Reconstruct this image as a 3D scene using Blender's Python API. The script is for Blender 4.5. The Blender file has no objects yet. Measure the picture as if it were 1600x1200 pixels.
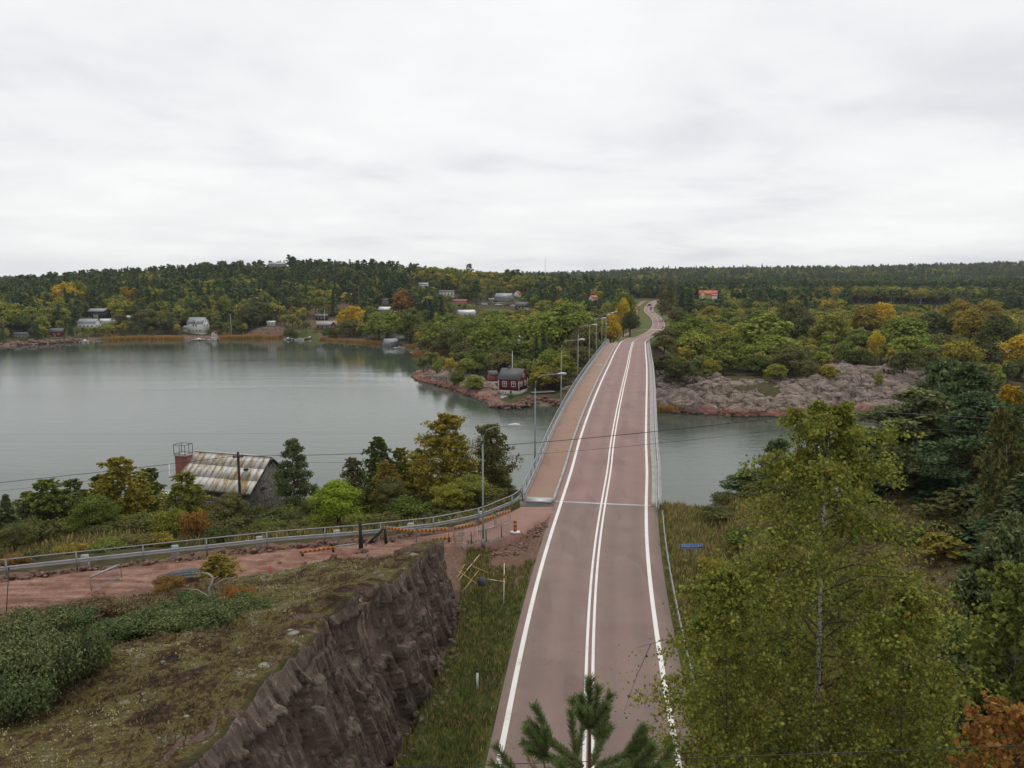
import bpy, bmesh, math, random
import numpy as np
from mathutils import Vector, Matrix, noise as mnoise
R = math.radians
scene = bpy.context.scene
col = scene.collection

# ------------------------------------------------------------------ camera
CAM_Z = 31.0                      # metres above the water
PITCH = R(7.5)
cam_d = bpy.data.cameras.new('camera')
cam_d.sensor_width = 36.0
cam_d.lens = 28.125
cam_d.clip_start = 0.1
cam_d.clip_end = 20000
cam = bpy.data.objects.new('camera', cam_d)
col.objects.link(cam)
cam.location = (0, 0, CAM_Z)
cam.rotation_euler = (R(90) - PITCH, 0, 0)
scene.camera = cam

# ------------------------------------------------------------------ world: overcast sky
SUN_EL, SUN_AZ = R(56), R(14)     # azimuth right of +Y
w = bpy.data.worlds.new('World')
scene.world = w
w.use_nodes = True
nt = w.node_tree
nt.nodes.clear()
def N(t, typ, **kw):
    n = t.nodes.new(typ)
    for k, v in kw.items():
        if k.startswith('i_'):
            n.inputs[int(k[2:]) if k[2:].isdigit() else k[2:]].default_value = v
        else:
            setattr(n, k, v)
    return n
wout = N(nt, 'ShaderNodeOutputWorld')
sky = N(nt, 'ShaderNodeTexSky', sky_type='NISHITA', sun_disc=False, sun_elevation=SUN_EL, sun_rotation=SUN_AZ)
bg1 = N(nt, 'ShaderNodeBackground', i_1=0.06)
nt.links.new(sky.outputs[0], bg1.inputs[0])
tc = N(nt, 'ShaderNodeTexCoord')
sep = N(nt, 'ShaderNodeSeparateXYZ')
nt.links.new(tc.outputs['Generated'], sep.inputs[0])
def wmath(op, a, b=None, c=None, clamp=False):
    n = N(nt, 'ShaderNodeMath', operation=op, use_clamp=clamp)
    for i, v in enumerate((a, b, c)):
        if v is None: continue
        if isinstance(v, (int, float)): n.inputs[i].default_value = v
        else: nt.links.new(v, n.inputs[i])
    return n.outputs[0]
zc = wmath('ADD', wmath('MAXIMUM', sep.outputs[2], 0.0), 0.13)
cx = wmath('DIVIDE', sep.outputs[0], zc)
cy = wmath('DIVIDE', sep.outputs[1], zc)
cmb = N(nt, 'ShaderNodeCombineXYZ')
nt.links.new(cx, cmb.inputs[0]); nt.links.new(cy, cmb.inputs[1])
n1 = N(nt, 'ShaderNodeTexNoise', i_Scale=0.62, i_Detail=6.0, i_Roughness=0.5, i_Distortion=0.35)
n2 = N(nt, 'ShaderNodeTexNoise', i_Scale=2.3, i_Detail=5.0, i_Roughness=0.55, i_Distortion=0.2)
nt.links.new(cmb.outputs[0], n1.inputs['Vector']); nt.links.new(cmb.outputs[0], n2.inputs['Vector'])
cl = wmath('ADD', wmath('MULTIPLY', n1.outputs[0], 0.78), wmath('MULTIPLY', n2.outputs[0], 0.22))
ramp = N(nt, 'ShaderNodeValToRGB')
nt.links.new(cl, ramp.inputs[0])
e = ramp.color_ramp.elements
e[0].position = 0.36; e[0].color = (0.7, 0.71, 0.74, 1)
e[1].position = 0.62; e[1].color = (0.92, 0.925, 0.915, 1)
m = e.new(0.47); m.color = (0.82, 0.828, 0.835, 1)
bg2 = N(nt, 'ShaderNodeBackground', i_1=1.0)
nt.links.new(ramp.outputs[0], bg2.inputs[0])
mx = N(nt, 'ShaderNodeMixShader', i_0=0.94)
nt.links.new(bg1.outputs[0], mx.inputs[1]); nt.links.new(bg2.outputs[0], mx.inputs[2])
nt.links.new(mx.outputs[0], wout.inputs[0])

# ------------------------------------------------------------------ sun behind the cloud
sd = bpy.data.lights.new('sun', 'SUN')
sd.energy = 1.4
sd.angle = R(25)
sd.color = (1.0, 0.96, 0.9)
so = bpy.data.objects.new('sun', sd)
col.objects.link(so)
so.rotation_euler = (R(90) - SUN_EL, 0, R(180) - SUN_AZ)
so.location = (0, 0, 120)

vs = scene.view_settings
vs.view_transform = 'Standard'
vs.look = 'None'
vs.exposure = 0.18
vs.gamma = 1.0
vs.use_curve_mapping = False

# ================================================================== helpers
SP, CP = math.sin(PITCH), math.cos(PITCH)
def ray(px, py):
    xn, yn = (px - 800) / 1250, (py - 600) / 1250
    return xn, CP - yn * SP, -SP - yn * CP
def at_z(px, py, z):
    a, b, c = ray(px, py); t = (z - CAM_Z) / c
    return np.array((a * t, b * t, z))
def at_y(px, py, Y):
    a, b, c = ray(px, py); t = Y / b
    return np.array((a * t, Y, CAM_Z + c * t))
def to_px(p):
    d = p[1] * CP + (CAM_Z - p[2]) * SP
    u = p[1] * SP - (CAM_Z - p[2]) * CP
    return 800 + 1250 * p[0] / d, 600 - 1250 * u / d, d

def smooth(a, b, x):
    t = np.clip((np.asarray(x, float) - a) / (b - a), 0, 1)
    return t * t * (3 - 2 * t)

def _h(ix, iy, s):
    n = (ix.astype(np.int64) * 374761393 + iy.astype(np.int64) * 668265263 + s * 974711) & 0x7fffffff
    n = ((n ^ (n >> 13)) * 1274126177) & 0x7fffffff
    n = n ^ (n >> 16)
    return (n & 0xffff) / 65535.0
def vnoise(x, y, s=0):
    x = np.asarray(x, float); y = np.asarray(y, float)
    ix, iy = np.floor(x), np.floor(y)
    fx, fy = x - ix, y - iy
    fx = fx * fx * (3 - 2 * fx); fy = fy * fy * (3 - 2 * fy)
    a, b = _h(ix, iy, s), _h(ix + 1, iy, s)
    c, d = _h(ix, iy + 1, s), _h(ix + 1, iy + 1, s)
    return (a * (1 - fx) + b * fx) * (1 - fy) + (c * (1 - fx) + d * fx) * fy
def fbm(x, y, s=0, o=4):
    r = 0; a = 0.5; t = 0
    for i in range(o):
        r = r + a * vnoise(x, y, s + i * 17); t += a
        x = np.asarray(x) * 2.03 + 5.1; y = np.asarray(y) * 2.03 + 1.7; a *= 0.5
    return r / t

def tag(o, label=None, cat=None, group=None, kind=None):
    if label: o['label'] = label
    if cat: o['category'] = cat
    if group: o['group'] = group
    if kind: o['kind'] = kind
    return o
def thing(name, label, cat, loc=(0, 0, 0), rz=0.0, group=None, s=1.0):
    o = bpy.data.objects.new(name, None)
    o.empty_display_size = 0.3
    col.objects.link(o)
    o.location = [float(v) for v in loc]; o.rotation_euler = (0, 0, rz); o.scale = (s, s, s)
    return tag(o, label, cat, group)
def mesh_np(name, V, F, smooth_sh=False, midx=None):
    me = bpy.data.meshes.new(name)
    V = np.asarray(V, np.float32)
    me.vertices.add(len(V)); me.vertices.foreach_set('co', V.ravel())
    if isinstance(F, np.ndarray):
        k = F.shape[1]
        me.loops.add(F.size); me.loops.foreach_set('vertex_index', F.astype(np.int32).ravel())
        me.polygons.add(len(F)); me.polygons.foreach_set('loop_start', np.arange(0, F.size, k, dtype=np.int32))
    else:
        ln = np.array([len(f) for f in F], np.int32)
        fl = np.array([i for f in F for i in f], np.int32)
        me.loops.add(len(fl)); me.loops.foreach_set('vertex_index', fl)
        me.polygons.add(len(ln)); me.polygons.foreach_set('loop_start', np.concatenate(([0], np.cumsum(ln)[:-1])).astype(np.int32))
    if smooth_sh: me.polygons.foreach_set('use_smooth', np.ones(len(me.polygons), bool))
    if midx is not None: me.polygons.foreach_set('material_index', np.asarray(midx, np.int32))
    me.update(calc_edges=True)
    return me
def obj(name, me, mats=None, parent=None, loc=None, rz=None):
    o = bpy.data.objects.new(name, me)
    col.objects.link(o)
    if mats is not None and len(me.materials) == 0:
        for m_ in (mats if isinstance(mats, (list, tuple)) else [mats]): me.materials.append(m_)
    if parent: o.parent = parent
    if loc is not None: o.location = [float(v) for v in loc]
    if rz is not None: o.rotation_euler = (0, 0, rz)
    return o
def copy_tree(o, parent=None):
    c = o.copy(); col.objects.link(c)
    if parent: c.parent = parent
    for ch in list(o.children): copy_tree(ch, c)
    return c

class MB:
    """collects boxes, tubes and prisms into one mesh"""
    def __init__(s): s.v = []; s.f = []
    def add(s, V, F):
        o = len(s.v); s.v += [tuple(map(float, p)) for p in V]; s.f += [tuple(i + o for i in f) for f in F]; return s
    def box(s, c, d, rz=0.0, rx=0.0, ry=0.0, taper=1.0):
        V = []
        M = Matrix.Rotation(rz, 3, 'Z') @ Matrix.Rotation(ry, 3, 'Y') @ Matrix.Rotation(rx, 3, 'X')
        for z in (-.5, .5):
            k = 1 if z < 0 else taper
            for x, y in ((-.5, -.5), (.5, -.5), (.5, .5), (-.5, .5)):
                V.append(M @ Vector((x * d[0] * k, y * d[1] * k, z * d[2])) + Vector([float(q) for q in c]))
        return s.add(V, [(0, 3, 2, 1), (4, 5, 6, 7), (0, 1, 5, 4), (1, 2, 6, 5), (2, 3, 7, 6), (3, 0, 4, 7)])
    def tube(s, pts, rad, n=6, cap=True):
        pts = [Vector([float(q) for q in p]) for p in pts]
        if isinstance(rad, (int, float)): rad = [rad] * len(pts)
        V = []; F = []
        up = Vector((0.0123, 0.0345, 1)).normalized()
        for i, p in enumerate(pts):
            t = (pts[min(i + 1, len(pts) - 1)] - pts[max(i - 1, 0)]).normalized()
            a = t.cross(up if abs(t.z) < .95 else Vector((1, 0, .02))).normalized(); b = t.cross(a)
            for k in range(n):
                g = 2 * math.pi * k / n
                V.append(p + (a * math.cos(g) + b * math.sin(g)) * rad[i])
        for i in range(len(pts) - 1):
            for k in range(n):
                F.append((i * n + k, i * n + (k + 1) % n, (i + 1) * n + (k + 1) % n, (i + 1) * n + k))
        if cap:
            F.append(tuple(range(n - 1, -1, -1))); F.append(tuple((len(pts) - 1) * n + k for k in range(n)))
        return s.add(V, F)
    def prism(s, poly, axis, a, b):
        """poly: 2D points in the plane normal to axis, extruded from a to b"""
        n = len(poly); V = []
        for t in (a, b):
            for p in poly:
                V.append({'x': (t, p[0], p[1]), 'y': (p[0], t, p[1]), 'z': (p[0], p[1], t)}[axis])
        F = [tuple(range(n - 1, -1, -1)), tuple(range(n, 2 * n))] + [(i, (i + 1) % n, n + (i + 1) % n, n + i) for i in range(n)]
        return s.add(V, F)
    def strip(s, A, B):
        n = len(A)
        return s.add(list(A) + list(B), [(i, i + 1, n + i + 1, n + i) for i in range(n - 1)])
    def mesh(s, name, smooth_sh=False): 
        me = mesh_np(name, s.v, s.f, smooth_sh)
        bm = bmesh.new(); bm.from_mesh(me); bmesh.ops.recalc_face_normals(bm, faces=bm.faces); bm.to_mesh(me); bm.free()
        return me
    def build(s, name, mat, parent=None, smooth_sh=False): return obj(name, s.mesh(name, smooth_sh), mat, parent)

# ================================================================== materials
def new_mat(name):
    m_ = bpy.data.materials.new(name); m_.use_nodes = True
    t = m_.node_tree; t.nodes.clear()
    return m_, t
def lk(t, a, b): t.links.new(a, b)
def mixc(t, f, a, b, blend='MIX'):
    n = N(t, 'ShaderNodeMix', data_type='RGBA', blend_type=blend)
    for i, v in ((0, f), (6, a), (7, b)):
        if hasattr(v, 'node'): lk(t, v, n.inputs[i])
        else: n.inputs[i].default_value = v if i == 0 else (*v, 1) if len(v) == 3 else v
    return n.outputs[2]
def mth(t, op, a, b=None, clamp=False):
    n = N(t, 'ShaderNodeMath', operation=op, use_clamp=clamp)
    for i, v in enumerate((a, b)):
        if v is None: continue
        if hasattr(v, 'node'): lk(t, v, n.inputs[i])
        else: n.inputs[i].default_value = v
    return n.outputs[0]
def noise_n(t, vec, sc, det=4, rough=.55, dist=0.0):
    n = N(t, 'ShaderNodeTexNoise', i_Scale=sc, i_Detail=det, i_Roughness=rough, i_Distortion=dist)
    if vec is not None: lk(t, vec, n.inputs['Vector'])
    return n.outputs[0]
def ramp_n(t, f, stops):
    n = N(t, 'ShaderNodeValToRGB'); lk(t, f, n.inputs[0])
    e = n.color_ramp.elements
    while len(e) > 1: e.remove(e[0])
    e[0].position = stops[0][0]; c = stops[0][1]; e[0].color = (*c, 1) if not isinstance(c, (int, float)) else (c, c, c, 1)
    for p, c in stops[1:]:
        q = e.new(p); q.color = (*c, 1) if not isinstance(c, (int, float)) else (c, c, c, 1)
    return n.outputs[0]
def pos_n(t): return N(t, 'ShaderNodeNewGeometry').outputs['Position']
def objc(t): return N(t, 'ShaderNodeTexCoord').outputs['Object']
def mapn(t, vec, sc=(1, 1, 1), rot=(0, 0, 0)):
    n = N(t, 'ShaderNodeMapping'); lk(t, vec, n.inputs[0]); n.inputs['Scale'].default_value = sc; n.inputs['Rotation'].default_value = rot
    return n.outputs[0]
def attr_n(t, name): return N(t, 'ShaderNodeAttribute', attribute_name=name).outputs['Fac']
def bump_n(t, h, st=.5, dist=.1):
    n = N(t, 'ShaderNodeBump', i_Strength=st, i_Distance=dist); lk(t, h, n.inputs['Height']); return n.outputs[0]
def pbsdf(t, colr, rough=.8, metal=0., spec=.3, normal=None):
    o = N(t, 'ShaderNodeOutputMaterial'); b = N(t, 'ShaderNodeBsdfPrincipled')
    for k, v in (('Base Color', colr), ('Roughness', rough), ('Metallic', metal), ('Specular IOR Level', spec)):
        if hasattr(v, 'node'): lk(t, v, b.inputs[k])
        else: b.inputs[k].default_value = (*v, 1) if isinstance(v, tuple) and len(v) == 3 else v
    if normal is not None: lk(t, normal, b.inputs['Normal'])
    lk(t, b.outputs[0], o.inputs[0])
    return b
def paint(name, c, rough=.6, metal=0., var=.25, sc=3., bump=0.):
    """a painted or plain surface with blotches and faint wear"""
    m_, t = new_mat(name)
    p = objc(t)
    n_ = noise_n(t, p, sc, 5, .65)
    f = ramp_n(t, n_, [(.3, 0.), (.72, 1.)])
    cc = mixc(t, f, tuple(x * (1 - var) for x in c), tuple(min(1, x * (1 + var * .5)) for x in c))
    pbsdf(t, cc, rough, metal, .3, bump_n(t, n_, bump, .02) if bump else None)
    return m_
def leaf_mat(name, cols, trans=.3, jit=.45, gain=1.85, fleck=None):
    """per-tree colour from the list, each leaf a little different"""
    m_, t = new_mat(name)
    oi = N(t, 'ShaderNodeObjectInfo'); ge = N(t, 'ShaderNodeNewGeometry')
    cols = [tuple(min(.6, v * gain) for v in c) for c in cols]
    k = len(cols)
    base = ramp_n(t, oi.outputs['Random'], [((i + .5) / k, c) for i, c in enumerate(cols)]) if k > 1 else None
    isl = ge.outputs['Random Per Island']
    bright = mth(t, 'ADD', mth(t, 'MULTIPLY', isl, 2 * jit), 1 - jit)
    hue = N(t, 'ShaderNodeHueSaturation')
    lk(t, mth(t, 'ADD', mth(t, 'MULTIPLY', mth(t, 'FRACT', mth(t, 'MULTIPLY', isl, 17.31)), .05), .475), hue.inputs['Hue'])
    lk(t, bright, hue.inputs['Value'])
    if fleck:      # a few leaves already turned
        fk = ramp_n(t, mth(t, 'FRACT', mth(t, 'MULTIPLY', isl, 53.7)), [(.985, 0.), (.988, 1.)])
        base = mixc(t, fk, cols[0], fleck)
    if base is not None: lk(t, base, hue.inputs['Color'])
    else: hue.inputs['Color'].default_value = (*cols[0], 1)
    d = N(t, 'ShaderNodeBsdfDiffuse'); tr = N(t, 'ShaderNodeBsdfTranslucent'); mx_ = N(t, 'ShaderNodeMixShader', i_0=trans)
    lk(t, hue.outputs[0], d.inputs[0]); lk(t, hue.outputs[0], tr.inputs[0])
    lk(t, d.outputs[0], mx_.inputs[1]); lk(t, tr.outputs[0], mx_.inputs[2])
    o = N(t, 'ShaderNodeOutputMaterial'); lk(t, mx_.outputs[0], o.inputs[0])
    return m_
M = {}
M['spruce'] = leaf_mat('spruce_needles', [(.022, .036, .017), (.03, .046, .02), (.042, .05, .022)], .12, .45, 2.7)
M['pine'] = leaf_mat('pine_needles', [(.036, .052, .024), (.045, .06, .026), (.058, .064, .028)], .15, .45, 2.5)
M['green'] = leaf_mat('green_leaves', [(.065, .08, .02), (.09, .108, .022), (.105, .12, .028), (.12, .126, .028)])
M['bright'] = leaf_mat('bright_green_leaves', [(.1, .125, .026), (.12, .14, .028), (.14, .15, .03)])
M['lime'] = leaf_mat('lime_leaves', [(.125, .165, .02)])
M['dull'] = leaf_mat('dull_green_leaves', [(.055, .06, .024), (.078, .078, .027), (.092, .085, .032)])
M['turning'] = leaf_mat('turning_leaves', [(.115, .12, .022), (.155, .135, .022), (.15, .118, .025)])
M['yellow'] = leaf_mat('yellow_leaves', [(.25, .19, .022), (.27, .2, .022), (.27, .185, .022)])
M['orange'] = leaf_mat('orange_leaves', [(.17, .085, .022), (.15, .08, .026), (.14, .085, .03)])
M['red'] = leaf_mat('red_leaves', [(.16, .04, .03), (.13, .035, .02)])
M['birchleaf'] = leaf_mat('birch_leaves', [(.116, .124, .026)], .38, .55, 1.9, (.42, .26, .03))
M['juniper'] = leaf_mat('juniper_needles', [(.055, .074, .03), (.06, .074, .03), (.075, .085, .036)], .15)
M['mix_dec'] = leaf_mat('mixed_leaves', [(.055, .066, .022), (.09, .1, .024), (.065, .075, .024), (.135, .125, .024), (.076, .085, .022), (.17, .13, .026), (.105, .11, .024), (.06, .07, .024)], .3, .45, 2.55)
M['mix_con'] = leaf_mat('mixed_needles', [(.024, .038, .019), (.032, .047, .021), (.042, .054, .026), (.032, .044, .019), (.052, .06, .024)], .12, .45, 3.2)
M['reed'] = leaf_mat('reed_straw', [(.4, .24, .075)], .25, .4, 1.)
M['grass'] = leaf_mat('grass_blades', [(.075, .085, .026)], .3, .5)
M['drygrass'] = leaf_mat('dry_grass_blades', [(.16, .125, .05)], .3, .5)
M['heather'] = leaf_mat('heather_tufts', [(.085, .062, .034)], .2, .55)
M['lichen'] = leaf_mat('lichen_tufts', [(.2, .19, .095)], .1, .4)
M['needle'] = leaf_mat('young_pine_needles', [(.07, .092, .033)], .2, .4)

M['white'] = paint('white_paint', (.72, .72, .7), .5, 0, .12)
M['cream'] = paint('cream_paint', (.58, .52, .4), .6, 0, .15)
M['galv'] = paint('galvanised_steel', (.25, .262, .27), .45, .55, .2, 2.)
M['galv2'] = paint('weathered_steel_rail', (.38, .39, .4), .5, .3, .22, 1.5)
M['darksteel'] = paint('dark_steel', (.06, .062, .065), .5, .4, .3)
M['concrete'] = paint('concrete', (.36, .35, .33), .85, 0, .3, 1.2, .3)
M['black'] = paint('black_plastic', (.02, .02, .022), .45, 0, .3)
M['charwood'] = paint('tarred_wood', (.035, .03, .026), .8, 0, .4, 6., .4)
M['greywood'] = paint('grey_weathered_wood', (.24, .22, .2), .85, 0, .35, 5., .3)
M['rubber'] = paint('rubber', (.02, .02, .02), .8)
M['redpaint'] = paint('red_marker_paint', (.5, .03, .025), .5)
M['signred'] = paint('barrier_red', (.4, .06, .03), .45, 0, .15)
M['signyel'] = paint('barrier_yellow', (.55, .32, .05), .45, 0, .15)
M['signblue'] = paint('sign_blue', (.012, .12, .5), .35, 0, .1)
M['pipe'] = paint('grey_drain_pipe', (.09, .095, .1), .6, 0, .3)
M['brick'] = paint('red_brick', (.2, .07, .052), .85, 0, .3, 8., .4)
M['glass'] = paint('window_glass', (.035, .04, .045), .08, 0, .2)
M['bark'] = paint('grey_brown_bark', (.085, .07, .055), .9, 0, .4, 4., .4)
M['pinebark'] = paint('pine_bark', (.13, .075, .045), .9, 0, .4, 4., .4)
M['palebark'] = paint('pale_trunk_bark', (.3, .28, .25), .85, 0, .45, 3., .3)
def birchbark():
    m_, t = new_mat('birch_bark'); p = objc(t)
    v = mapn(t, p, (3, 3, 9)); n_ = noise_n(t, v, 1.6, 5, .7, .6)
    pbsdf(t, ramp_n(t, n_, [(.4, (.03, .025, .022)), (.5, (.5, .48, .44)), (.7, (.62, .6, .56))]), .8)
    return m_
M['birchbark'] = birchbark()
M['paleroof'] = paint('pale_metal_roofing', (.55, .57, .58), .5, .1, .15, 1.)

# ================================================================== the lie of the land
# right edge line of the carriageway (x, y) and the height of the road
ROAD = np.array([(1.6, -30, 12.1), (2.9, -8, 12.1), (4.6, 10, 12.1), (5.6, 20, 12.1), (6.5, 28.9, 12.1), (7.65, 39.8, 12.1), (8.6, 47.6, 12.1), (9.85, 56.5, 12.15), (11.05, 64, 12.4),
                 (12.6, 73, 13.1), (14.0, 82, 13.75), (16.5, 97, 14.5), (20.4, 120, 15.0), (25.4, 150, 14.8), (30.2, 180, 14.2), (35.9, 215, 13.2),
                 (38.7, 232, 12.6), (43.6, 256, 11.7), (52.5, 290, 10.3), (63.5, 335, 9.2), (75, 390, 8.7), (83, 440, 9.2), (92, 520, 11.0), (102, 570, 12.4), (112, 610, 13.7), (130, 660, 14.2), (165, 720, 14.0)], float)
_ty = ROAD[:, 1]
def _cub(y, k):
    # smooth cubic through the stations
    xs, ys = _ty, ROAD[:, k]
    mgrad = np.gradient(ys, xs)
    i = np.clip(np.searchsorted(xs, y) - 1, 0, len(xs) - 2)
    h = xs[i + 1] - xs[i]; t = (y - xs[i]) / h
    return (2*t**3 - 3*t**2 + 1) * ys[i] + (t**3 - 2*t**2 + t) * h * mgrad[i] + (-2*t**3 + 3*t**2) * ys[i+1] + (t**3 - t**2) * h * mgrad[i+1]
YS = np.concatenate([np.arange(-30, 260, 1.0), np.arange(260, 720, 2.0)])
RX, RZ = _cub(YS, 0), _cub(YS, 2)
TX = np.gradient(RX, YS); TL = np.hypot(TX, 1)
NX, NY = 1 / TL, -TX / TL                     # unit normal to the right
CX, CY = RX - 3.52 * NX, YS - 3.52 * NY       # centre line
def road_pt(i, off, dz=0.0): return (CX[i] + off * NX[i], CY[i] + off * NY[i], RZ[i] + dz)
def road_at(y, off, dz=0.0):
    cx_ = np.interp(y, CY, CX); nx = np.interp(y, CY, NX); ny = np.interp(y, CY, NY)
    return np.array((cx_ + off * nx, y + off * ny, np.interp(y, CY, RZ) + dz))
BR0, BR1 = 64.0, 226.0                        # bridge ends

def P0(px, py): return tuple(at_z(px, py, 0)[:2])
WATER = np.array(
    [(-1500, 40), (-420, 78), (-120, 90), (-70, 97), (-40, 98), (-20, 102), (0, 104), (12, 101), (24, 98), (36, 103), (48, 114), (66, 131), (100, 144), (160, 150), (300, 158), (700, 150), (1600, 120),
     (1600, 260), (700, 235), (300, 217), (150, 203)] +
    [P0(x, y) for x, y in [(1420, 640), (1330, 645), (1240, 650), (1150, 650), (1080, 645), (1020, 640), (960, 642), (905, 638), (868, 634), (842, 634), (815, 636), (790, 637), (768, 632), (757, 625), (735, 618), (715, 609), (690, 602), (665, 597), (645, 590),
                            (652, 583), (690, 578), (700, 570), (690, 562), (655, 557), (640, 550), (655, 545), (640, 541), (610, 538), (560, 534), (500, 530), (440, 527), (380, 529), (330, 529), (280, 530), (220, 530), (165, 532), (120, 534), (70, 537), (20, 540), (-40, 542)]] +
    [(-330, 355), (-420, 340), (-600, 300), (-1500, 180)], float)

def sdist(x, y):
    """distance to the shoreline, positive on land"""
    x = np.asarray(x, float).ravel(); y = np.asarray(y, float).ravel()
    best = np.full(x.shape, 1e9); ins = np.zeros(x.shape, bool)
    n = len(WATER)
    for i in range(n):
        ax, ay = WATER[i]; bx, by = WATER[(i + 1) % n]
        dx, dy = bx - ax, by - ay
        t = np.clip(((x - ax) * dx + (y - ay) * dy) / (dx * dx + dy * dy), 0, 1)
        best = np.minimum(best, np.hypot(x - ax - t * dx, y - ay - t * dy))
        if ay != by:
            c = ((ay > y) != (by > y)) & (x < (bx - ax) * (y - ay) / (by - ay) + ax)
            ins ^= c
    return np.where(ins, -best, best)

# the cutting: foot and top edge of the rock face left of the road (by y)
CB = np.array([(-20, -8.6), (0, -7.2), (10, -6.5), (20, -5.75), (30.5, -4.8), (36.2, -3.9), (43.4, -3.1), (46, -3.3)])
CT = np.array([(-20, -11.4, 19.8), (0, -10, 19.8), (12, -8.9, 19.6), (18, -8.0, 19.4), (21, -7.5, 19.2), (25, -6.95, 19.1), (27.5, -6.6, 18.7), (28.6, -6.9, 18.1), (29.6, -6.2, 18.5), (31, -6.0, 18.1), (36.5, -4.95, 17.1), (42.6, -4.5, 16.3), (45, -3.9, 15.8), (46.5, -4.2, 15.2)])
PL = np.array([(-90, 22), (-60, 33), (-40, 40), (-29.5, 44), (-21, 47.6), (-13, 51.2), (-7, 53.6), (-3, 55.4), (0, 57.4)])   # lower edge of the gravel path (x, y)
PU = np.array([(-90, 27), (-60, 38), (-45, 43.4), (-32.6, 48.9), (-16.8, 54.7), (-11, 56.2), (-6, 58), (-2.2, 60.6), (0.2, 63.6), (1.5, 68)])  # upper edge

RIDGE = np.array([(-3500, 24), (-1200, 20), (-700, 20), (-256, 24), (0, 28), (190, 30), (256, 37), (512, 40), (770, 43), (1024, 50), (1500, 58), (4000, 60)], float)
HOUSE_PADS = [(lambda p: (p[0], p[1], p[2] + .05))(at_y(*q)) for q in [(140, 514, 424), (170, 508, 436), (156, 499, 452), (90, 526, 405), (34, 529, 398), (203, 501, 440), (335, 526, 414), (424, 509, 432), (511, 515, 432), (522, 515, 428.3), (503, 500, 452), (602, 490, 486), (602, 479, 520), (698, 463, 566), (719, 477, 548), (788, 472, 560), (772, 473, 566), (662, 450, 600), (728, 494, 500), (815, 484, 508), (927, 472, 540), (808, 466, 590), (434, 419.5, 655), (1106, 470, 560), (1116, 471, 556)]]     # level ground the houses stand on
def H(x, y, detail=True):
    shp = np.shape(x)
    x = np.asarray(x, float).ravel(); y = np.asarray(y, float).ravel()
    d = sdist(x, y)
    near = y < 172
    big = fbm(x / 60, y / 60, 3, 4) - .5
    # far land
    zf = .35 + 5.0 * smooth(0, 70, d) + np.clip(d, 0, 6) * .09
    zf = zf + np.clip((y - 420) * .022, 0, 6)
    zf = zf + 17 * np.exp(-((x + 235) / 180) ** 2 - ((y - 700) / 170) ** 2)
    zf = zf + 10 * np.exp(-((x + 60) / 150) ** 2 - ((y - 640) / 120) ** 2)
    zf = zf + (3.6 + 1.4 * smooth(75, 90, x)) * smooth(-1, 15, d) * smooth(50, 20, d) * smooth(27, 38, x) * smooth(150, 112, x) * smooth(300, 232, y)
    zf = zf + 2.0 * np.exp(-((x + 12) / 12) ** 2 - ((y - 236) / 12) ** 2)
    zf = zf + np.interp(x, RIDGE[:, 0], RIDGE[:, 1] - 12) * smooth(900, 1650, y) * (1 + .22 * (fbm(x / 420, y / 420, 9, 3) - .5))
    zf = zf + big * (3 * smooth(10, 90, d) + 8 * smooth(500, 1500, y))
    # near land
    S = 17 * smooth(1, 50, d)
    et, zt = np.interp(y, CT[:, 0], CT[:, 1]), np.interp(y, CT[:, 0], CT[:, 2])
    pl = np.interp(x, PL[:, 0], PL[:, 1]); pu = np.interp(x, PU[:, 0], PU[:, 1])
    k = smooth(.5, 13, pl - y)
    zl = 12.05 + (zt - .09 * np.clip(et - x, 0, 60) - 12.05) * k
    zl = np.where(y > pu, np.minimum(12.0 - .18 * np.clip(y - pu - 1, 0, 99), S), zl)
    rx = np.interp(y, CY, CX); rz = np.interp(y, CY, RZ); u = (x - rx) * .99
    kr = smooth(7.8, 13.5, u + 1.6 * (vnoise(y / 5, x / 5, 5) - .5))
    zr_ = 11.75 + kr * (3.2 + 2.4 * smooth(10, 26, u) * smooth(75, 40, y)) * smooth(74, 56, y)
    zr_ = np.minimum(zr_, S)
    # verge between road and rock
    cb = np.interp(y, CB[:, 0], CB[:, 1])
    ver = 11.72 - .35 * np.exp(-((u + 6.2) / 1.1) ** 2)
    zleft = np.where(y < 46.5, np.where(x > cb, ver, np.where(x < et - .25, zl, ver + (zl - ver) * np.clip((cb - x) / (cb - et + .25), 0, 1) ** 3 - 1.2)), zl)
    # past the rock: bank of rubble between path and road
    zleft = np.where((y >= 46.5) & (x > -5.5), np.where(y < pl, np.maximum(11.65, 12.3 - .15 * (x + 5.5)), zleft), zleft)
    zn = np.where(u < 0, zleft, zr_)
    if detail:
        off = smooth(4.6, 7, np.abs(u))
        onp = smooth(0, 1.2, np.maximum(y - pu, pl - y))
        zn = zn + ((fbm(x / 3.1, y / 3.1, 21, 4) - .5) * .9 + (fbm(x / .8, y / .8, 41, 2) - .5) * .22) * off * np.where(u < 0, onp, 1) * smooth(0, 8, d) * np.where((u < 0) & (y < 47), .12 + .88 * smooth(.2, 3.2, et - x), 1)
        zf = zf + (fbm(x / 6, y / 6, 31, 3) - .5) * 1.6 * smooth(3, 20, d)
    for hx, hy, hz in HOUSE_PADS:
        r2 = ((x - hx) / 11) ** 2 + ((y - hy) / 11) ** 2
        zf = zf + (hz - zf) * np.exp(-r2 ** 2 * .5) * (d > 0)
    z = np.where(near, zn, zf)
    # road bed
    u2 = np.abs(u)
    bed = rz - .05 - .03 * np.clip(u2 - 4.2, 0, 2)
    onr = 1 - smooth(4.6, np.where(y > 172, 16.0, 8.0), u2)
    lim = np.where(near, y < BR0 + 1.0, (y > BR1 + 1.0) & (y < 719))
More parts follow.
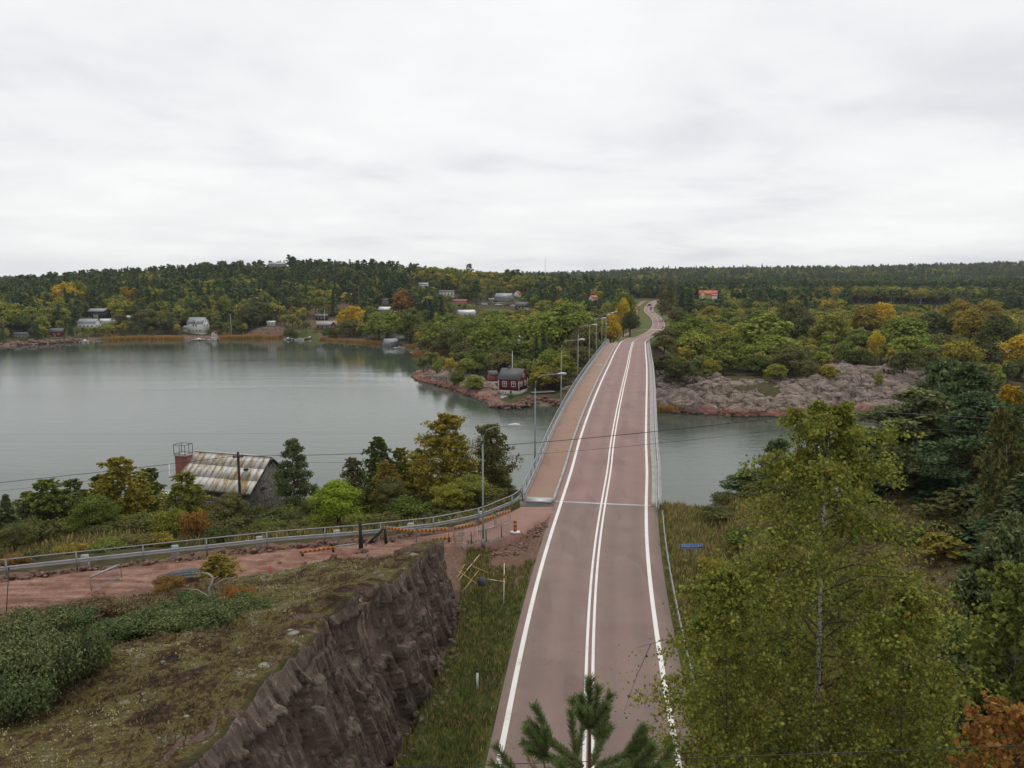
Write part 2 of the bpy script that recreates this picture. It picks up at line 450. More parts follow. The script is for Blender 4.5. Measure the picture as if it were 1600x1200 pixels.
    zz = np.where(near, np.where(u > 0, bed + (z - bed) * smooth(4.6, 9, u2), np.where(u2 < 4.7, bed, z)), z + (bed - z) * onr)
    z = np.where(lim & (u2 < 18), zz, z)
    ub = (np.abs(u) < 9.5) & (y > BR0 + 1) & (y < BR1 + 1)      # keep the ground under the bridge deck
    z = np.where(ub, np.minimum(z, rz - 2.2), z)
    # shoreline and lake bed
    z = np.where(d < 0, np.maximum(-5, -.12 + d * .16), z)
    return z.reshape(shp)
def Hs(x, y): return float(H(np.array([x]), np.array([y]))[0])
def on_ground(px, py, z=14.):
    for _ in range(8):
        p = at_z(px, py, z); z = .5 * z + .5 * Hs(p[0], p[1])
    p = at_z(px, py, z); return np.array((p[0], p[1], Hs(p[0], p[1])))

def graded(stops):
    """coordinates whose spacing is interpolated between (pos, step) stops"""
    out = [stops[0][0]]
    p = [s[0] for s in stops]; q = [s[1] for s in stops]
    while out[-1] < stops[-1][0]: out.append(out[-1] + float(np.interp(out[-1], p, q)))
    return np.array(out)
gx = graded([(-4500, 160), (-900, 24), (-350, 6), (-120, 2.4), (-45, .6), (30, .55), (60, 1.2), (130, 2), (320, 6), (900, 24), (4500, 160)])
gy = graded([(-60, 4), (5, 1.2), (16, .5), (75, .55), (110, 1.4), (180, 1.6), (260, 2), (440, 3.2), (700, 7), (1300, 24), (2200, 60), (7000, 260)])
XX, YY = np.meshgrid(gx, gy)
ZZ = H(XX, YY)
nx_, ny_ = len(gx), len(gy)
idx = np.arange(nx_ * ny_).reshape(ny_, nx_)
FF = np.stack([idx[:-1, :-1], idx[:-1, 1:], idx[1:, 1:], idx[1:, :-1]], -1).reshape(-1, 4)
terr = mesh_np('ground', np.stack([XX, YY, ZZ], -1).reshape(-1, 3), FF, True)
# zones carried as attributes
fx_, fy_ = XX.ravel(), YY.ravel()
dd = sdist(fx_, fy_)
rxg = np.interp(fy_, CY, CX)
u_ = fx_ - rxg
near_ = fy_ < 172
pl_ = np.interp(fx_, PL[:, 0], PL[:, 1]); pu_ = np.interp(fx_, PU[:, 0], PU[:, 1])
et_ = np.interp(fy_, CT[:, 0], CT[:, 1])
z_moss = (near_ & (u_ < 0) & (fx_ < et_ + .3) & (fy_ < pl_ + 1)).astype(float) * smooth(0, 4, pl_ - fy_ + 1)
z_moss = np.maximum(z_moss, (near_ & (u_ > 9)) * .8)
z_dirt = (near_ & (u_ < -4) & (fy_ > pl_ - 3.5 - 4.5 * smooth(-24, -10, fx_) - 2.5 * vnoise(fx_ / 3, fy_ / 3, 8)) & (fy_ < pu_ + 1.2)).astype(float)
z_grass = ((near_) & (np.abs(u_) > 4) & (np.abs(u_) < 9.2) & (z_moss < .5)).astype(float)
fg = ((~near_) & (np.abs(u_) < 26) & (fy_ > 225) & (fy_ < 640)).astype(float)
for (px, py, z, r) in [(165, 512, 4, 22), (120, 520, 3, 14), (458, 520, 3.5, 16), (445, 522, 3, 10), (770, 484, 12, 15)]:
    p = at_z(px, py, z); fg = np.maximum(fg, 1 - smooth(r * .6, r, np.hypot(fx_ - p[0], (fy_ - p[1]) * .6)))
z_grass = np.maximum(z_grass, fg)
pf = at_z(1400, 472, 14.5)
z_field = 1 - smooth(.7, 1, np.hypot((fx_ - pf[0]) / 120, (fy_ - pf[1]) / 75))
pc = at_z(500, 480, 14)
z_field = np.maximum(z_field, .9 * (1 - smooth(.6, 1, np.hypot((fx_ - pc[0]) / 42, (fy_ - pc[1]) / 60))))
z_shore = 1 - smooth(1, 6, dd)
for nm, arr in (('moss', z_moss), ('dirt', z_dirt), ('lawn', z_grass), ('heath', z_field), ('shore', z_shore)):
    terr.attributes.new(nm, 'FLOAT', 'POINT').data.foreach_set('value', np.asarray(arr, np.float32))

def ground_mat():
    m_, t = new_mat('ground')
    p = pos_n(t)
    big, mid, fine = noise_n(t, p, .12, 5, .6), noise_n(t, p, .8, 6, .62, .3), noise_n(t, p, 4.5, 5, .7)
    micro = noise_n(t, p, 16, 3, .6)
    floor = ramp_n(t, mid, [(.3, (.035, .03, .018)), (.5, (.06, .055, .024)), (.68, (.09, .075, .03))])
    moss = ramp_n(t, mth(t, 'ADD', mth(t, 'MULTIPLY', mid, .55), mth(t, 'MULTIPLY', fine, .45)),
                  [(.38, (.022, .015, .01)), (.44, (.05, .031, .017)), (.48, (.075, .047, .022)), (.505, (.105, .082, .028)), (.525, (.16, .142, .045)), (.545, (.065, .046, .022)), (.575, (.1, .08, .04)), (.6, (.25, .235, .16)), (.63, (.09, .065, .035)), (.7, (.17, .155, .1))])
    grass = ramp_n(t, mth(t, 'ADD', mth(t, 'MULTIPLY', mid, .5), mth(t, 'MULTIPLY', fine, .5)), [(.35, (.045, .055, .018)), (.5, (.085, .1, .026)), (.65, (.14, .13, .04))])
    dirt = ramp_n(t, mth(t, 'ADD', mth(t, 'MULTIPLY', fine, .6), mth(t, 'MULTIPLY', micro, .4)), [(.3, (.085, .05, .035)), (.5, (.16, .095, .068)), (.7, (.27, .19, .14))])
    heath = ramp_n(t, mid, [(.3, (.08, .05, .03)), (.5, (.13, .085, .048)), (.7, (.12, .1, .045))])
    rock = ramp_n(t, mth(t, 'ADD', mth(t, 'MULTIPLY', mid, .5), mth(t, 'MULTIPLY', micro, .5)), [(.38, (.075, .05, .04)), (.5, (.16, .105, .085)), (.62, (.25, .18, .15))])
    def msk(nm, ns, amp): return ramp_n(t, mth(t, 'ADD', attr_n(t, nm), mth(t, 'MULTIPLY', mth(t, 'SUBTRACT', ns, .5), amp)), [(.42, 0.), (.58, 1.)])
    c = mixc(t, msk('heath', mid, 1.), floor, heath)
    c = mixc(t, msk('shore', big, 1.4), c, rock)
    c = mixc(t, msk('lawn', fine, .8), c, grass)
    c = mixc(t, msk('moss', mid, .5), c, moss)
    c = mixc(t, msk('dirt', fine, .9), c, dirt)
    # bare rock where it is steep
    g = N(t, 'ShaderNodeNewGeometry'); s_ = N(t, 'ShaderNodeSeparateXYZ'); lk(t, g.outputs['True Normal'], s_.inputs[0])
    st = ramp_n(t, mth(t, 'ADD', s_.outputs[2], mth(t, 'MULTIPLY', mth(t, 'SUBTRACT', mid, .5), .35)), [(.62, 1.), (.76, 0.)])
    c = mixc(t, st, c, rock)
    h = mth(t, 'ADD', mth(t, 'MULTIPLY', fine, .7), mth(t, 'MULTIPLY', micro, .4))
    pbsdf(t, c, .95, 0, .1, bump_n(t, h, .9, .25))
    return m_
M['ground'] = ground_mat()
tag(obj('ground', terr, M['ground']), kind='structure')

# ---- water
def water_mat():
    m_, t = new_mat('water')
    p = pos_n(t)
    # wind lanes: long bands of ruffled and calm water
    lane = noise_n(t, mapn(t, p, (.004, .03, 1), (0, 0, R(6))), 1.0, 4, .6, .4)
    calm = ramp_n(t, lane, [(.4, .2), (.46, .9), (.75, 1.4)])
    w1 = noise_n(t, mapn(t, p, (.55, 1.0, 1), (0, 0, R(-12))), 1.1, 4, .65, .3)
    w2 = noise_n(t, mapn(t, p, (.2, .42, 1), (0, 0, R(10))), 1.0, 3, .6)
    lee = mth(t, 'SUBTRACT', 1., mth(t, 'MULTIPLY', attr_n(t, 'lee'), ramp_n(t, lane, [(.42, 1.), (.66, .75)])))
    h = mth(t, 'MULTIPLY', mth(t, 'ADD', mth(t, 'MULTIPLY', w1, .05), mth(t, 'MULTIPLY', w2, .07)), mth(t, 'MULTIPLY', calm, lee))
    b = N(t, 'ShaderNodeBump', i_Strength=.55, i_Distance=1.0); lk(t, h, b.inputs['Height'])
    body = mixc(t, ramp_n(t, lane, [(.4, 0.), (.65, 1.)]), (.044, .062, .046), (.057, .076, .059))
    ps = pbsdf(t, body, mth(t, 'ADD', mth(t, 'MULTIPLY', lee, .12), .025), 0, .5, b.outputs[0])
    ps.inputs['IOR'].default_value = 1.333
    return m_
M['water'] = water_mat()
wx_, wy_ = np.meshgrid(graded([(-4000, 300), (-400, 8), (150, 8), (4000, 300)]), graded([(20, 6), (460, 6), (720, 60)]))
wi_ = np.arange(wx_.size).reshape(wx_.shape)
wm = mesh_np('water', np.stack([wx_, wy_, wx_ * 0], -1).reshape(-1, 3), np.stack([wi_[:-1, :-1], wi_[:-1, 1:], wi_[1:, 1:], wi_[1:, :-1]], -1).reshape(-1, 4), True)
wd_ = -sdist(wx_, wy_)
shel = smooth(85, 12, wd_) * smooth(225, 300, wy_.ravel()) * .92 + smooth(22, 4, wd_) * smooth(300, 225, wy_.ravel()) * .6      # lee of the far woods
wm.attributes.new('lee', 'FLOAT', 'POINT').data.foreach_set('value', shel.astype(np.float32))
tag(obj('water', wm, M['water']), kind='structure')

# ---- carriageway, markings
def asphalt_mat(name, c1, c2, tracks=True):
    m_, t = new_mat(name)
    uv = N(t, 'ShaderNodeUVMap').outputs[0]
    p = pos_n(t)
    s_ = N(t, 'ShaderNodeSeparateXYZ'); lk(t, uv, s_.inputs[0])
    lat = s_.outputs[0]
    blot = noise_n(t, p, .35, 5, .6); grain = noise_n(t, p, 22, 3, .7); streak = noise_n(t, mapn(t, uv, (1.5, .03, 1)), 1., 4, .6)
    f = mth(t, 'ADD', mth(t, 'MULTIPLY', blot, .55), mth(t, 'MULTIPLY', grain, .45))
    c = mixc(t, ramp_n(t, f, [(.35, 0.), (.65, 1.)]), c1, c2)
    if tracks:
        # wheel tracks worn smoother and paler, oil line between
        a = mth(t, 'ABSOLUTE', mth(t, 'SUBTRACT', mth(t, 'ABSOLUTE', lat), 1.85))
        tr = ramp_n(t, mth(t, 'DIVIDE', a, 2.2), [(.1, 0.), (.34, 1.), (.5, .85), (.62, 0.)])
        c = mixc(t, mth(t, 'MULTIPLY', tr, mth(t, 'MULTIPLY', streak, .42)), c, tuple(x * .62 for x in c1))
    c = mixc(t, ramp_n(t, streak, [(.5, 0.), (.75, .35)]), c, (.2, .16, .145))
    # hairline cracks and a few filled patches
    nz = N(t, 'ShaderNodeTexNoise', i_Scale=.9, i_Detail=4.); lk(t, p, nz.inputs['Vector'])
    va = N(t, 'ShaderNodeVectorMath', operation='MULTIPLY_ADD'); lk(t, nz.outputs['Color'], va.inputs[0]); va.inputs[1].default_value = (2.2, 2.2, 0); lk(t, mapn(t, p, (.16, .09, 0)), va.inputs[2])
    vo = N(t, 'ShaderNodeTexVoronoi', feature='DISTANCE_TO_EDGE', i_Scale=1.); lk(t, va.outputs[0], vo.inputs['Vector'])
    ck_ = mth(t, 'MULTIPLY', ramp_n(t, vo.outputs['Distance'], [(0., 1.), (.006, 0.)]), ramp_n(t, noise_n(t, p, .11, 2), [(.5, 0.), (.6, .7)]))
    c = mixc(t, ck_, c, (.045, .035, .032))
    pt = noise_n(t, mapn(t, p, (.5, .12, 1)), 1., 2, .4)
    c = mixc(t, ramp_n(t, pt, [(.62, 0.), (.64, .28)]), c, tuple(x * .68 for x in c1))
    if tracks:
     dust = ramp_n(t, mth(t, 'MULTIPLY', mth(t, 'ADD', mth(t, 'ABSOLUTE', lat), mth(t, 'MULTIPLY', noise_n(t, p, 1.3, 4), 1.0)), .2), [(.84, 0.), (.96, .55)])
     c = mixc(t, dust, c, (.13, .1, .08))
    pbsdf(t, c, .85, 0, .25, bump_n(t, grain, .35, .02))
    return m_
M['asphalt'] = asphalt_mat('red_asphalt', (.163, .113, .098), (.222, .158, .138))
M['asphalt_br'] = asphalt_mat('bridge_asphalt', (.2, .124, .112), (.262, .168, .152))
M['cycle'] = asphalt_mat('cycle_asphalt', (.222, .138, .1), (.285, .18, .134), False)
M['apron'] = asphalt_mat('apron_asphalt', (.2, .105, .085), (.27, .155, .125), False)
def line_mat():
    m_, t = new_mat('road_paint')
    n_ = mth(t, 'ADD', mth(t, 'MULTIPLY', noise_n(t, pos_n(t), 14, 5, .75), .6), mth(t, 'MULTIPLY', noise_n(t, pos_n(t), .8, 3, .6), .4))
    pbsdf(t, ramp_n(t, n_, [(.4, (.36, .32, .28)), (.42, (.6, .585, .54)), (.7, (.7, .685, .65))]), .6)
    return m_
M['paint'] = line_mat()
def ribbon(name, y0, y1, offs, dz, mat, uv=True, parent=None, zoff=None):
    """strip that follows the road between stations y0, y1 with the cross-section offsets offs"""
    ii = np.where((YS >= y0) & (YS <= y1))[0]
    V = []; U = []
    for i in ii:
        for j, o in enumerate(offs):
            V.append(road_pt(i, o, dz + (zoff[j] if zoff else 0))); U.append((o, YS[i]))
    k = len(offs)
    F = np.array([(a * k + j, a * k + j + 1, (a + 1) * k + j + 1, (a + 1) * k + j) for a in range(len(ii) - 1) for j in range(k - 1)])
    me = mesh_np(name, V, F)
    if uv:
        l = me.uv_layers.new(name='UVMap'); U = np.array(U, np.float32)
        l.data.foreach_set('uv', U[F.ravel()].ravel())
    return obj(name, me, mat, parent)
def solid_ribbon(mb, y0, y1, o0, o1, z0, z1):
    """closed bar along the road: o0..o1 across, z0..z1 high, relative to the road surface"""
    ii = np.where((YS >= y0) & (YS <= y1))[0]
    V = [road_pt(i, o, z) for i in ii for (o, z) in ((o0, z0), (o1, z0), (o1, z1), (o0, z1))]
    F = [(a * 4 + j, a * 4 + (j + 1) % 4, (a + 1) * 4 + (j + 1) % 4, (a + 1) * 4 + j) for a in range(len(ii) - 1) for j in range(4)]
    F += [(3, 2, 1, 0), tuple((len(ii) - 1) * 4 + j for j in range(4))]
    return mb.add(V, F)
tag(ribbon('road', -30, BR0, (-4.0, -2, 0, 2, 4.45), 0.03, M['asphalt']), kind='structure')
tag(ribbon('road', BR1, 270, (-3.75, -2, 0, 2, 3.75), 0.03, M['asphalt_br']), kind='structure')
tag(ribbon('road', 270, 720, (-3.05, -2, 0, 2, 3.05), 0.03, M['asphalt_br']), kind='structure')
for nm, y0, y1, o0, o1 in [('edge_line', -30, 240, -3.62, -3.38), ('edge_line', -30, 240, 3.40, 3.64), ('edge_line', 241, 268, -3.5, -3.38), ('edge_line', 241, 268, 3.40, 3.52), ('edge_line', 274, 345, -2.85, -2.75), ('edge_line', 274, 345, 2.75, 2.85), ('centre_line', -30, 236, -.235, -.085), ('centre_line', -30, 236, .085, .235),
                           ('edge_line', 356, 720, -2.85, -2.76), ('edge_line', 356, 720, 2.76, 2.85)]:
    tag(ribbon(nm, y0, y1, (o0, o1), .04, M['paint'], False), kind='structure')
for y in list(range(240, 330, 12)) + list(range(380, 700, 14)):
    tag(ribbon('centre_dash', y, y + (6 if y < 330 else 9), (-.07, .07), .04, M['paint'], False), kind='structure')
mbs = MB()
for k in range(-3, 4): 
    q = [road_at(348, k * .9 + a, .045) for a in (-.28, .28)]; q2 = [road_at(351, k * .9 + a, .045) for a in (-.28, .28)]
    mbs.add([q[0], q[1], q2[1], q2[0]], [(0, 1, 2, 3)])
tag(mbs.build('crossing_stripes', M['paint']), kind='structure')
# side road at the junction and the footpath left of the road beyond the bridge
def drape(name, pts, wd, mat, dz=.08, step=1.0):
    pts = np.array(pts, float); L = np.concatenate(([0], np.cumsum(np.hypot(*np.diff(pts, axis=0).T))))
    s_ = np.arange(0, L[-1], step); x = np.interp(s_, L, pts[:, 0]); y = np.interp(s_, L, pts[:, 1])
    tx, ty = np.gradient(x), np.gradient(y); l = np.hypot(tx, ty); nx, ny = ty / l, -tx / l
    V = []; U = []
    for j in (-.5, -.2, .2, .5):
        e_ = 1 + (.12 * (vnoise(s_ / 1.3, s_ * 0 + j, 4) - .5) if abs(j) == .5 else 0)
        a, b = x + nx * wd * j * e_, y + ny * wd * j * e_
        V.append(np.stack([a, b, H(a, b, False) + dz], -1)); U.append(np.stack([np.full_like(s_, j * wd), s_], -1))
    n = len(s_); V = np.concatenate(V); U = np.concatenate(U).astype(np.float32)
    F = np.array([(j * n + i, (j + 1) * n + i, (j + 1) * n + i + 1, j * n + i + 1) for j in range(3) for i in range(n - 1)])
    me = mesh_np(name, V, F); l_ = me.uv_layers.new(name='UVMap'); l_.data.foreach_set('uv', U[F.ravel()].ravel())
    return tag(obj(name, me, mat), kind='structure')
pj = road_at(352, 4.3)
drape('side_road', [(pj[0] - 1, 352), (pj[0] + 14, 353), (pj[0] + 40, 360), (pj[0] + 70, 372)], 5, M['asphalt_br'])
pj = road_at(350, -4.3)
drape('side_road', [(pj[0] + 1, 350), (pj[0] - 12, 349), (pj[0] - 24, 352)], 5, M['asphalt_br'])
drape('footpath', [tuple(road_at(y, o)[:2]) for y, o in [(228, -6), (250, -7), (280, -10), (320, -12), (346, -12), (370, -11), (410, -12), (450, -11), (500, -9), (560, -8.5), (620, -9)]], 2.8, M['apron'])

# ================================================================== rock face of the cutting
def rock_mat(name, cols, pink=None, sc=1.0, streak=False, cracks=True):
    m_, t = new_mat(name)
    p = pos_n(t)
    a = noise_n(t, p, .7 * sc, 6, .65, .4); b = noise_n(t, p, 5 * sc, 5, .7)
    v = mapn(t, mapn(t, p, (1, 1, 1), (R(-13), 0, 0)), (.5, 1.6, .1)); s_ = noise_n(t, v, 3.4 * sc, 5, .7)
    f = mth(t, 'ADD', mth(t, 'MULTIPLY', a, .4 if not streak else .25), mth(t, 'ADD', mth(t, 'MULTIPLY', b, .25 if streak else .12), mth(t, 'MULTIPLY', s_ if streak else noise_n(t, p, 1.9 * sc, 3, .6), .48 if not streak else .5)))
    n = len(cols)
    c = ramp_n(t, f, [((.34 + .32 * i / (n - 1)) if not streak else (.38 + .24 * i / (n - 1)), q) for i, q in enumerate(cols)])
    nz = N(t, 'ShaderNodeTexNoise', i_Scale=.5, i_Detail=3.); lk(t, p, nz.inputs['Vector'])
    vo = N(t, 'ShaderNodeTexVoronoi', feature='DISTANCE_TO_EDGE', i_Scale=.55 * sc)
    va = N(t, 'ShaderNodeVectorMath', operation='MULTIPLY_ADD'); lk(t, nz.outputs['Color'], va.inputs[0]); va.inputs[1].default_value = (3, 3, 3); lk(t, mapn(t, p, (.32, .7, 1.5), (.1, .25, .45)), va.inputs[2]); lk(t, va.outputs[0], vo.inputs['Vector'])
    crack = ramp_n(t, vo.outputs['Distance'], [(0., 0.), (.05, 1.)])
    if pink is not None:
        z = N(t, 'ShaderNodeSeparateXYZ'); lk(t, p, z.inputs[0])
        low = ramp_n(t, mth(t, 'ADD', mth(t, 'MULTIPLY', z.outputs[2], .3), mth(t, 'MULTIPLY', mth(t, 'SUBTRACT', a, .5), 1.1)), [(.3, 1.), (.5, 0.)])
        c = mixc(t, low, c, pink)
        wet = ramp_n(t, z.outputs[2], [(.12, 1.), (.3, 0.)])
        c = mixc(t, wet, c, (.05, .04, .035))
    if cracks: c = mixc(t, crack, (.03, .026, .022), c)
    h = mth(t, 'ADD', mth(t, 'MULTIPLY', b, .5), mth(t, 'MULTIPLY', crack, .35)) if cracks else mth(t, 'ADD', mth(t, 'MULTIPLY', b, .5), s_)
    pbsdf(t, c, .9, 0, .15, bump_n(t, h, .8, .15))
    return m_
M['cutrock'] = rock_mat('blasted_rock', [(.021, .017, .0145), (.068, .051, .042), (.138, .1, .079), (.112, .09, .073), (.2, .152, .124), (.29, .245, .21)], None, 1.0, True, False)
M['outcrop'] = rock_mat('shore_granite', [(.06, .046, .037), (.155, .118, .096), (.225, .178, .148), (.31, .26, .222)], (.22, .1, .076), .5, False, True)
M['greyrock'] = rock_mat('lichen_rock', [(.07, .06, .05), (.16, .14, .12), (.24, .22, .19), (.33, .31, .27)], None, 1.6)
M['redrock'] = rock_mat('broken_red_rock', [(.09, .05, .04), (.19, .11, .085), (.28, .18, .14)], None, 2.)

def cutting(name, foot, top, seed, wrap):
    """foot/top: functions of the arc parameter giving (x,y,z); blasted face with drill grooves and blocks"""
    s_ = np.arange(foot[0][3], foot[-1][3], .055); nr = 90
    fo = [np.interp(s_, [f[3] for f in foot], [f[k] for f in foot]) for k in range(3)]
    to = [np.interp(s_, [f[3] for f in top], [f[k] for f in top]) for k in range(3)]
    to[2] = to[2] + (vnoise(s_ / .5, s_ * 0, seed) - .5) * .3 + (_h(np.floor(s_ / 1.9), s_ * 0, seed + 5) - .5) * .55
    tx, ty = np.gradient(fo[0], s_), np.gradient(fo[1], s_); l = np.hypot(tx, ty); nx, ny = ty / l, -tx / l
    V = []
    S_ = s_
    for r in range(nr + 1):
        q = r / nr
        x = fo[0] + (to[0] - fo[0]) * q; y = fo[1] + (to[1] - fo[1]) * q; z = fo[2] - .5 + (to[2] - fo[2] + .5) * q
        # blocks: quantised joints, warped; drill grooves lean with the face
        lean = S_ + .24 * (z - 12)
        wz = z + .5 * (vnoise(S_ / 1.7, z / 1.7, seed + 1) - .5); ws = lean + .5 * (vnoise(S_ / 2.1, z / 1.1, seed + 2) - .5)
        blk = (_h(np.floor(ws / 1.6), np.floor(wz / 3.7), seed + 3) - .5) * .5 + (_h(np.floor(ws / 4.3), np.floor(wz / 9), seed + 4) - .5) * .6 + (_h(np.floor(ws / .55), np.floor(wz / 1.3), seed + 7) - .5) * .24
        chip = np.where(_h(np.floor(ws / .8), np.floor(wz / .7), seed + 15) > .8, -.22, 0)
        gro = np.abs((lean / .42 + .35 * vnoise(S_ / 2, z / 3, seed + 16)) % 1 - .5) * 2
        gd = -.1 * np.clip(1 - gro / .4, 0, 1)
        rib = (_h(np.floor(lean / .23), np.floor(wz / 2.1 + .37 * np.floor(lean / .23)), seed + 13) - .5) * .2
        o = (blk + chip) * (1 - .8 * smooth(.82, 1, q)) + (gd + rib) * (1 - .85 * smooth(.84, 1, q)) + (fbm(S_ / 2.6, z / 2.5, seed + 8, 2) - .5) * .2
        V.append(np.stack([x + nx * o, y + ny * o, z], -1))
    for k, (dx, dz) in enumerate(((.18, .05), (.5, .06), (1.1, .03), (1.9, -.3))):
        V.append(np.stack([to[0] - nx * dx, to[1] - ny * dx, to[2] + dz + (vnoise(S_ / .5, S_ * 0 + k, seed + 9) - .5) * .16], -1))
    n = len(s_); m_ = len(V)
    idx = np.arange(n * m_).reshape(m_, n)
    F = np.stack([idx[:-1, :-1], idx[:-1, 1:], idx[1:, 1:], idx[1:, :-1]], -1).reshape(-1, 4)
    me = mesh_np(name, np.concatenate(V), F, False, np.repeat(np.arange(m_ - 1) >= nr, n - 1).astype(int))
    me.attributes.new('moss', 'FLOAT', 'POINT').data.foreach_set('value', np.repeat(np.clip((np.arange(m_) - nr) * .42 + .1, 0, 1), n).astype(np.float32))
    return obj(name, me, [M['cutrock'], M['ground']])
foot = [(np.interp(y, CB[:, 0], CB[:, 1]), y, 11.5, y) for y in np.arange(-12, 46.1, 2)] + [(-3.6, 47, 11.6, 47.2), (-4.8, 48.6, 11.8, 49), (-7, 49.8, 12.2, 51.5), (-9.5, 50.2, 12.3, 54)]
top = [(a[1], a[0], a[2], a[0]) for a in CT if a[0] > -15 or True] + [(-5.2, 47, 14.6, 49), (-7.2, 48.0, 13.9, 51.5), (-9.5, 48.8, 13.2, 54)]
tag(cutting('rock_cutting', foot, top, 11, True), 'tall blasted rock face with drill grooves left of the road', 'rock face')
foot = [tuple(road_at(y, 11.2 + 1.2 * math.sin(y * .3))[:2]) + (11.5, y) for y in np.arange(22, 64, 2)]
top = [tuple(road_at(y, 12.6 + 1.2 * math.sin(y * .3))[:2]) + (13.9 + .8 * math.sin(y * .5 + 1) + (1.0 if 30 < y < 52 else 0), y) for y in np.arange(22, 64, 2)]
foot = foot[::-1]; top = top[::-1]
foot = [(f[0], f[1], f[2], 100 - f[3]) for f in foot]; top = [(f[0], f[1], f[2], 100 - f[3]) for f in top]
tag(cutting('rock_cutting', foot, top, 77, True), 'low dark rock face among bushes right of the road', 'rock face')

# ---- rocks: a few shapes, many stones
def rock_mesh(name, seed, sub=4, flat=.55, crack=.16, blocky=.6):
    bm = bmesh.new(); bmesh.ops.create_icosphere(bm, subdivisions=sub, radius=1)
    rnd = random.Random(seed); off = Vector((rnd.random() * 50, rnd.random() * 50, rnd.random() * 50))
    for v in bm.verts:
        p = v.co.copy(); q = p * 1.3 + off
        n_ = mnoise.fractal(q, 1.0, 2.0, 4) * .28
        d_, _ = mnoise.voronoi(Vector((q.x * 1.5, q.y * 1.5, q.z * 2.6)))
        c = max(0, 1 - (d_[1] - d_[0]) / .16)
        k = 1 + n_ - crack * c + blocky * .25 * (mnoise.cell(Vector((q.x * 1.5, q.y * 1.5, q.z * 2.6))) * .5)
        v.co = Vector((p.x * k, p.y * k, p.z * k * flat))
    me = bpy.data.meshes.new(name); bm.to_mesh(me); bm.free()
    return me
SLAB = [rock_mesh('slab', i, 4, .5, .13, .7) for i in range(6)]
STONE = [rock_mesh('stone', 20 + i, 2, .7, .1, .8) for i in range(6)]
for m_ in SLAB: m_.materials.append(M['outcrop']); m_.polygons.foreach_set('use_smooth', np.zeros(len(m_.polygons), bool))
for m_ in STONE: m_.materials.append(M['redrock'])
rng = random.Random(5)
def put_rock(me, name, label, cat, loc, s, group=None, mat=None, rz=None, tilt=.2):
    o = bpy.data.objects.new(name, me); col.objects.link(o)
    o.location = [float(v) for v in loc]; o.scale = s if isinstance(s, tuple) else (s, s, s)
    o.rotation_euler = (rng.uniform(-tilt, tilt), rng.uniform(-tilt, tilt), rng.uniform(0, 6.3) if rz is None else rz)
    if mat: o.material_slots[0].link = 'OBJECT'; o.material_slots[0].material = mat
    return tag(o, label, cat, group)
def rock_patch(name, label, x0, x1, y0, y1, mask, seed, res=.36, amp=1.0, dirn=.45):
    """bare bedrock: slanting benches, joints and rounded backs, dipping under the soil at its rim"""
    X, Y = np.meshgrid(np.arange(x0, x1, res), np.arange(y0, y1, res))
    a = X * math.cos(dirn) + Y * math.sin(dirn); b = -X * math.sin(dirn) + Y * math.cos(dirn)
    wa = a + 2.2 * (fbm(X / 3.5, Y / 3.5, seed, 3) - .5); wb = b + 1.8 * (fbm(X / 3.1, Y / 3.1, seed + 1, 3) - .5)
    st = _h(np.floor(wa / 7.5), np.floor(wb / 3.4), seed + 2) * 1.5 + _h(np.floor(wa / 3.6), np.floor(wb / 1.5), seed + 3) * .8
    jx = np.maximum(np.abs(wa / 3.6 % 1 - .5), np.abs(wb / 1.5 % 1 - .5)); jo = -.8 * np.clip((jx - .4) / .1, 0, 1)
    rel = (st - 1.1 + jo + (fbm(X / 9, Y / 9, seed + 5, 2) - .5) * 3.2 + (fbm(X / 1.6, Y / 1.6, seed + 6, 2) - .5) * .3) * amp
    mk = mask(X.ravel(), Y.ravel()).reshape(X.shape)
    mk = smooth(.25, .6, mk * 1.25 + (fbm(X / 4, Y / 4, seed + 7, 3) - .5) * .9)
    Z = H(X, Y, False) + rel * mk + 1.1 * amp * mk - 1.3 * (1 - mk)
    ny, nx = X.shape; idx = np.arange(nx * ny).reshape(ny, nx)
    F = np.stack([idx[:-1, :-1], idx[:-1, 1:], idx[1:, 1:], idx[1:, :-1]], -1).reshape(-1, 4)
    return tag(obj(name, mesh_np(name, np.stack([X, Y, Z], -1).reshape(-1, 3), F, False), M['outcrop']), label, 'rock')
def mR(X, Y):
    d = sdist(X, Y); return smooth(-2.5, .5, d) * smooth(25, 13, d - 7 * smooth(70, 86, X)) * smooth(29, 33, X) * smooth(112, 100, X)
rock_patch('rock_bank', 'cracked pinkish grey granite bank sloping into the water right of the bridge', 27, 112, 173, 226, mR, 301, .27, 1.0)
def mL(X, Y):
    d = sdist(X, Y); return smooth(-2, .3, d) * smooth(12, 5, d) * smooth(-1.5, -5, X) * smooth(262, 256, Y) * smooth(201, 204, Y)
rock_patch('rock_bank', 'low red and grey granite slabs on the headland beside the red cottage', -36, 0, 198, 262, mL, 401, .27, .55, -.6)
gr_ = 'grey granite knobs among the bushes by the bridge'
for i, (px, py, z, sx, sy, sz) in enumerate([(885, 600, 2, 2.5, 3, 2.2), (892, 612, 1.2, 2.4, 2.4, 1.8), (1035, 602, 4.5, 2.6, 3, 1.6), (1040, 580, 6.5, 2.5, 3, 1.4)]):
    p = at_z(px, py, z); put_rock(SLAB[i % 6], 'granite_boulder', 'grey granite boulder among bushes beside the bridge', 'rock', (p[0], p[1] + 1, Hs(p[0], p[1] + 1) - .2), (sx, sy, sz), gr_, tilt=.1)
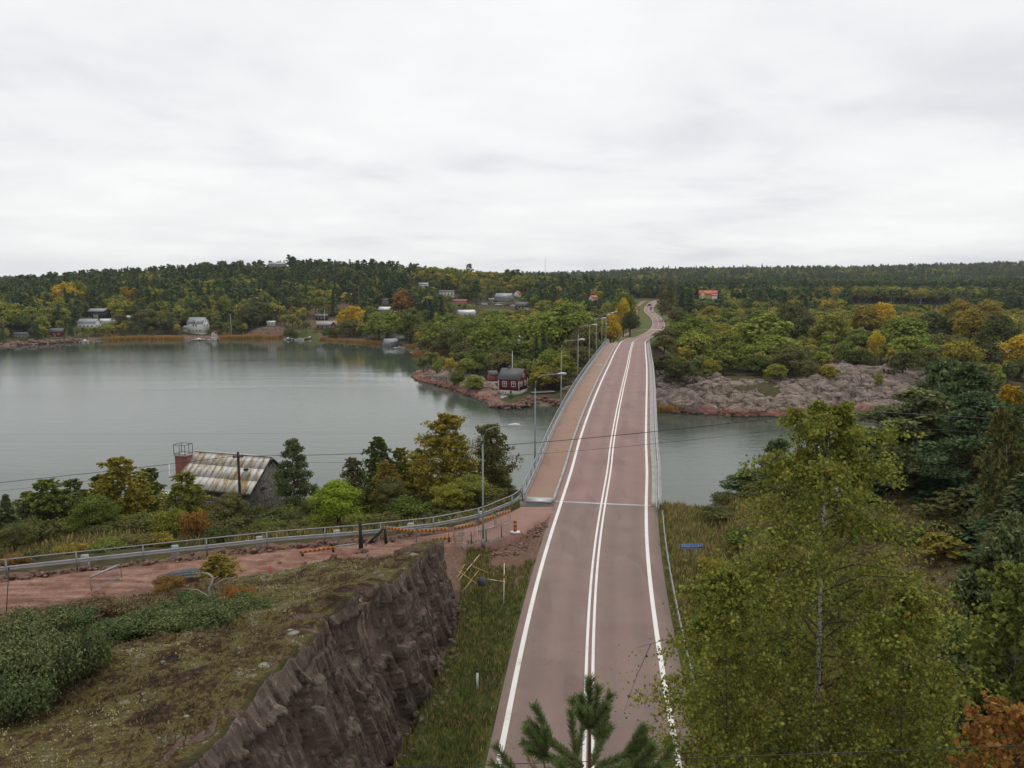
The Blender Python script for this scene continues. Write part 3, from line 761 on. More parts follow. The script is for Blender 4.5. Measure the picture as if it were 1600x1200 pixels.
# riprap round the jetty: heaped stones, joined
def rock_heap(name, pts, label, cat, mat, smin, smax, n, spread, seed, zf=None):
    rn = np.random.RandomState(seed); V = []; F = []; o = 0
    arrs = []
    for m_ in STONE:
        a = np.empty(len(m_.vertices) * 3); m_.vertices.foreach_get('co', a); f = np.array([p.vertices[:] for p in m_.polygons]); arrs.append((a.reshape(-1, 3), f))
    pts = np.array(pts, float); L = np.concatenate(([0], np.cumsum(np.linalg.norm(np.diff(pts, axis=0), axis=1))))
    for i in range(n):
        s_ = rn.rand() * L[-1]; p = np.array([np.interp(s_, L, pts[:, k]) for k in range(3)]); p[:2] += rn.randn(2) * spread
        z = zf(p[0], p[1]) if zf else p[2] + rn.randn() * spread * .3
        a, f = arrs[rn.randint(6)]; s = rn.uniform(smin, smax); g = rn.rand() * 6.3
        Rm = np.array([[math.cos(g), -math.sin(g), 0], [math.sin(g), math.cos(g), 0], [0, 0, 1]])
        V.append((a * s * rn.uniform(.7, 1.2, 3)) @ Rm.T + (p[0], p[1], z + s * .2)); F.append(f + o); o += len(a)
    return tag(obj(name, mesh_np(name, np.concatenate(V), np.concatenate(F)), mat), label, cat, kind='stuff')
rock_heap('riprap', [at_z(768, 634, .2), at_z(795, 637, .3), at_z(822, 632, .5), at_z(836, 622, 1)], 'heap of broken red stones round the end of the jetty', 'stones', M['redrock'], .3, .75, 150, .9, 1)
rock_heap('riprap', [at_z(852, 624, .8), at_z(875, 632, .3), at_z(915, 640, .2)], 'heap of broken red stones along the shore under the bridge', 'stones', M['redrock'], .3, .75, 120, .9, 2)
rock_heap('shore_stones', [at_z(648, 591, .1), at_z(690, 602, .1), at_z(735, 618, .1), at_z(764, 630, .1)], 'loose reddish stones at the water edge of the headland', 'stones', M['redrock'], .2, .6, 110, .6, 3)
rock_heap('shore_stones', [at_z(1030, 642, .1), at_z(1150, 650, .1), at_z(1240, 650, .1), at_z(1330, 646, .1)], 'reddish stones along the water edge of the right bank', 'stones', M['redrock'], .2, .7, 120, .8, 4)
rock_heap('shore_stones', [at_z(0, 540, .1), at_z(60, 537, .2), at_z(125, 533, .2)], 'pale red stones along the far left shore', 'stones', M['redrock'], .5, 1.5, 160, 1.6, 5)

# ================================================================== gravel path and its dug-up apron
def gravel_mat():
    m_, t = new_mat('red_gravel'); p = pos_n(t)
    a, b, c_ = noise_n(t, p, .5, 5, .6, .5), noise_n(t, p, 5, 5, .7), noise_n(t, p, 26, 3, .7)
    v = noise_n(t, mapn(t, p, (.25, 2.2, 1), (0, 0, R(-19))), 1., 4, .6)
    f = mth(t, 'ADD', mth(t, 'MULTIPLY', a, .3), mth(t, 'ADD', mth(t, 'MULTIPLY', v, .3), mth(t, 'ADD', mth(t, 'MULTIPLY', b, .2), mth(t, 'MULTIPLY', c_, .2))))
    c = ramp_n(t, f, [(.4, (.1, .05, .037)), (.47, (.175, .09, .066)), (.52, (.235, .132, .1)), (.6, (.32, .22, .175))])
    pbsdf(t, c, .95, 0, .1, bump_n(t, mth(t, 'ADD', b, c_), .6, .06))
    return m_
M['gravel'] = gravel_mat()
gx2 = np.arange(-90, -3.5, .35); rows = 14; V = []
lo = np.interp(gx2, PL[:, 0], PL[:, 1]) + (fbm(gx2 / 1.1, gx2 * 0, 3, 3) - .5) * 1.6; hi = np.interp(gx2, PU[:, 0], PU[:, 1]) - .45 + (fbm(gx2 / .8, gx2 * 0, 9, 3) - .5) * .7
for r in range(rows + 1):
    q = r / rows; y = lo + (hi - lo) * q
    rut = -.05 * (np.exp(-((q - .32) / .07) ** 2) + np.exp(-((q - .66) / .07) ** 2))
    edge = -.12 * (1 - smooth(0, .1, q)) - .12 * smooth(.9, 1, q)
    V.append(np.stack([gx2, y, 12.12 + rut + edge + (fbm(gx2 / .6, y / .6, 61, 3) - .5) * .1], -1))
n = len(gx2); idx = np.arange(n * (rows + 1)).reshape(rows + 1, n)
F = np.stack([idx[:-1, :-1], idx[:-1, 1:], idx[1:, 1:], idx[1:, :-1]], -1).reshape(-1, 4)
tag(obj('gravel_path', mesh_np('gravel_path', np.concatenate(V), F, True), M['gravel']), kind='structure')
la = np.array([(-3.6, 54.8), (-1, 56.2), (.6, 57.6), (1.5, 59.6), (2.5, 61.2), (3.2, 62.2), (3.35, 64)]); ua = np.array([(-3.6, 58.6), (-2.6, 59.3), (-1.8, 60.2), (-.9, 61.4), (-.1, 62.5), (.4, 63.3), (.75, 64)])
t_ = np.linspace(0, 6, 60); LA = np.stack([np.interp(t_, range(7), la[:, k]) for k in (0, 1)], -1); UA = np.stack([np.interp(t_, range(7), ua[:, k]) for k in (0, 1)], -1)
LA += (fbm(t_ * 4, t_ * 0, 13, 3)[:, None] - .5) * .8 * np.array([1, .2]) * smooth(0, .6, 6 - t_)[:, None]
V = []; U = []
for r in range(7):
    q = r / 6; P = LA + (UA - LA) * q
    zz = 12.13 + (smooth(55, 64, P[:, 1])) * .24
    if r == 0: V.append(np.column_stack([P + (.25, -.12), np.minimum(zz - .1, H(P[:, 0] + .25, P[:, 1] - .12) - .15)])); U.append(P)
    V.append(np.column_stack([P, zz])); U.append(P)
n = 60; idx = np.arange(n * 8).reshape(8, n); F = np.stack([idx[:-1, :-1], idx[:-1, 1:], idx[1:, 1:], idx[1:, :-1]], -1).reshape(-1, 4)
me = mesh_np('path_apron', np.concatenate(V), F, True); l_ = me.uv_layers.new(name='UVMap'); l_.data.foreach_set('uv', np.concatenate(U).astype(np.float32)[F.ravel()].ravel())
tag(obj('path_apron', me, M['apron']), kind='structure')

# ================================================================== bridge
bridge = thing('road_bridge', 'long concrete road bridge over the strait with red asphalt and cycle lane', 'bridge', road_at(BR0, 0))
BI = Matrix.Translation(-bridge.location)
def under(o, root=None):
    o.parent = root or bridge
    o.matrix_parent_inverse = Matrix.Translation(-bridge.location)
    return o
mb = MB(); solid_ribbon(mb, BR0, BR1, -7.0, 4.75, -.75, -.02); under(mb.build('deck', M['concrete']))
mb = MB(); solid_ribbon(mb, BR0 + 2, BR1 - 2, -4.6, 2.6, -2.4, -.76); under(mb.build('girder', M['concrete']))
under(ribbon('carriageway', BR0, BR1, (-4.1, -2, 0, 2, 3.95), .03, M['asphalt_br']))
under(ribbon('cycle_lane', BR0, BR1, (-6.6, -5.4, -4.3), .05, M['cycle']))
mb = MB(); solid_ribbon(mb, BR0, BR1, -4.3, -4.1, -.01, .16); under(mb.build('kerb', M['concrete']))
mb = MB(); solid_ribbon(mb, BR0, BR1, -7.04, -6.6, -.01, .2); under(mb.build('edge_beam', M['concrete']))
mb = MB(); solid_ribbon(mb, BR0, BR1, 3.95, 4.8, -.8, .22); under(mb.build('edge_beam', M['concrete']))
for y in (92, 122, 152, 182, 206):
    for o_ in (-3.4, 1.4):
        p = road_at(y, o_, -2.4); b_ = min(Hs(p[0], p[1]), 0) - 1.5
        mb = MB(); mb.box((0, 0, (p[2] + b_) / 2), (1.3, 1.6, p[2] - b_), .16)
        under(obj('pier', mb.mesh('pier'), M['concrete'], None, (p[0], p[1], 0)))
for y in (BR0 + .5, BR1 - .5):
    p = road_at(y, -1.1, 0); mb = MB(); mb.box((0, 0, p[2] / 2 - 1.4), (11.4, 1.6, p[2] + .8), .16)
    under(obj('abutment', mb.mesh('abutment'), M['concrete'], None, (p[0], p[1], 0)))
def across(name, y, o0, o1, wd, dz, mat):
    a, b, c, d = road_at(y - wd / 2, o0, dz), road_at(y - wd / 2, o1, dz), road_at(y + wd / 2, o1, dz), road_at(y + wd / 2, o0, dz)
    mb = MB(); mb.add([a, b, c, d] + [v - (0, 0, .03) for v in (a, b, c, d)], [(0, 1, 2, 3), (0, 4, 5, 1), (1, 5, 6, 2), (2, 6, 7, 3), (3, 7, 4, 0)])
    return under(mb.build(name, mat))
across('expansion_joint', BR0 + .9, -6.6, -4.3, 1.1, .075, M['galv2']); across('expansion_joint', BR0 + .7, -4.1, 3.95, .28, .037, M['galv2'])
across('expansion_joint', 150, -6.6, -4.3, .5, .075, M['galv2']); across('expansion_joint', BR1 - 1, -4.1, 3.95, .3, .037, M['galv2'])
# left railing: posts and rails; right railing: low beam with posts
def rail_line(mb, y0, y1, off, z, r, n=6):
    ii = np.where((YS >= y0) & (YS <= y1))[0]; mb.tube([road_pt(i, off, z) for i in ii], r, n)
railing = under(obj('railing', (lambda mb: ([rail_line(mb, BR0, BR1, -6.8, z, r) for z, r in ((1.3, .05), (1.0, .022), (.78, .022), (.56, .022), (.34, .03))], mb.mesh('railing'))[1])(MB()), M['galv']))
beamL = MB(); solid_ribbon(beamL, BR0, BR1, -6.66, -6.6, .48, .74); bl = beamL.build('guard_beam', M['galv2']); under(bl)
pm = MB().box((0, 0, .66), (.07, .1, 1.3)).mesh('post')
pm.materials.append(M['galv'])
for y in np.arange(BR0 + .6, BR1, 2.4):
    p = road_at(y, -6.8, 0); o = obj('post', pm, None, railing, p, .16)
    
railr = under(obj('railing', (lambda mb: ([rail_line(mb, BR0 - 2, BR1, 4.5, z, r) for z, r in ((1.05, .05), (.75, .022), (.48, .022))], mb.mesh('railing'))[1])(MB()), M['galv2'], None))
mb = MB(); solid_ribbon(mb, BR0 - 2, BR1, 4.3, 4.36, .42, .72); under(mb.build('guard_beam', M['galv2']))
pm2 = MB().box((0, 0, .6), (.07, .1, 1.0)).mesh('post'); pm2.materials.append(M['galv'])
for y in np.arange(BR0 + .6, BR1, 2.4):
    p = road_at(y, 4.5, 0); o = obj('post', pm2, None, railr, p, .16)

# ---- guard rails on posts
W_PROF = [(0, .0), (.05, .04), (.05, .09), (0, .15), (.05, .21), (.05, .26), (0, .30)]
def sweep(mb, path, prof, side=1):
    P = np.array(path, float); t = np.gradient(P[:, :2], axis=0); t /= np.linalg.norm(t, axis=1)[:, None]
    nx, ny = t[:, 1] * side, -t[:, 0] * side
    V = []; k = len(prof)
    for i in range(len(P)):
        for o, z in prof: V.append((P[i, 0] + nx[i] * o, P[i, 1] + ny[i] * o, P[i, 2] + z))
    F = [(i * k + j, i * k + j + 1, (i + 1) * k + j + 1, (i + 1) * k + j) for i in range(len(P) - 1) for j in range(k - 1)]
    return mb.add(V, F)
def guard_rail(label, pts, step, top_rail, beam_z=.45, post_h=.8, side=1):
    P = np.array(pts, float); L = np.concatenate(([0], np.cumsum(np.linalg.norm(np.diff(P[:, :2], axis=0), axis=1))))
    def at(s_): return np.array([np.interp(s_, L, P[:, k]) for k in range(3)])
    root = thing('guard_rail', label, 'guard rail', P[0])
    fine = [at(s_) for s_ in np.arange(0, L[-1] + .01, .5)]
    loc = lambda A: [tuple(np.array(a) - P[0]) for a in A]
    obj('beam', sweep(MB(), loc([f + (0, 0, beam_z) for f in fine]), W_PROF, side).mesh('beam', True), M['galv2'], root)
    if top_rail:
        obj('top_rail', MB().tube(loc([f + (0, 0, top_rail) for f in fine]), .045, 6).mesh('top_rail', True), M['galv'], root)
    pm_ = MB().box((0, 0, post_h / 2 - .2), (.09, .11, post_h + .4)).mesh('post'); pm_.materials.append(M['galv'])
    for s_ in np.arange(.4, L[-1], step):
        obj('post', pm_, None, root, at(s_) - P[0] - (0, 0, 0), math.atan2(*(at(s_ + .2) - at(s_ - .2))[1::-1]))
    return root
xs = np.concatenate([np.arange(-70, -8, 1.0), np.arange(-8, .9, .4)])
pth = [(x, float(np.interp(x, PU[:, 0], PU[:, 1])) + .25, 12.05 + .25 * float(smooth(-4, .8, x))) for x in xs]
pth.append(tuple(road_at(BR0 + 1.2, -6.8)))
guard_rail('double steel guard rail along the outer edge of the red gravel path', pth, 4.0, 1.15, .42, 1.15)
guard_rail('low steel guard rail along the right shoulder of the road', [tuple(road_at(y, 4.8, -.08)) for y in np.arange(6, BR0 - 1.9, 2)], 2.0, None, .45, .75, -1)
guard_rail('steel guard rail beside the road beyond the bridge', [tuple(road_at(y, 4.6, -.05)) for y in np.arange(BR1 + 1, 262, 2)], 4.0, None, .45, .75, -1)
# short granite kerb posts behind the path rail
gp = MB().box((0, 0, .45), (.5, .38, 1.3), taper=.85).mesh('stub'); gp.materials.append(M['concrete'])
for x in np.arange(-44, -1, 5.2):
    y = float(np.interp(x, PU[:, 0], PU[:, 1])) + .75
    tag(obj('stone_post', gp, None, None, (x, y, 11.7), .3), 'short pale granite post behind the path guard rail', 'post', 'granite posts along the gravel path')
# rubble lines along both edges of the path, joined
rock_heap('path_rubble', [(x, float(np.interp(x, PU[:, 0], PU[:, 1])) - .3, 12.1) for x in range(-60, -4, 2)], 'line of broken reddish stones along the path under the rail', 'stones', M['redrock'], .06, .24, 420, .28, 6)
rock_heap('dug_rubble', [(-2, 54.0, 12.1), (.3, 55.2, 12.1), (1.2, 57, 12.1), (2.3, 60.2, 12.2)], 'dug-up stones and soil between the path and the road', 'stones', M['redrock'], .04, .16, 200, .35, 7, Hs)
rock_heap('dug_rubble', [(-14, 49.5, 12.1), (-10, 50.5, 12.1), (-7, 50.5, 12.5)], 'loose stones on the bare soil behind the rock top', 'stones', M['redrock'], .05, .3, 200, 1.1, 8, Hs)
rock_heap('edge_rubble', [(float(np.interp(y, CB[:, 0], CB[:, 1])) + .3, y, 11.7) for y in range(16, 47, 3)], 'fallen stones along the foot of the rock face', 'stones', M['cutrock'], .04, .2, 130, .45, 9, Hs)
for i, (y, dx, s) in enumerate([(26.6, -.9, .55), (28.3, -1.4, .4), (31.5, -.7, .6), (36, -.8, .6), (38, -1.1, .5), (23.5, -.5, .3), (41, -.6, .4), (33.4, -.9, .35)]):
    x = float(np.interp(y, CT[:, 0], CT[:, 1])) + dx
    put_rock(STONE[i % 6], 'boulder', 'pale lichened stone lying on the edge of the rock face', 'rock', (x, y, Hs(x, y)), (s * .5, s * .7, s * .26), 'stones along the rock edge', M['greyrock'])

# ================================================================== lamps
def make_lamp(h, arm, label, group=None):
    r = thing('street_lamp', label, 'street lamp', group=group)
    pole = MB().tube([(0, 0, -1.2), (0, 0, 1.2), (0, 0, h - 1.2)], [.085, .075, .055], 8)
    pole.tube([(0, 0, -.3), (0, 0, .5)], .13, 8); pole.build('pole', M['galv'], r, True)
    a = [(0, 0, h - 1.2), (.06, 0, h - .6), (.28, 0, h - .2), (.7, 0, h + .02), (arm, 0, h + .18)]
    MB().tube(a, [.05, .045, .04, .038, .034], 8).build('arm', M['galv'], r, True)
    hd = MB(); hd.tube([(arm - .12, 0, h + .19), (arm + .1, 0, h + .22), (arm + .45, 0, h + .24), (arm + .7, 0, h + .22), (arm + .78, 0, h + .2)], [.05, .085, .11, .09, .03], 8)
    hd.build('lamp_head', M['paleroof'] if 'paleroof' in M else M['galv2'], r, True)
    return r
G = 'lamps along the bridge railing'
lamp = make_lamp(8.9, 2.2, 'tall grey street lamp with curved arm standing by the bridge railing', G)
for i, y in enumerate((74.5, 99, 123, 148, 172, 196, 219)):
    o = lamp if i == 0 else copy_tree(lamp)
    p = road_at(y, -7.15, 0); o.location = p; o.rotation_euler = (0, 0, -math.atan(.165))
    # bracket that ties the pole to the edge beam
    o.location.z -= .2
lp = make_lamp(8.6, 1.9, 'grey street lamp with curved arm beside the crowd barriers')
p = at_z(755, 852, 12.0); lp.location = p; lp.rotation_euler = (0, 0, R(-6))
for y, o_ in ((246, -14.5), (272, -15), (300, -16), (330, -16), (362, -15)):
    o = copy_tree(lamp); p = road_at(y, o_, 0); p[2] = Hs(p[0], p[1]); o.location = p; o.rotation_euler = (0, 0, -.2); tag(o, 'grey street lamp beside the footpath beyond the bridge', None, 'lamps along the footpath')

# ================================================================== road works: barriers, boards, sticks
def barrier(a, b, z, board, label, group, h=1.1):
    a, b = np.array(a, float)[:2], np.array(b, float)[:2]; d = b - a; L = float(np.hypot(*d)); rz = math.atan2(d[1], d[0])
    r = thing('crowd_barrier', label, 'barrier', (a[0], a[1], z), rz, group)
    f = MB(); f.tube([(0, 0, .12), (0, 0, h - .08), (.08, 0, h), (L - .08, 0, h), (L, 0, h - .08), (L, 0, .12)], .024, 6); f.tube([(0, 0, .18), (L, 0, .18)], .02, 6)
    f.build('frame', M['galv'], r)
    br = MB()
    for k in range(1, int(L / .13)): br.tube([(k * .13, 0, .18), (k * .13, 0, h)], .009, 4, False)
    tag(br.build('bars', M['galv'], r), kind='stuff')
    for x in (.25, L - .25):
        MB().tube([(x, -.32, .01), (x, -.12, .14), (x, .12, .14), (x, .32, .01)], .02, 5).build('foot', M['galv'], r)
    if board:
        bo = MB().box((L / 2, -.05, h - .12), (L * .96, .03, .17)).build('board', M['signyel'], r)
        st = MB(); n = max(3, int(L / .27)); wd = L * .96 / (2 * n)
        for k in range(n): st.box((L * .02 + wd * (2 * k + .5), -.05, h - .12), (wd, .037, .176))
        tag(st.build('stripes', M['signred'], bo), kind='stuff')
    return r
g1, g2 = 'barriers with striped boards', 'plain barriers beside the path'
for x0, y0, x1, y1, bd in [(601, 822, 650, 827, 1), (650.5, 827, 701, 824, 1), (709, 823, 742, 816, 1), (748, 812, 773, 804, 1), (775, 803, 797, 796, 1),
                           (711, 832, 736, 830, 0), (737, 829, 759, 826, 0), (760, 826, 783, 820, 0), (784, 820, 806, 812, 0)]:
    zt = 13.2; a, b = at_z(x0, y0, zt), at_z(x1, y1, zt)
    barrier(a, b, 12.1 + .1 * float(smooth(58, 64, a[1])), bd, 'crowd barrier with red and yellow striped board beside the gravel path' if bd else 'plain steel crowd barrier between the path and the road', g1 if bd else g2)
def low_board(x0, y0, x1, y1, z, label, ext=0):
    a, b = at_z(x0, y0, z + .25), at_z(x1, y1, z + .25); d = b - a; L = float(np.hypot(d[0], d[1])); rz = math.atan2(d[1], d[0])
    r = thing('striped_board', label, 'barrier board', (a[0], a[1], z), rz)
    bo = MB().box((L / 2, 0, .25), (L, .04, .17)).build('board', M['signyel'], r)
    st = MB(); n = max(3, int(L / .28)); wd = L / (2 * n)
    for k in range(n): st.box((wd * (2 * k + .5), 0, .25), (wd, .048, .176))
    tag(st.build('stripes', M['signred'], bo), kind='stuff')
    for x in (.2, L - .2): MB().box((x, 0, .06), (.12, .3, .12)).build('foot', M['rubber'], r)
    if ext: MB().box((L + ext / 2, .0, .3), (ext, .05, .1)).build('rail', M['galv2'], r)
    return r
low_board(675, 843, 706, 840, 12.1, 'low red and yellow striped board in front of the barriers')
low_board(468, 863, 525, 855, 12.15, 'low red and yellow striped board with pale rail beside the bare soil', 1.6)
# marker panel
p = at_z(805, 833, 12.2); mk = thing('hazard_marker', 'narrow orange and red striped marker panel at the end of the barriers', 'marker', p, .1)
bo = MB().box((0, 0, .55), (.25, .03, .9)).build('panel', M['signyel'], mk); st = MB()
for k in range(3): st.box((0, 0, .25 + .3 * k), (.25, .036, .15), ry=0)
tag(st.build('stripes', M['signred'], bo), kind='stuff'); MB().box((0, 0, .06), (.7, .4, .12)).build('foot', M['white'], mk)
# leaning barrier lying by the path
p = at_z(143, 926, 12.1); q = at_z(190, 905, 12.1)
lb = barrier(p, q, 12.1, 0, 'steel barrier with pale top board standing askew beside the dark pipes', None, 1.0)
MB().box((1.0, 0, .98), (2.0, .06, .12)).build('top_board', M['galv2'], lb)
# tarred posts
p = at_z(563, 855, 12.15); t_ = thing('timber_post', 'upright charred black timber post at the edge of the path', 'post', p)
MB().tube([(0, 0, -.3), (.03, .02, .9), (.02, 0, 1.85)], [.13, .12, .1], 7).build('post', M['charwood'], t_); MB().tube([(.1, -.05, -.2), (.2, -.06, .8)], [.1, .07], 6).build('strut', M['charwood'], t_)
p = at_z(592, 848, 12.15); t_ = thing('timber_trestle', 'broken charred timbers leaning on each other by the path', 'timber', p)
MB().tube([(-.7, 0, 0), (.35, 0, 1.05)], [.1, .09], 6).build('beam', M['charwood'], t_); MB().tube([(.5, .1, -.1), (.45, .1, 1.0)], [.13, .1], 6).build('post', M['charwood'], t_); MB().tube([(-.35, .15, 0), (.25, .12, .85)], [.08, .07], 6).build('beam', M['greywood'], t_)
# bundle of dark drain pipes
p = at_z(250, 912, 12.15); q = at_z(318, 900, 12.15); d = q - p
pb = thing('pipe_bundle', 'bundle of dark grey ribbed drain pipes lying beside the gravel path', 'pipes', p, math.atan2(d[1], d[0]))
L = float(np.hypot(d[0], d[1]))
for k in range(7):
    yy = -.5 + .22 * k; sg = .12 * math.sin(k * 2.1)
    zz = .12 + .16 * math.sin(math.pi * k / 6) * 1.6
    ribs = [(x, yy + .1 * math.sin(x * 1.3 + k), zz + .12 * math.sin(math.pi * max(0, min(1, x / L)))) for x in np.arange(sg, L + sg, .07)]
    MB().tube(ribs, [.1 if j % 2 else .12 for j in range(len(ribs))], 8).build('pipe', M['pipe'], pb)
# red stakes
for (x, y, h, lab) in [(425, 908, 1.0, 'thin red marker stake on the rock behind the striped board'), ]:
    p = on_ground(x, y, 13.)
    t_ = thing('marker_stake', lab, 'stake', p); MB().box((0, 0, h / 2 - .1), (.06, .03, h + .2), ry=-.12).build('stake', M['redpaint'], t_); MB().box((-.04, 0, h * .55), (.1, .035, .07)).build('ribbon', M['signred'], t_)
# snow poles and broken sticks thrown on the bank
def stick(x0, y0, x1, y1, za, zb, r, mat, label, name='snow_pole'):
    a, b = at_z(x0, y0, za), at_z(x1, y1, zb)
    ga, gb = Hs(a[0], a[1]), Hs(b[0], b[1])
    a[2] = max(a[2], ga + r); 
    if zb - za < .5: b[2] = max(b[2], gb + r)
    t_ = thing(name, label, 'pole', a)
    c = (b - a)
    MB().tube([(0, 0, 0), tuple(c * .34), tuple(c)], [r, r, r * .8], 6).build('shaft', mat, t_)
    MB().tube([tuple(c * .62), tuple(c * .72)], r * 1.12, 6).build('band', M['signred'], t_)
    return t_
M['stickyel'] = paint('faded_yellow_paint', (.42, .3, .08), .6)
gsn = 'fallen snow poles on the bank'
for k, (x0, y0, x1, y1, mt) in enumerate([(716, 907, 749, 867, 'white'), (713, 905, 726, 882, 'signyel'), (722, 927, 748, 891, 'signyel'), (716, 895, 745, 912, 'signyel'), (737, 884, 763, 895, 'signyel'), (762, 905, 789, 909, 'white')]):
    tag(stick(x0, y0, x1, y1, 11.9, 12.15 + .1 * (k % 3), .026, M['cream' if mt == 'white' else 'stickyel'], 'pale snow pole thrown down on the bank by the rock' if mt == 'white' else 'yellow snow pole thrown down on the bank by the rock'), None, None, gsn + (' white' if mt == 'white' else ' yellow'))
stick(787, 943, 788, 880, 11.7, 13.5, .028, M['cream'], 'thin white snow pole standing upright on the verge')
# traffic sign seen from behind
M['signback'] = paint('grey_sign_back', (.12, .14, .15), .5, .3)
p = at_z(753, 957, 11.7); sg = thing('road_sign', 'back of a small dark road sign on a thin post left of the road', 'sign', (p[0], p[1], Hs(p[0], p[1])), .12)
MB().tube([(0, 0, -.3), (0, 0, 2.5)], .03, 6).build('post', M['darksteel'], sg)
MB().prism([(-.2, 1.95), (.2, 1.95), (.25, 2.0), (.25, 2.4), (.2, 2.45), (-.2, 2.45), (-.25, 2.4), (-.25, 2.0)], 'y', -.06, -.035).build('plate', M['signback'], sg)
# delineator
p = on_ground(746, 1080, 11.6); dl = thing('delineator_post', 'white edge marker post with dark top standing on the grass verge', 'marker post', (p[0], p[1], Hs(p[0], p[1])), .1)
MB().box((0, 0, .45), (.11, .07, .95), rx=-.05).build('post', M['white'], dl); MB().box((0, .045, .99), (.115, .075, .18), rx=-.05).build('reflector', M['darksteel'], dl)
p = at_z(1099, 1085, 11.8); dl2 = copy_tree(dl); dl2.location = (p[0], p[1], Hs(p[0], p[1])); tag(dl2, 'white edge marker post behind the birch leaves right of the road')
# place-name sign
p = at_y(1080, 884, 51); p[2] = Hs(p[0], 51.0); top_z = at_y(1080, 853.5, 51)[2]
sg = thing('place_sign', 'blue place-name sign with white letters on two posts right of the road', 'sign', p, R(2)); hz = float(top_z - p[2])
for x in (-.38, .38): MB().tube([(x, .05, -.3), (x, .05, hz + .12)], .025, 6).build('post', M['galv'], sg)
bo = MB().box((0, 0, hz), (1.42, .03, .34)).build('panel', M['signblue'], sg)
f = MB()
for (cx_, cz_, dx, dz) in ((0, .145, 1.36, .014), (0, -.145, 1.36, .014), (-.68, 0, .014, .3), (.68, 0, .014, .3)): f.box((cx_, -.017, hz + cz_), (dx, .006, dz))
f.build('border', M['white'], bo)
fc = bpy.data.curves.new('lettering', 'FONT'); fc.body = 'F\u00c4RJSUNDET'; fc.size = .2; fc.align_x = 'CENTER'; fc.align_y = 'CENTER'; fc.extrude = .002; fc.space_character = 1.12; fc.offset = .003
tmp = bpy.data.objects.new('tmp', fc); col.objects.link(tmp)
bpy.context.view_layer.update()
tm = bpy.data.meshes.new_from_object(tmp.evaluated_get(bpy.context.evaluated_depsgraph_get())); bpy.data.objects.remove(tmp)
tm.materials.clear(); tx_ = obj('lettering', tm, M['white'], bo); tx_.location = (0, -.019, hz); tx_.rotation_euler = (R(90), 0, 0)

# ================================================================== power line
def wire(label, pts, sag, r=.022, n=28):
    P = np.array(pts, float); out = []
    for a, b in zip(P[:-1], P[1:]):
        for t in np.linspace(0, 1, n): out.append(a + (b - a) * t - np.array((0, 0, 4 * sag * t * (1 - t))))
    return tag(MB().tube(out, r, 4).build('power_line', M['black']), label, 'cable')
def pole(x, y, ztop, label, group=None):
    g = Hs(x, y); h = ztop - g + .35
    r = thing('utility_pole', label, 'utility pole', (x, y, g), .2, group)
    MB().tube([(0, 0, -.8), (0, 0, h)], [.15, .11], 8).build('shaft', M['charwood'], r)
    MB().box((0, -.12, h - .45), (.9, .1, .1)).build('crossarm', M['charwood'], r)
    for x_ in (-.38, .38): MB().tube([(x_, -.12, h - .4), (x_, -.12, h - .2)], [.05, .03], 6).build('insulator', M['darksteel'], r)
    return r
pA = at_y(372, 712, 72); pB = at_y(1313, 640, 47)
pole(pA[0], pA[1], pA[2], 'dark wooden utility pole in front of the rusty tin roof')
pR = pole(pB[0], pB[1], pB[2], 'slim utility pole with white box half hidden behind the birch')
bz = at_y(1311, 766, 47)[2] - pR.location.z
MB().box((0, -.22, bz), (.3, .22, .62)).build('meter_box', M['white'], pR)
pC = np.array((-75, 38, 17.5)); pD = np.array((75, 22, 26.0))
pole(pC[0], pC[1], pC[2], 'wooden utility pole beyond the left end of the gravel path'); pole(pD[0], pD[1], pD[2], 'wooden utility pole on the wooded slope to the right')
wire('black power line running from pole to pole above the road', [pC, pA, pB, pD], .75)
wire('thin lower cable running from pole to pole above the road', [pC - (0, 0, .5), pA - (0, 0, .5), pB - (0, 0, .75), pD - (0, 0, .7)], .95, .011)
wA = at_y(-300, 1218, 12.5); wB = at_y(1900, 1152, 12.5)
pole(wA[0], wA[1], wA[2], 'wooden utility pole on the mossy rock beside the lookout'); pole(wB[0], wB[1], wB[2], 'wooden utility pole in the trees beside the lookout')
wire('thin dark cable passing low in front of the rock face', [wA, wB], .1, .008)
p = at_z(8, 955, 12.3); t_ = thing('marker_rod', 'thin dark leaning rod beside the gravel path', 'rod', (p[0], p[1], Hs(p[0], p[1])))
MB().tube([(0, 0, -.2), (.35, .1, 2.7)], .025, 5).build('rod', M['darksteel'], t_); MB().tube([(.35, .1, 2.7), (.36, .1, 2.85)], .04, 5).build('cap', M['black'], t_)

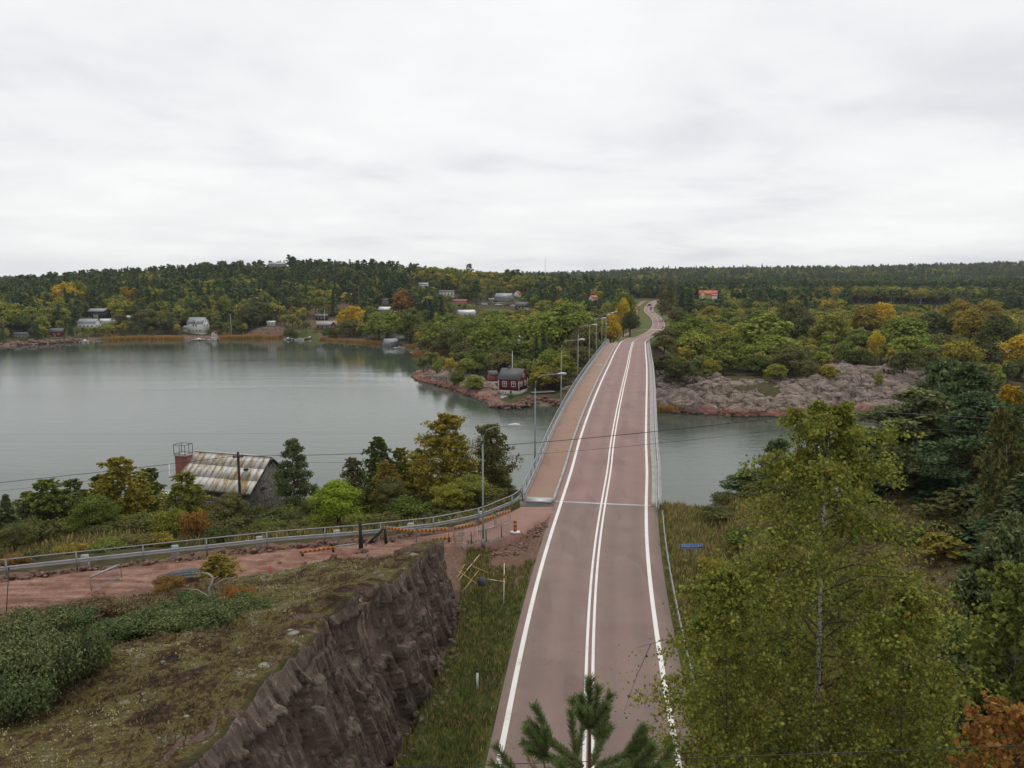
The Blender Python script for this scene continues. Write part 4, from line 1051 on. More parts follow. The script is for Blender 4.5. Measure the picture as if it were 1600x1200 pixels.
# ================================================================== vegetation shapes
def unit(v): return v / np.maximum(np.linalg.norm(v, axis=-1, keepdims=True), 1e-9)
def leaves(P, Nn, size, rn, asp=1.0, along=None):
    """one diamond-shaped leaf (or leaf clump) at each point"""
    n = len(P); Nn = unit(Nn)
    a = along if along is not None else rn.randn(n, 3)
    t = unit(a - Nn * np.sum(a * Nn, 1)[:, None]); b = np.cross(Nn, t)
    s = (size * rn.uniform(.6, 1.3, n))[:, None] * .5
    V = np.stack([P + t * s * asp, P + b * s, P - t * s * asp, P - b * s], 1).reshape(-1, 3)
    return V, np.arange(4 * n).reshape(n, 4)
def tubes(segs, n=5):
    mb = MB()
    for pts, rad in segs: mb.tube(pts, rad, n, False)
    return np.array(mb.v), np.array(mb.f)
def broad(seed, Ht=10., Rr=4., base=.16, nc=46, nl=3400, leaf=.42, fill=.25, squash=1.0):
    rn = np.random.RandomState(seed)
    cz = Ht * (base + 1) / 2; az = Ht * (1 - base) / 2
    d = unit(rn.randn(nc, 3)); d[:, 2] = np.where(d[:, 2] < -.55, -d[:, 2], d[:, 2])
    rr = rn.uniform(.5, .86, nc)[:, None]
    lob = 1 + .22 * np.sin(3 * np.arctan2(d[:, 1], d[:, 0]) + seed)[:, None] * (1 - np.abs(d[:, 2:3]))
    C = d * rr * lob * np.array([Rr, Rr, az]) + (0, 0, cz)
    wz = 1 - .32 * np.clip((C[:, 2] - cz) / az, -.2, 1) ** 2
    C[:, :2] *= wz[:, None]
    rc = Rr * rn.uniform(.2, .36, nc)
    k = rn.choice(nc, nl, p=rc ** 2 / np.sum(rc ** 2)); dd_ = unit(rn.randn(nl, 3) + (0, 0, .35))
    P = C[k] + dd_ * (rc[k] * rn.uniform(.55, 1.08, nl))[:, None] * (1, 1, .85)
    nf = int(nl * fill)
    P[:nf] = C[k[:nf]] * .7 + np.array((0, 0, cz)) * .3 + rn.randn(nf, 3) * Rr * .16
    out = unit((P - (0, 0, cz)) / (Rr, Rr, az))
    L = leaves(P, dd_ * .7 + out * .5 + rn.randn(nl, 3) * .45 + (0, 0, .25), leaf, rn, 1.15)
    segs = []
    tr = Ht * .028
    top = np.array((rn.uniform(-.3, .3), rn.uniform(-.3, .3), Ht * .62))
    segs.append(([(0, 0, -.5), (0, 0, Ht * .1), tuple(top * .5 + (0, 0, 0)), tuple(top)], [tr * 1.3, tr, tr * .7, tr * .35]))
    for j in rn.choice(nc, 11, replace=False):
        s0 = rn.uniform(.3, .9); b0 = top * s0; e0 = C[j]
        m0 = (b0 + e0) / 2 + (0, 0, -.06 * Ht * rn.rand())
        segs.append(([tuple(b0), tuple(m0), tuple(e0)], [tr * .5, tr * .32, tr * .1]))
    return tubes(segs), L
def spruce(seed, Ht=16., Rr=3.0, nt=24, leaf=.62, base=.06, k=5, nb=8):
    rn = np.random.RandomState(seed); P = []; A = []; Nn = []
    for i in range(nt):
        t = i / (nt - 1); z = Ht * (base + (1 - base) * t * .985)
        r = (Rr * (1 - t) ** .88 + .12) * rn.uniform(.78, 1.15)
        n_ = max(4, int(nb * (1 - .4 * t))); ph = rn.rand() * 6.3
        for b in range(n_):
            g = ph + b * 6.283 / n_ + rn.uniform(-.3, .3); rb = r * rn.uniform(.7, 1.12)
            dr = np.array((math.cos(g), math.sin(g), 0)); sd_ = np.array((-dr[1], dr[0], 0))
            for s_ in np.linspace(.18, 1, k):
                for q in (-1, 0, 1):
                    if q and s_ < .3: continue
                    w_ = q * rb * .22 * math.sin(math.pi * min(1, s_ * .9)) 
                    p = dr * rb * s_ + sd_ * w_ + np.array((0, 0, z - rb * .34 * s_ ** 1.3 + (.1 * rb if s_ > .85 else 0))) + rn.randn(3) * .06
                    P.append(p); A.append(dr * 1.2 + sd_ * q * .7 + (0, 0, -.35) + rn.randn(3) * .15); Nn.append(np.array((0, 0, 1)) + dr * .25 + rn.randn(3) * .35)
    P = np.array(P)
    L = leaves(P, np.array(Nn), leaf, rn, 1.7, np.array(A))
    return tubes([([(0, 0, -.5), (0, 0, Ht * .5), (0, 0, Ht * .97)], [Ht * .014, Ht * .009, .02])], ), L
def pine(seed, Ht=16., Rr=3.0, bare=.42, nc=22, nl=2400, leaf=.42, flat=.5):
    rn = np.random.RandomState(seed); C = []; rc = []
    segs = [([(0, 0, -.5), (.1, 0, Ht * .4), (-.05, .1, Ht * .75), (0, 0, Ht * .96)], [Ht * .014, Ht * .012, Ht * .008, .03])]
    for i in range(nc):
        t = (i + .5) / nc; z = Ht * (bare + (1 - bare) * t); g = i * 2.4 + rn.uniform(-.5, .5)
        r = Rr * (.35 + .75 * math.sin(math.pi * min(1, .25 + .72 * t)) ) * (1 - .55 * t) * rn.uniform(.65, 1.2)
        c = np.array((math.cos(g) * r, math.sin(g) * r, z + rn.uniform(-.2, .5)))
        C.append(c); rc.append(Rr * rn.uniform(.28, .46) * (1 - .35 * t))
        segs.append(([(0, 0, z - .35 * r), tuple(c * (.6, .6, 1) - (0, 0, .12 * r)), tuple(c)], [Ht * .005, Ht * .0035, .015]))
        C.append(c * (.5, .5, 1) + (0, 0, -.1)); rc.append(rc[-1] * .7)
    C.append(np.array((0, 0, Ht * .97))); rc.append(Rr * .22)
    C = np.array(C); rc = np.array(rc); k = rn.choice(len(C), nl, p=rc ** 2 / sum(rc ** 2)); d = unit(rn.randn(nl, 3) + (0, 0, .3))
    P = C[k] + d * (rc[k] * rn.uniform(.3, 1.05, nl))[:, None] * (1, 1, flat)
    L = leaves(P, rn.randn(nl, 3) + (0, 0, .5), leaf, rn, 1.9, d + (0, 0, .5) + rn.randn(nl, 3) * .5)
    return tubes(segs), L
def branchy(seed, Ht=9., Rr=2.4, base=.15, npri=46, nsec=9, nleaf=14, leaf=.16, droop=.5, up=.7, r0=None, lean=(0, 0), nside=5, spread=.12):
    """trunk, limbs and twigs that carry the leaves: birch, alder, rowan"""
    rn = np.random.RandomState(seed); segs = []; P = []; Nn = []
    r0 = r0 or Ht * .011
    def trunk(t): return np.array((lean[0] * t * t + .12 * math.sin(t * 5 + seed), lean[1] * t * t + .12 * math.cos(t * 4 + seed), Ht * t))
    segs.append(([tuple(trunk(t) - (0, 0, .5 if t == 0 else 0)) for t in np.linspace(0, 1, 12)], [r0 * (1 - .93 * t) + .004 for t in np.linspace(0, 1, 12)]))
    for i in range(npri):
        t = base + (1 - base) * ((i + rn.rand()) / npri) ** .9
        t = min(t, .985); o = trunk(t); g = i * 2.399 + rn.uniform(-.4, .4)
        prof = (math.sin(math.pi * min(1, (t - base) / (1 - base) * .78 + .22)) ** .8) * (1 - .25 * t)
        Lb = Rr * prof * rn.uniform(.65, 1.2) + .15
        dr = np.array((math.cos(g), math.sin(g), 0)); el = up * rn.uniform(.6, 1.3) * (1 if t < .8 else 1.6)
        pts = [o + dr * Lb * s_ + np.array((0, 0, Lb * (el * s_ - droop * s_ ** 2.2))) + rn.randn(3) * .04 * Lb * s_ for s_ in (0, .3, .6, .85, 1.)]
        rb = max(.004, r0 * .34 * (1 - .7 * t))
        segs.append(([tuple(p) for p in pts], [rb, rb * .75, rb * .5, rb * .3, rb * .15]))
        pts = np.array(pts); ss = np.array((0, .3, .6, .85, 1.))
        for j in range(nsec):
            s_ = rn.uniform(.22, 1.0); q = np.array([np.interp(s_, ss, pts[:, k]) for k in range(3)])
            ls = Lb * rn.uniform(.16, .4) + .12; dv = unit(dr * .6 + rn.randn(3) * .75 + (0, 0, -.25 * droop * 2))
            e = q + dv * ls + (0, 0, -ls * droop * .5)
            if j < nside: segs.append(([tuple(q), tuple((q + e) / 2 + (0, 0, .06 * ls)), tuple(e)], [rb * .35, rb * .25, .003]))
            f = rn.rand(nleaf)[:, None]
            P.append(q + (e - q) * f + rn.randn(nleaf, 3) * spread * ls + (0, 0, -.03)); Nn.append(rn.randn(nleaf, 3) + (0, 0, .6))
    P = np.concatenate(P); Nn = np.concatenate(Nn)
    return tubes(segs), leaves(P, Nn, leaf, rn, 1.25)
def shrub(seed, Ht=1.6, Rr=1.4, nc=16, nl=2000, leaf=.14, asp=1.1, tall=.3):
    rn = np.random.RandomState(seed); C = []; segs = []
    for i in range(nc):
        g = rn.rand() * 6.3; r = Rr * math.sqrt(rn.rand()) * .8; z = Ht * (tall + (.75 - tall) * rn.rand()) * (1 - .4 * (r / Rr) ** 2)
        C.append((math.cos(g) * r, math.sin(g) * r, z)); segs.append(([(0, 0, -.2), (C[-1][0] * .5, C[-1][1] * .5, z * .5), C[-1]], [.03, .02, .006]))
    C = np.array(C); rc = rn.uniform(.25, .42, nc) * min(Rr, Ht); k = rn.randint(0, nc, nl); d = unit(rn.randn(nl, 3) + (0, 0, .4))
    P = C[k] + d * (rc[k] * rn.uniform(.3, 1.1, nl))[:, None]; P[:, 2] = np.maximum(P[:, 2], .02)
    return tubes(segs, 4), leaves(P, d + rn.randn(nl, 3) * .6, leaf, rn, asp, d + rn.randn(nl, 3) * .5 + (0, 0, .5))

def two(name, parts, wood, leafm):
    """wood mesh and crown mesh of a tree"""
    (wv, wf), (lv, lf) = parts
    a = mesh_np(name + '_trunk', wv, wf, True); a.materials.append(M[wood]); b = mesh_np(name + '_crown', lv, lf); b.materials.append(M[leafm])
    return a, b
def one(name, parts, wood, leafm):
    (wv, wf), (lv, lf) = parts
    me = mesh_np(name, np.concatenate([wv, lv]), np.concatenate([wf, lf + len(wv)]), False, np.concatenate([np.zeros(len(wf)), np.ones(len(lf))]))
    me.materials.append(M[wood]); me.materials.append(M[leafm]); return me
# (nominal height, nominal width) of every shape
SH = {}
def shape(key, Ht, Wd, meshes): SH[key] = (Ht, Wd, meshes)
shape('broad', 10, 8.4, [two('broadleaf', broad(s, 10, 4 + .3 * (s % 2), .03, 40 + 6 * s, 5200, .4), 'bark', 'green') for s in range(7)])
shape('broad_near', 8, 6, [two('bushy_tree', broad(40 + s, 8, 3.0, .04, 70, 17000, .17, .2), 'bark', 'green') for s in range(2)])
shape('birch', 12, 5.4, [two('birch', branchy(60 + s, 12, 2.7, .18, 54, 8, 10, .36, .6, .8, .13, (.5, .2)), 'palebark', 'turning') for s in range(3)])
shape('birch_near', 9, 4.0, [two('slender_birch', branchy(70 + s, 9, 2.1, .14, 64, 10, 20, .18, .7, .9, .1, (.6 * (s - 1), .3)), 'palebark', 'turning') for s in range(3)])
shape('alder_near', 10, 5.6, [two('alder', branchy(80 + s, 10, 2.8, .12, 66, 10, 22, .19, .35, .75, .13, (.4, .3), 5, .22), 'bark', 'dull') for s in range(2)])
shape('spruce', 16, 6, [two('spruce', spruce(90 + s, 16, 2.9 + .3 * (s % 2)), 'bark', 'spruce') for s in range(3)])
shape('spruce_near', 12, 5.4, [two('tall_spruce', spruce(100 + s, 12, 2.7, 36, .26, .04, 11, 11), 'bark', 'spruce') for s in range(2)])
shape('pine', 16, 6, [two('pine', pine(110 + s), 'pinebark', 'pine') for s in range(4)])
shape('pine_near', 12, 6.4, [two('tall_pine', pine(120 + s, 12, 3.2, .22, 40, 14000, .2, .55), 'pinebark', 'pine') for s in range(3)])
shape('shrub', 1.6, 2.9, [two('shrub', shrub(130 + s, 1.6, 1.4, 26, 9500, .055, 2.6), 'bark', 'juniper') for s in range(4)])
shape('bush', 2.6, 3.6, [two('bush', shrub(140 + s, 2.6, 1.8, 24, 3600, .16, 1.1, .25), 'bark', 'dull') for s in range(3)])
FAR_SP = [one('spruce', spruce(150 + s, 16, 2.6 + .4 * (s % 2), 17, .85, .08, 4, 6), 'bark', 'mix_con') for s in range(3)]
FAR_PI = [one('pine', pine(160 + s, 16, 2.8, .45, 16, 700, .75, .55), 'pinebark', 'mix_con') for s in range(3)]
FAR_BR = [one('broadleaf', broad(170 + s, 12, 3.6 + .5 * (s % 2), .15, 34, 1100, .75), 'palebark' if s == 1 else 'bark', 'mix_dec') for s in range(4)]

rt = random.Random(77)
TREES = []          # (x, y, crown radius) of what stands already
def tree(kind, name, x, y, Ht, Wd, mat, label, cat='tree', group=None, z=None, wood=None, tilt=0.0, var=None):
    h0, w0, ms = SH[kind]
    a, b = ms[rt.randrange(len(ms)) if var is None else var % len(ms)]
    r = thing(name, label, cat, (x, y, Hs(x, y) if z is None else z), rt.uniform(0, 6.28), group)
    r.scale = (Wd / w0, Wd / w0, Ht / h0)
    if tilt: r.rotation_euler[0] = tilt
    t_ = obj('trunk' if cat == 'tree' else 'stems', a, None, r); c_ = obj('crown' if cat == 'tree' else 'foliage', b, None, r)
    c_.material_slots[0].link = 'OBJECT'; c_.material_slots[0].material = M[mat]
    if wood: t_.material_slots[0].link = 'OBJECT'; t_.material_slots[0].material = M[wood]
    TREES.append((x, y, Wd / 2))
    return r
def tree_px(kind, name, px, top, Y, wpx, mat, label, cat='tree', group=None, **kw):
    """stand a tree at distance Y so that its top and width come out as surveyed"""
    p = at_y(px, top, Y); g = Hs(p[0], Y)
    lo_ = .72 if kind in ('broad', 'broad_near') else .3
    return tree(kind, name, p[0], Y, max(1.0, p[2] - g, lo_ * wpx * Y / 1240), wpx * Y / 1240, mat, label, cat, group, z=g, **kw)

# ------------------------------------------------ the row between the path and the bay
T = tree_px
T('spruce_near', 'spruce_tree', 8, 772, 66, 66, 'spruce', 'dark spruce below the left end of the path rail')
T('alder_near', 'broadleaf_tree', 40, 790, 72, 60, 'dull', 'dull green tree behind the dark spruce at the left end of the rail')
T('birch_near', 'birch_tree', 75, 748, 74, 70, 'green', 'slender green birch beside the dark spruce below the path')
T('broad_near', 'broadleaf_tree', 143, 770, 70, 80, 'green', 'round dense green tree left of the tall birch below the path')
T('birch_near', 'birch_tree', 192, 712, 76, 92, 'turning', 'tall loose birch between the round tree and the brick chimney')
T('birch_near', 'rowan_tree', 288, 742, 68, 70, 'turning', 'thin yellowing rowan in front of the tin roof house')
T('bush', 'rowan_bush', 262, 790, 64, 64, 'turning', 'yellow-green rowan bush at the foot of the stone house', 'bush')
T('bush', 'rowan_bush', 308, 790, 62, 50, 'orange', 'reddish bush beside the yellowing rowan', 'bush')
T('broad_near', 'juniper_tree', 358, 768, 68, 62, 'dull', 'dark round bush-like tree before the stone house wall')
T('bush', 'broadleaf_bush', 402, 782, 68, 46, 'dull', 'dull green bush at the right corner of the stone house', 'bush')
T('pine_near', 'pine_tree', 457, 690, 74, 60, 'pine', 'dark pine standing right of the stone gable', var=1)
T('broad_near', 'broadleaf_tree', 527, 748, 66, 92, 'lime', 'bright light green round tree beside the dark pine')
T('birch_near', 'birch_tree', 590, 682, 76, 56, 'green', 'slim green birch right of the bright round tree')
T('birch_near', 'birch_tree', 628, 700, 78, 46, 'turning', 'thin pale yellow birch between green birch and brown birch')
T('alder_near', 'birch_tree', 690, 652, 74, 110, 'turning', 'tall brownish yellow birch behind the barriers')
T('alder_near', 'alder_tree', 766, 664, 78, 78, 'dull', 'loose dark green alder at the start of the bridge')
T('broad_near', 'broadleaf_tree', 735, 745, 70, 80, 'green', 'low green tree under the alder behind the barriers')
T('bush', 'broadleaf_bush', 640, 775, 67, 90, 'green', 'dense green bush between the birches behind the rail', 'bush')
for i, (px, top, Y, wp, mt) in enumerate([(40, 860, 55, 60, 'dull'), (110, 850, 57, 60, 'turning'), (165, 852, 57, 60, 'green'), (215, 845, 58, 60, 'dull'), (250, 838, 59, 50, 'turning'), (420, 815, 62, 60, 'dull'), (470, 812, 62, 60, 'dull'), (560, 800, 63, 50, 'green'), (600, 800, 63, 60, 'dull'), (690, 795, 66, 60, 'dull'), (770, 785, 70, 50, 'dull'),
                                          (20, 880, 53, 50, 'orange'), (340, 822, 60, 60, 'dull'), (500, 800, 64, 60, 'turning')]):
    T('bush', 'broadleaf_bush', px, top, Y, wp, mt, 'low tangled bush behind the path guard rail', 'bush', 'bushes behind the path guard rail')

rq = random.Random(31)
for k in range(34):
    px = 20 + k * 23 + rq.uniform(-12, 12); Y = rq.uniform(64, 84)
    if 380 < px < 420 or 240 < px < 300: Y = rq.uniform(60, 70)
    tp = rq.uniform(800, 830) - (Y - 64) * 1.2
    mt = rq.choice(['dull', 'green', 'dull', 'dull', 'green'])
    T('bush', 'broadleaf_bush', px, tp, Y, rq.uniform(60, 95), mt, 'dense leafy bush on the slope between path and bay', 'bush', 'bushes on the slope between path and bay')
for px, tp, Y, wp, mt in [(20, 815, 60, 70, 'dull'), (110, 795, 78, 70, 'green'), (225, 770, 80, 60, 'dull'), (560, 760, 74, 60, 'dull'), (660, 745, 80, 70, 'green'), (610, 745, 70, 60, 'dull'), (700, 760, 68, 70, 'turning'), (780, 735, 82, 56, 'green'), (490, 785, 70, 50, 'dull')]:
    T('broad_near', 'broadleaf_tree', px, tp, Y, wp, mt, 'dense low tree in the thicket between path and bay', 'tree', 'low trees in the thicket between path and bay')

for i, (px, tp, Y, wp, mt) in enumerate([(112, 752, 76, 60, 'green'), (160, 742, 80, 60, 'dull'), (228, 735, 80, 58, 'green'), (38, 768, 74, 56, 'green'), (560, 715, 82, 50, 'dull'), (648, 700, 80, 56, 'green'), (722, 690, 82, 60, 'dull'), (610, 720, 72, 50, 'turning')]):
    T('birch_near', 'birch_tree', px, tp, Y, wp, mt, 'slender birch in the thicket between path and bay', 'tree', 'birches in the thicket between path and bay')
for px, tp, Y, wp, mt in [(1130, 830, 62, 80, 'dull'), (1160, 850, 54, 90, 'green'), (1200, 800, 64, 100, 'dull'), (1235, 830, 56, 100, 'dull'), (1110, 870, 50, 60, 'turning'), (1170, 920, 42, 90, 'dull'), (1280, 800, 62, 110, 'dull'), (1320, 830, 54, 100, 'green')]:
    T('bush', 'broadleaf_bush', px, tp, Y, wp, mt, 'dense bush on the rocky bank behind the blue sign', 'bush', 'bushes on the bank behind the blue sign')
# ------------------------------------------------ right slope
gs = 'conifers on the wooded slope right of the road'
for i, (k, px, top, Y, wp) in enumerate([('pine_near', 1437, 612, 56, 190), ('spruce_near', 1350, 668, 66, 110), ('spruce_near', 1395, 640, 70, 120), ('spruce_near', 1500, 590, 62, 170), ('pine_near', 1520, 575, 58, 150), ('spruce_near', 1650, 520, 52, 150),
        ('spruce_near', 1470, 640, 74, 120), ('pine_near', 1530, 620, 48, 150), ('spruce_near', 1580, 700, 42, 150), ('spruce_near', 1640, 640, 38, 200), ('pine_near', 1310, 690, 74, 100), ('spruce_near', 1260, 700, 80, 80), ('pine_near', 1215, 690, 84, 80), ('spruce_near', 1420, 690, 84, 110), ('pine_near', 1660, 560, 66, 120), ('spruce_near', 1700, 560, 56, 200), ('spruce_near', 1540, 660, 84, 120), ('spruce_near', 1480, 700, 52, 120), ('pine_near', 1390, 720, 60, 120), ('spruce_near', 1600, 740, 34, 170), ('spruce_near', 1330, 650, 78, 110), ('spruce_near', 1570, 610, 72, 130), ('pine_near', 1480, 570, 82, 140), ('spruce_near', 1340, 740, 56, 100), ('pine_near', 1580, 820, 27, 150)]):
    pn = k.startswith('pine')
    T(k, 'pine_tree' if pn else 'spruce_tree', px, top, Y, wp, 'pine' if pn else 'spruce', 'dark pine among the spruces on the right slope' if pn else 'dark drooping spruce on the right slope', 'tree', gs + (' pines' if pn else ' spruces'))
T('pine_near', 'pine_tree', 1168, 735, 70, 95, 'pine', 'small crooked pine on the rock edge above the strait', var=2)
gb = 'broadleaf trees among the conifers on the right slope'
for i, (px, top, Y, wp, mt) in enumerate([(1590, 640, 36, 90, 'dull'), (1500, 760, 44, 120, 'dull'), (1600, 790, 30, 130, 'dull'), (1545, 860, 28, 90, 'dull'), (1290, 700, 60, 100, 'dull'), (1230, 735, 62, 90, 'green'), (1600, 605, 60, 80, 'yellow'), (1380, 740, 62, 80, 'dull'), (1600, 880, 24, 160, 'green')]):
    T('birch_near', 'broadleaf_tree', px, top, Y, wp, mt, 'small leafy tree among the dark conifers on the right slope', 'tree', gb)
T('birch_near', 'willow_shrub', 1480, 845, 41, 75, 'turning', 'thin pale willow shrub on the mossy rock on the right', 'bush', wood='palebark')
for i, (px, top, Y, wp, mt) in enumerate([(1420, 868, 44, 60, 'juniper'), (1500, 960, 32, 90, 'juniper'), (1560, 900, 33, 120, 'juniper'), (1380, 900, 46, 70, 'dull'), (1450, 1010, 28, 90, 'heather'), (1540, 1040, 25, 110, 'juniper'), (1430, 1090, 24, 130, 'heather'), (1500, 1120, 21, 150, 'dull'), (1180, 870, 46, 90, 'dull'), (1140, 800, 66, 60, 'dull'), (1100, 800, 72, 60, 'drygrass'), (1060, 800, 72, 50, 'drygrass'), (1210, 960, 36, 120, 'green'), (1330, 960, 38, 100, 'dull'), (1130, 1010, 30, 120, 'green'), (1320, 1090, 26, 140, 'dull'), (1590, 990, 26, 120, 'dull')]):
    T('bush', 'juniper_bush' if mt == 'juniper' else 'broadleaf_bush', px, top, Y, wp, mt, 'dark green juniper bush on the right slope' if mt == 'juniper' else 'scrubby bush on the bank right of the road', 'bush', 'junipers right of the road' if mt == 'juniper' else 'scrub right of the road')

# ------------------------------------------------ foreground: birch, pine leader, maple
def special(name, label, parts, wood, leafm, loc, rz=0.):
    a, b = two(name, parts, wood, leafm); r = thing(name, label, 'tree', loc, rz); a.materials.append(M['bark']); a.polygons.foreach_set('material_index', np.array([0 if i < 55 else 1 for i in range(len(a.polygons))], np.int32)); obj('trunk', a, None, r); obj('crown', b, None, r); return r
p = at_y(1270, 1190, 20.5); bx, by = p[0], 20.5
g = Hs(bx, by); bt = at_y(1283, 632, 21)[2]
special('birch_tree', 'big yellow-green birch with pale trunk in the right foreground', branchy(7, bt - g, 4.3, .06, 130, 15, 36, .078, .72, .85, .13, (.25, .5), 8, .13), 'birchbark', 'birchleaf', (bx, by, g))
p = at_y(1095, 1150, 18); 
special('birch_tree', 'low leafy birch overhanging the right edge line of the road', branchy(17, at_y(1090, 900, 18)[2] - Hs(p[0] + .7, 18.), 2.6, .12, 95, 13, 28, .072, .6, .75, .06, (-.3, .3), 9, .13), 'bark', 'birchleaf', (p[0] + .7, 18, Hs(p[0] + .7, 18.)))
p = at_y(1430, 1150, 17)
special('birch_tree', 'smaller birch right of the big foreground birch', branchy(27, at_y(1410, 930, 17)[2] - Hs(p[0], 17.), 2.6, .1, 80, 14, 24, .072, .55, .7, .06, (-.3, .3), 9, .2), 'bark', 'birchleaf', (p[0], 17, Hs(p[0], 17.)))
p = at_y(1570, 1180, 15)
special('maple_tree', 'small maple with orange autumn leaves at the lower right', branchy(37, at_y(1560, 1095, 15)[2] - Hs(p[0], 15.), 1.9, .3, 50, 12, 12, .1, .3, .6, .05, (0, 0), 9, .2), 'bark', 'orange', (p[0], 15, Hs(p[0], 15.)))

def pine_leader():
    """top of a young pine just below the lookout: candles in whorls, long needles"""
    rn = np.random.RandomState(3)
    base = at_y(938, 1260, 6.0); tip = at_y(922, 1062, 6.2)
    gz = Hs(base[0], 6.0)
    o = np.array((base[0], 6.0, gz))
    top = tip - o; segs = []; VN = []; FN = []; off = 0
    def shoot(a, b, r, nn, ln, lo=0.0):
        nonlocal off
        a, b = np.array(a), np.array(b); segs.append(([tuple(a), tuple((a + b) / 2), tuple(b)], [r, r * .85, r * .6]))
        t = lo + (1 - lo) * rn.rand(nn) ** .9; ax = unit(b - a); P = a + (b - a) * t[:, None]
        d = rn.randn(nn, 3); d = unit(d - ax * (d @ ax)[:, None]); d = unit(d * .8 + ax * rn.uniform(.55, 1.1, nn)[:, None])
        l = ln * rn.uniform(.7, 1.1, nn); s_ = unit(np.cross(d, rn.randn(nn, 3))) * .0028
        V = np.stack([P - s_, P + s_, P + d * l[:, None] + s_ * .4, P + d * l[:, None] - s_ * .4], 1).reshape(-1, 3)
        VN.append(V); FN.append(np.arange(4 * nn).reshape(nn, 4) + off); off += 4 * nn
    h = top[2]; ax = np.array((top[0], top[1], 0)) / h
    def tr(z): return np.array((ax[0] * z, ax[1] * z, z))
    segs.append(([tuple(tr(z)) for z in np.linspace(-.4, h - .42, 10)], list(np.linspace(.12, .014, 10))))
    shoot(tr(h - .44), tr(h), .013, 900, .075)
    def whorl(z, n, ln, el, ph, sub, nn):
        for i in range(n):
            g = ph + i * 6.283 / n + rn.uniform(-.25, .25); d = np.array((math.cos(g), math.sin(g), 0)); l = ln * rn.uniform(.8, 1.15)
            a = tr(z); m_ = a + d * l * .62 + (0, 0, l * .62 * el * .5); b = a + d * l * .9 + (0, 0, l * (el * .5 + .3))
            if sub:
                shoot(a + (m_ - a) * .15, m_, .012, int(nn * .9), .068)
                shoot(m_, b, .011, nn, .075)
                for q in range(3):
                    sd_ = unit(d * .7 + rn.randn(3) * .5 + (0, 0, .55)); shoot(m_, m_ + sd_ * l * .38, .008, int(nn * .7), .07)
            else: shoot(a, a + d * l * .55 + (0, 0, l * .85), .009, nn, .072)
    whorl(h - .43, 7, .3, 1., .2, False, 520)
    whorl(h - .8, 7, .6, .55, .5, True, 560)
    whorl(h - 1.15, 7, .85, .4, .1, True, 560)
    for k in range(1, 7): whorl(h - 1.3 - .5 * k, 6, min(1.9, 1.05 + .2 * k), .25, k * .7, True, 150)
    wv, wf = tubes(segs, 6)
    a = mesh_np('leader_trunk', wv, wf, True); a.materials.append(M['pinebark']); b = mesh_np('leader_needles', np.concatenate(VN), np.concatenate(FN)); b.materials.append(M['needle'])
    r = thing('pine_tree', 'young pine whose top candles rise in front of the road', 'tree', o); obj('trunk', a, None, r); obj('crown', b, None, r)
pine_leader()

# ------------------------------------------------ junipers and scrub on the mossy rock
for i, (px, py, wp, hh, mt) in enumerate([(25, 1085, 150, 1.9, 'juniper'), (85, 1075, 130, 1.7, 'juniper'), (135, 1055, 90, 1.5, 'juniper'), (50, 1010, 130, 1.5, 'juniper'), (20, 1130, 130, 1.5, 'juniper'), (195, 1000, 110, .9, 'juniper'), (240, 985, 120, .9, 'juniper'), (285, 990, 110, .8, 'juniper'), (330, 975, 110, .85, 'juniper'), (385, 960, 90, .6, 'juniper'), (300, 955, 80, .75, 'juniper'), (110, 985, 90, 1., 'juniper')]):
    p = on_ground(px, py, 16.)
    tree('shrub', 'juniper_shrub', p[0], p[1], hh, wp * p[1] / 1240, mt, 'tall blue-green juniper in the thick clump on the mossy rock' if hh >= 1.5 else 'low spreading juniper between the clump and the drain pipes', 'shrub', 'tall junipers on the mossy rock' if hh >= 1.5 else 'low junipers on the mossy rock')
for i, (px, py, wp, hh, mt, lab) in enumerate([(345, 915, 60, 1.5, 'turning', 'thin yellow-green bush beside the dark drain pipes'), (262, 925, 60, .8, 'orange', 'rusty orange bush in front of the drain pipes'), (150, 965, 110, .7, 'heather', 'brown heather bush between the junipers'), (370, 945, 60, .6, 'orange', 'reddish low bush behind the junipers')]):
    p = on_ground(px, py, 15.)
    tree('birch_near' if 'yellow-green' in lab else 'shrub', 'small_bush', p[0], p[1], hh, wp * p[1] / 1240, mt, lab, 'bush')
# dead branch
p = on_ground(332, 965, 15.); z = p[2]
MBd = MB().tube([(0, 0, 0), (-.1, .1, .8), (.05, .15, 1.2), (-.15, .2, 1.35), (-.4, .2, 1.4)], [.06, .05, .045, .04, .02], 6); MBd.tube([(-.1, .1, .8), (.4, .3, 1.1), (.9, .4, 1.15)], [.035, .025, .01], 5); MBd.tube([(0, .05, .4), (-.6, .2, .7), (-1.2, .2, .75)], [.03, .02, .008], 5)
tag(obj('dead_branch', MBd.mesh('dead_branch', True), M['palebark'], None, (p[0], p[1], z)), 'bare crooked pale branch rising from the junipers', 'branch')

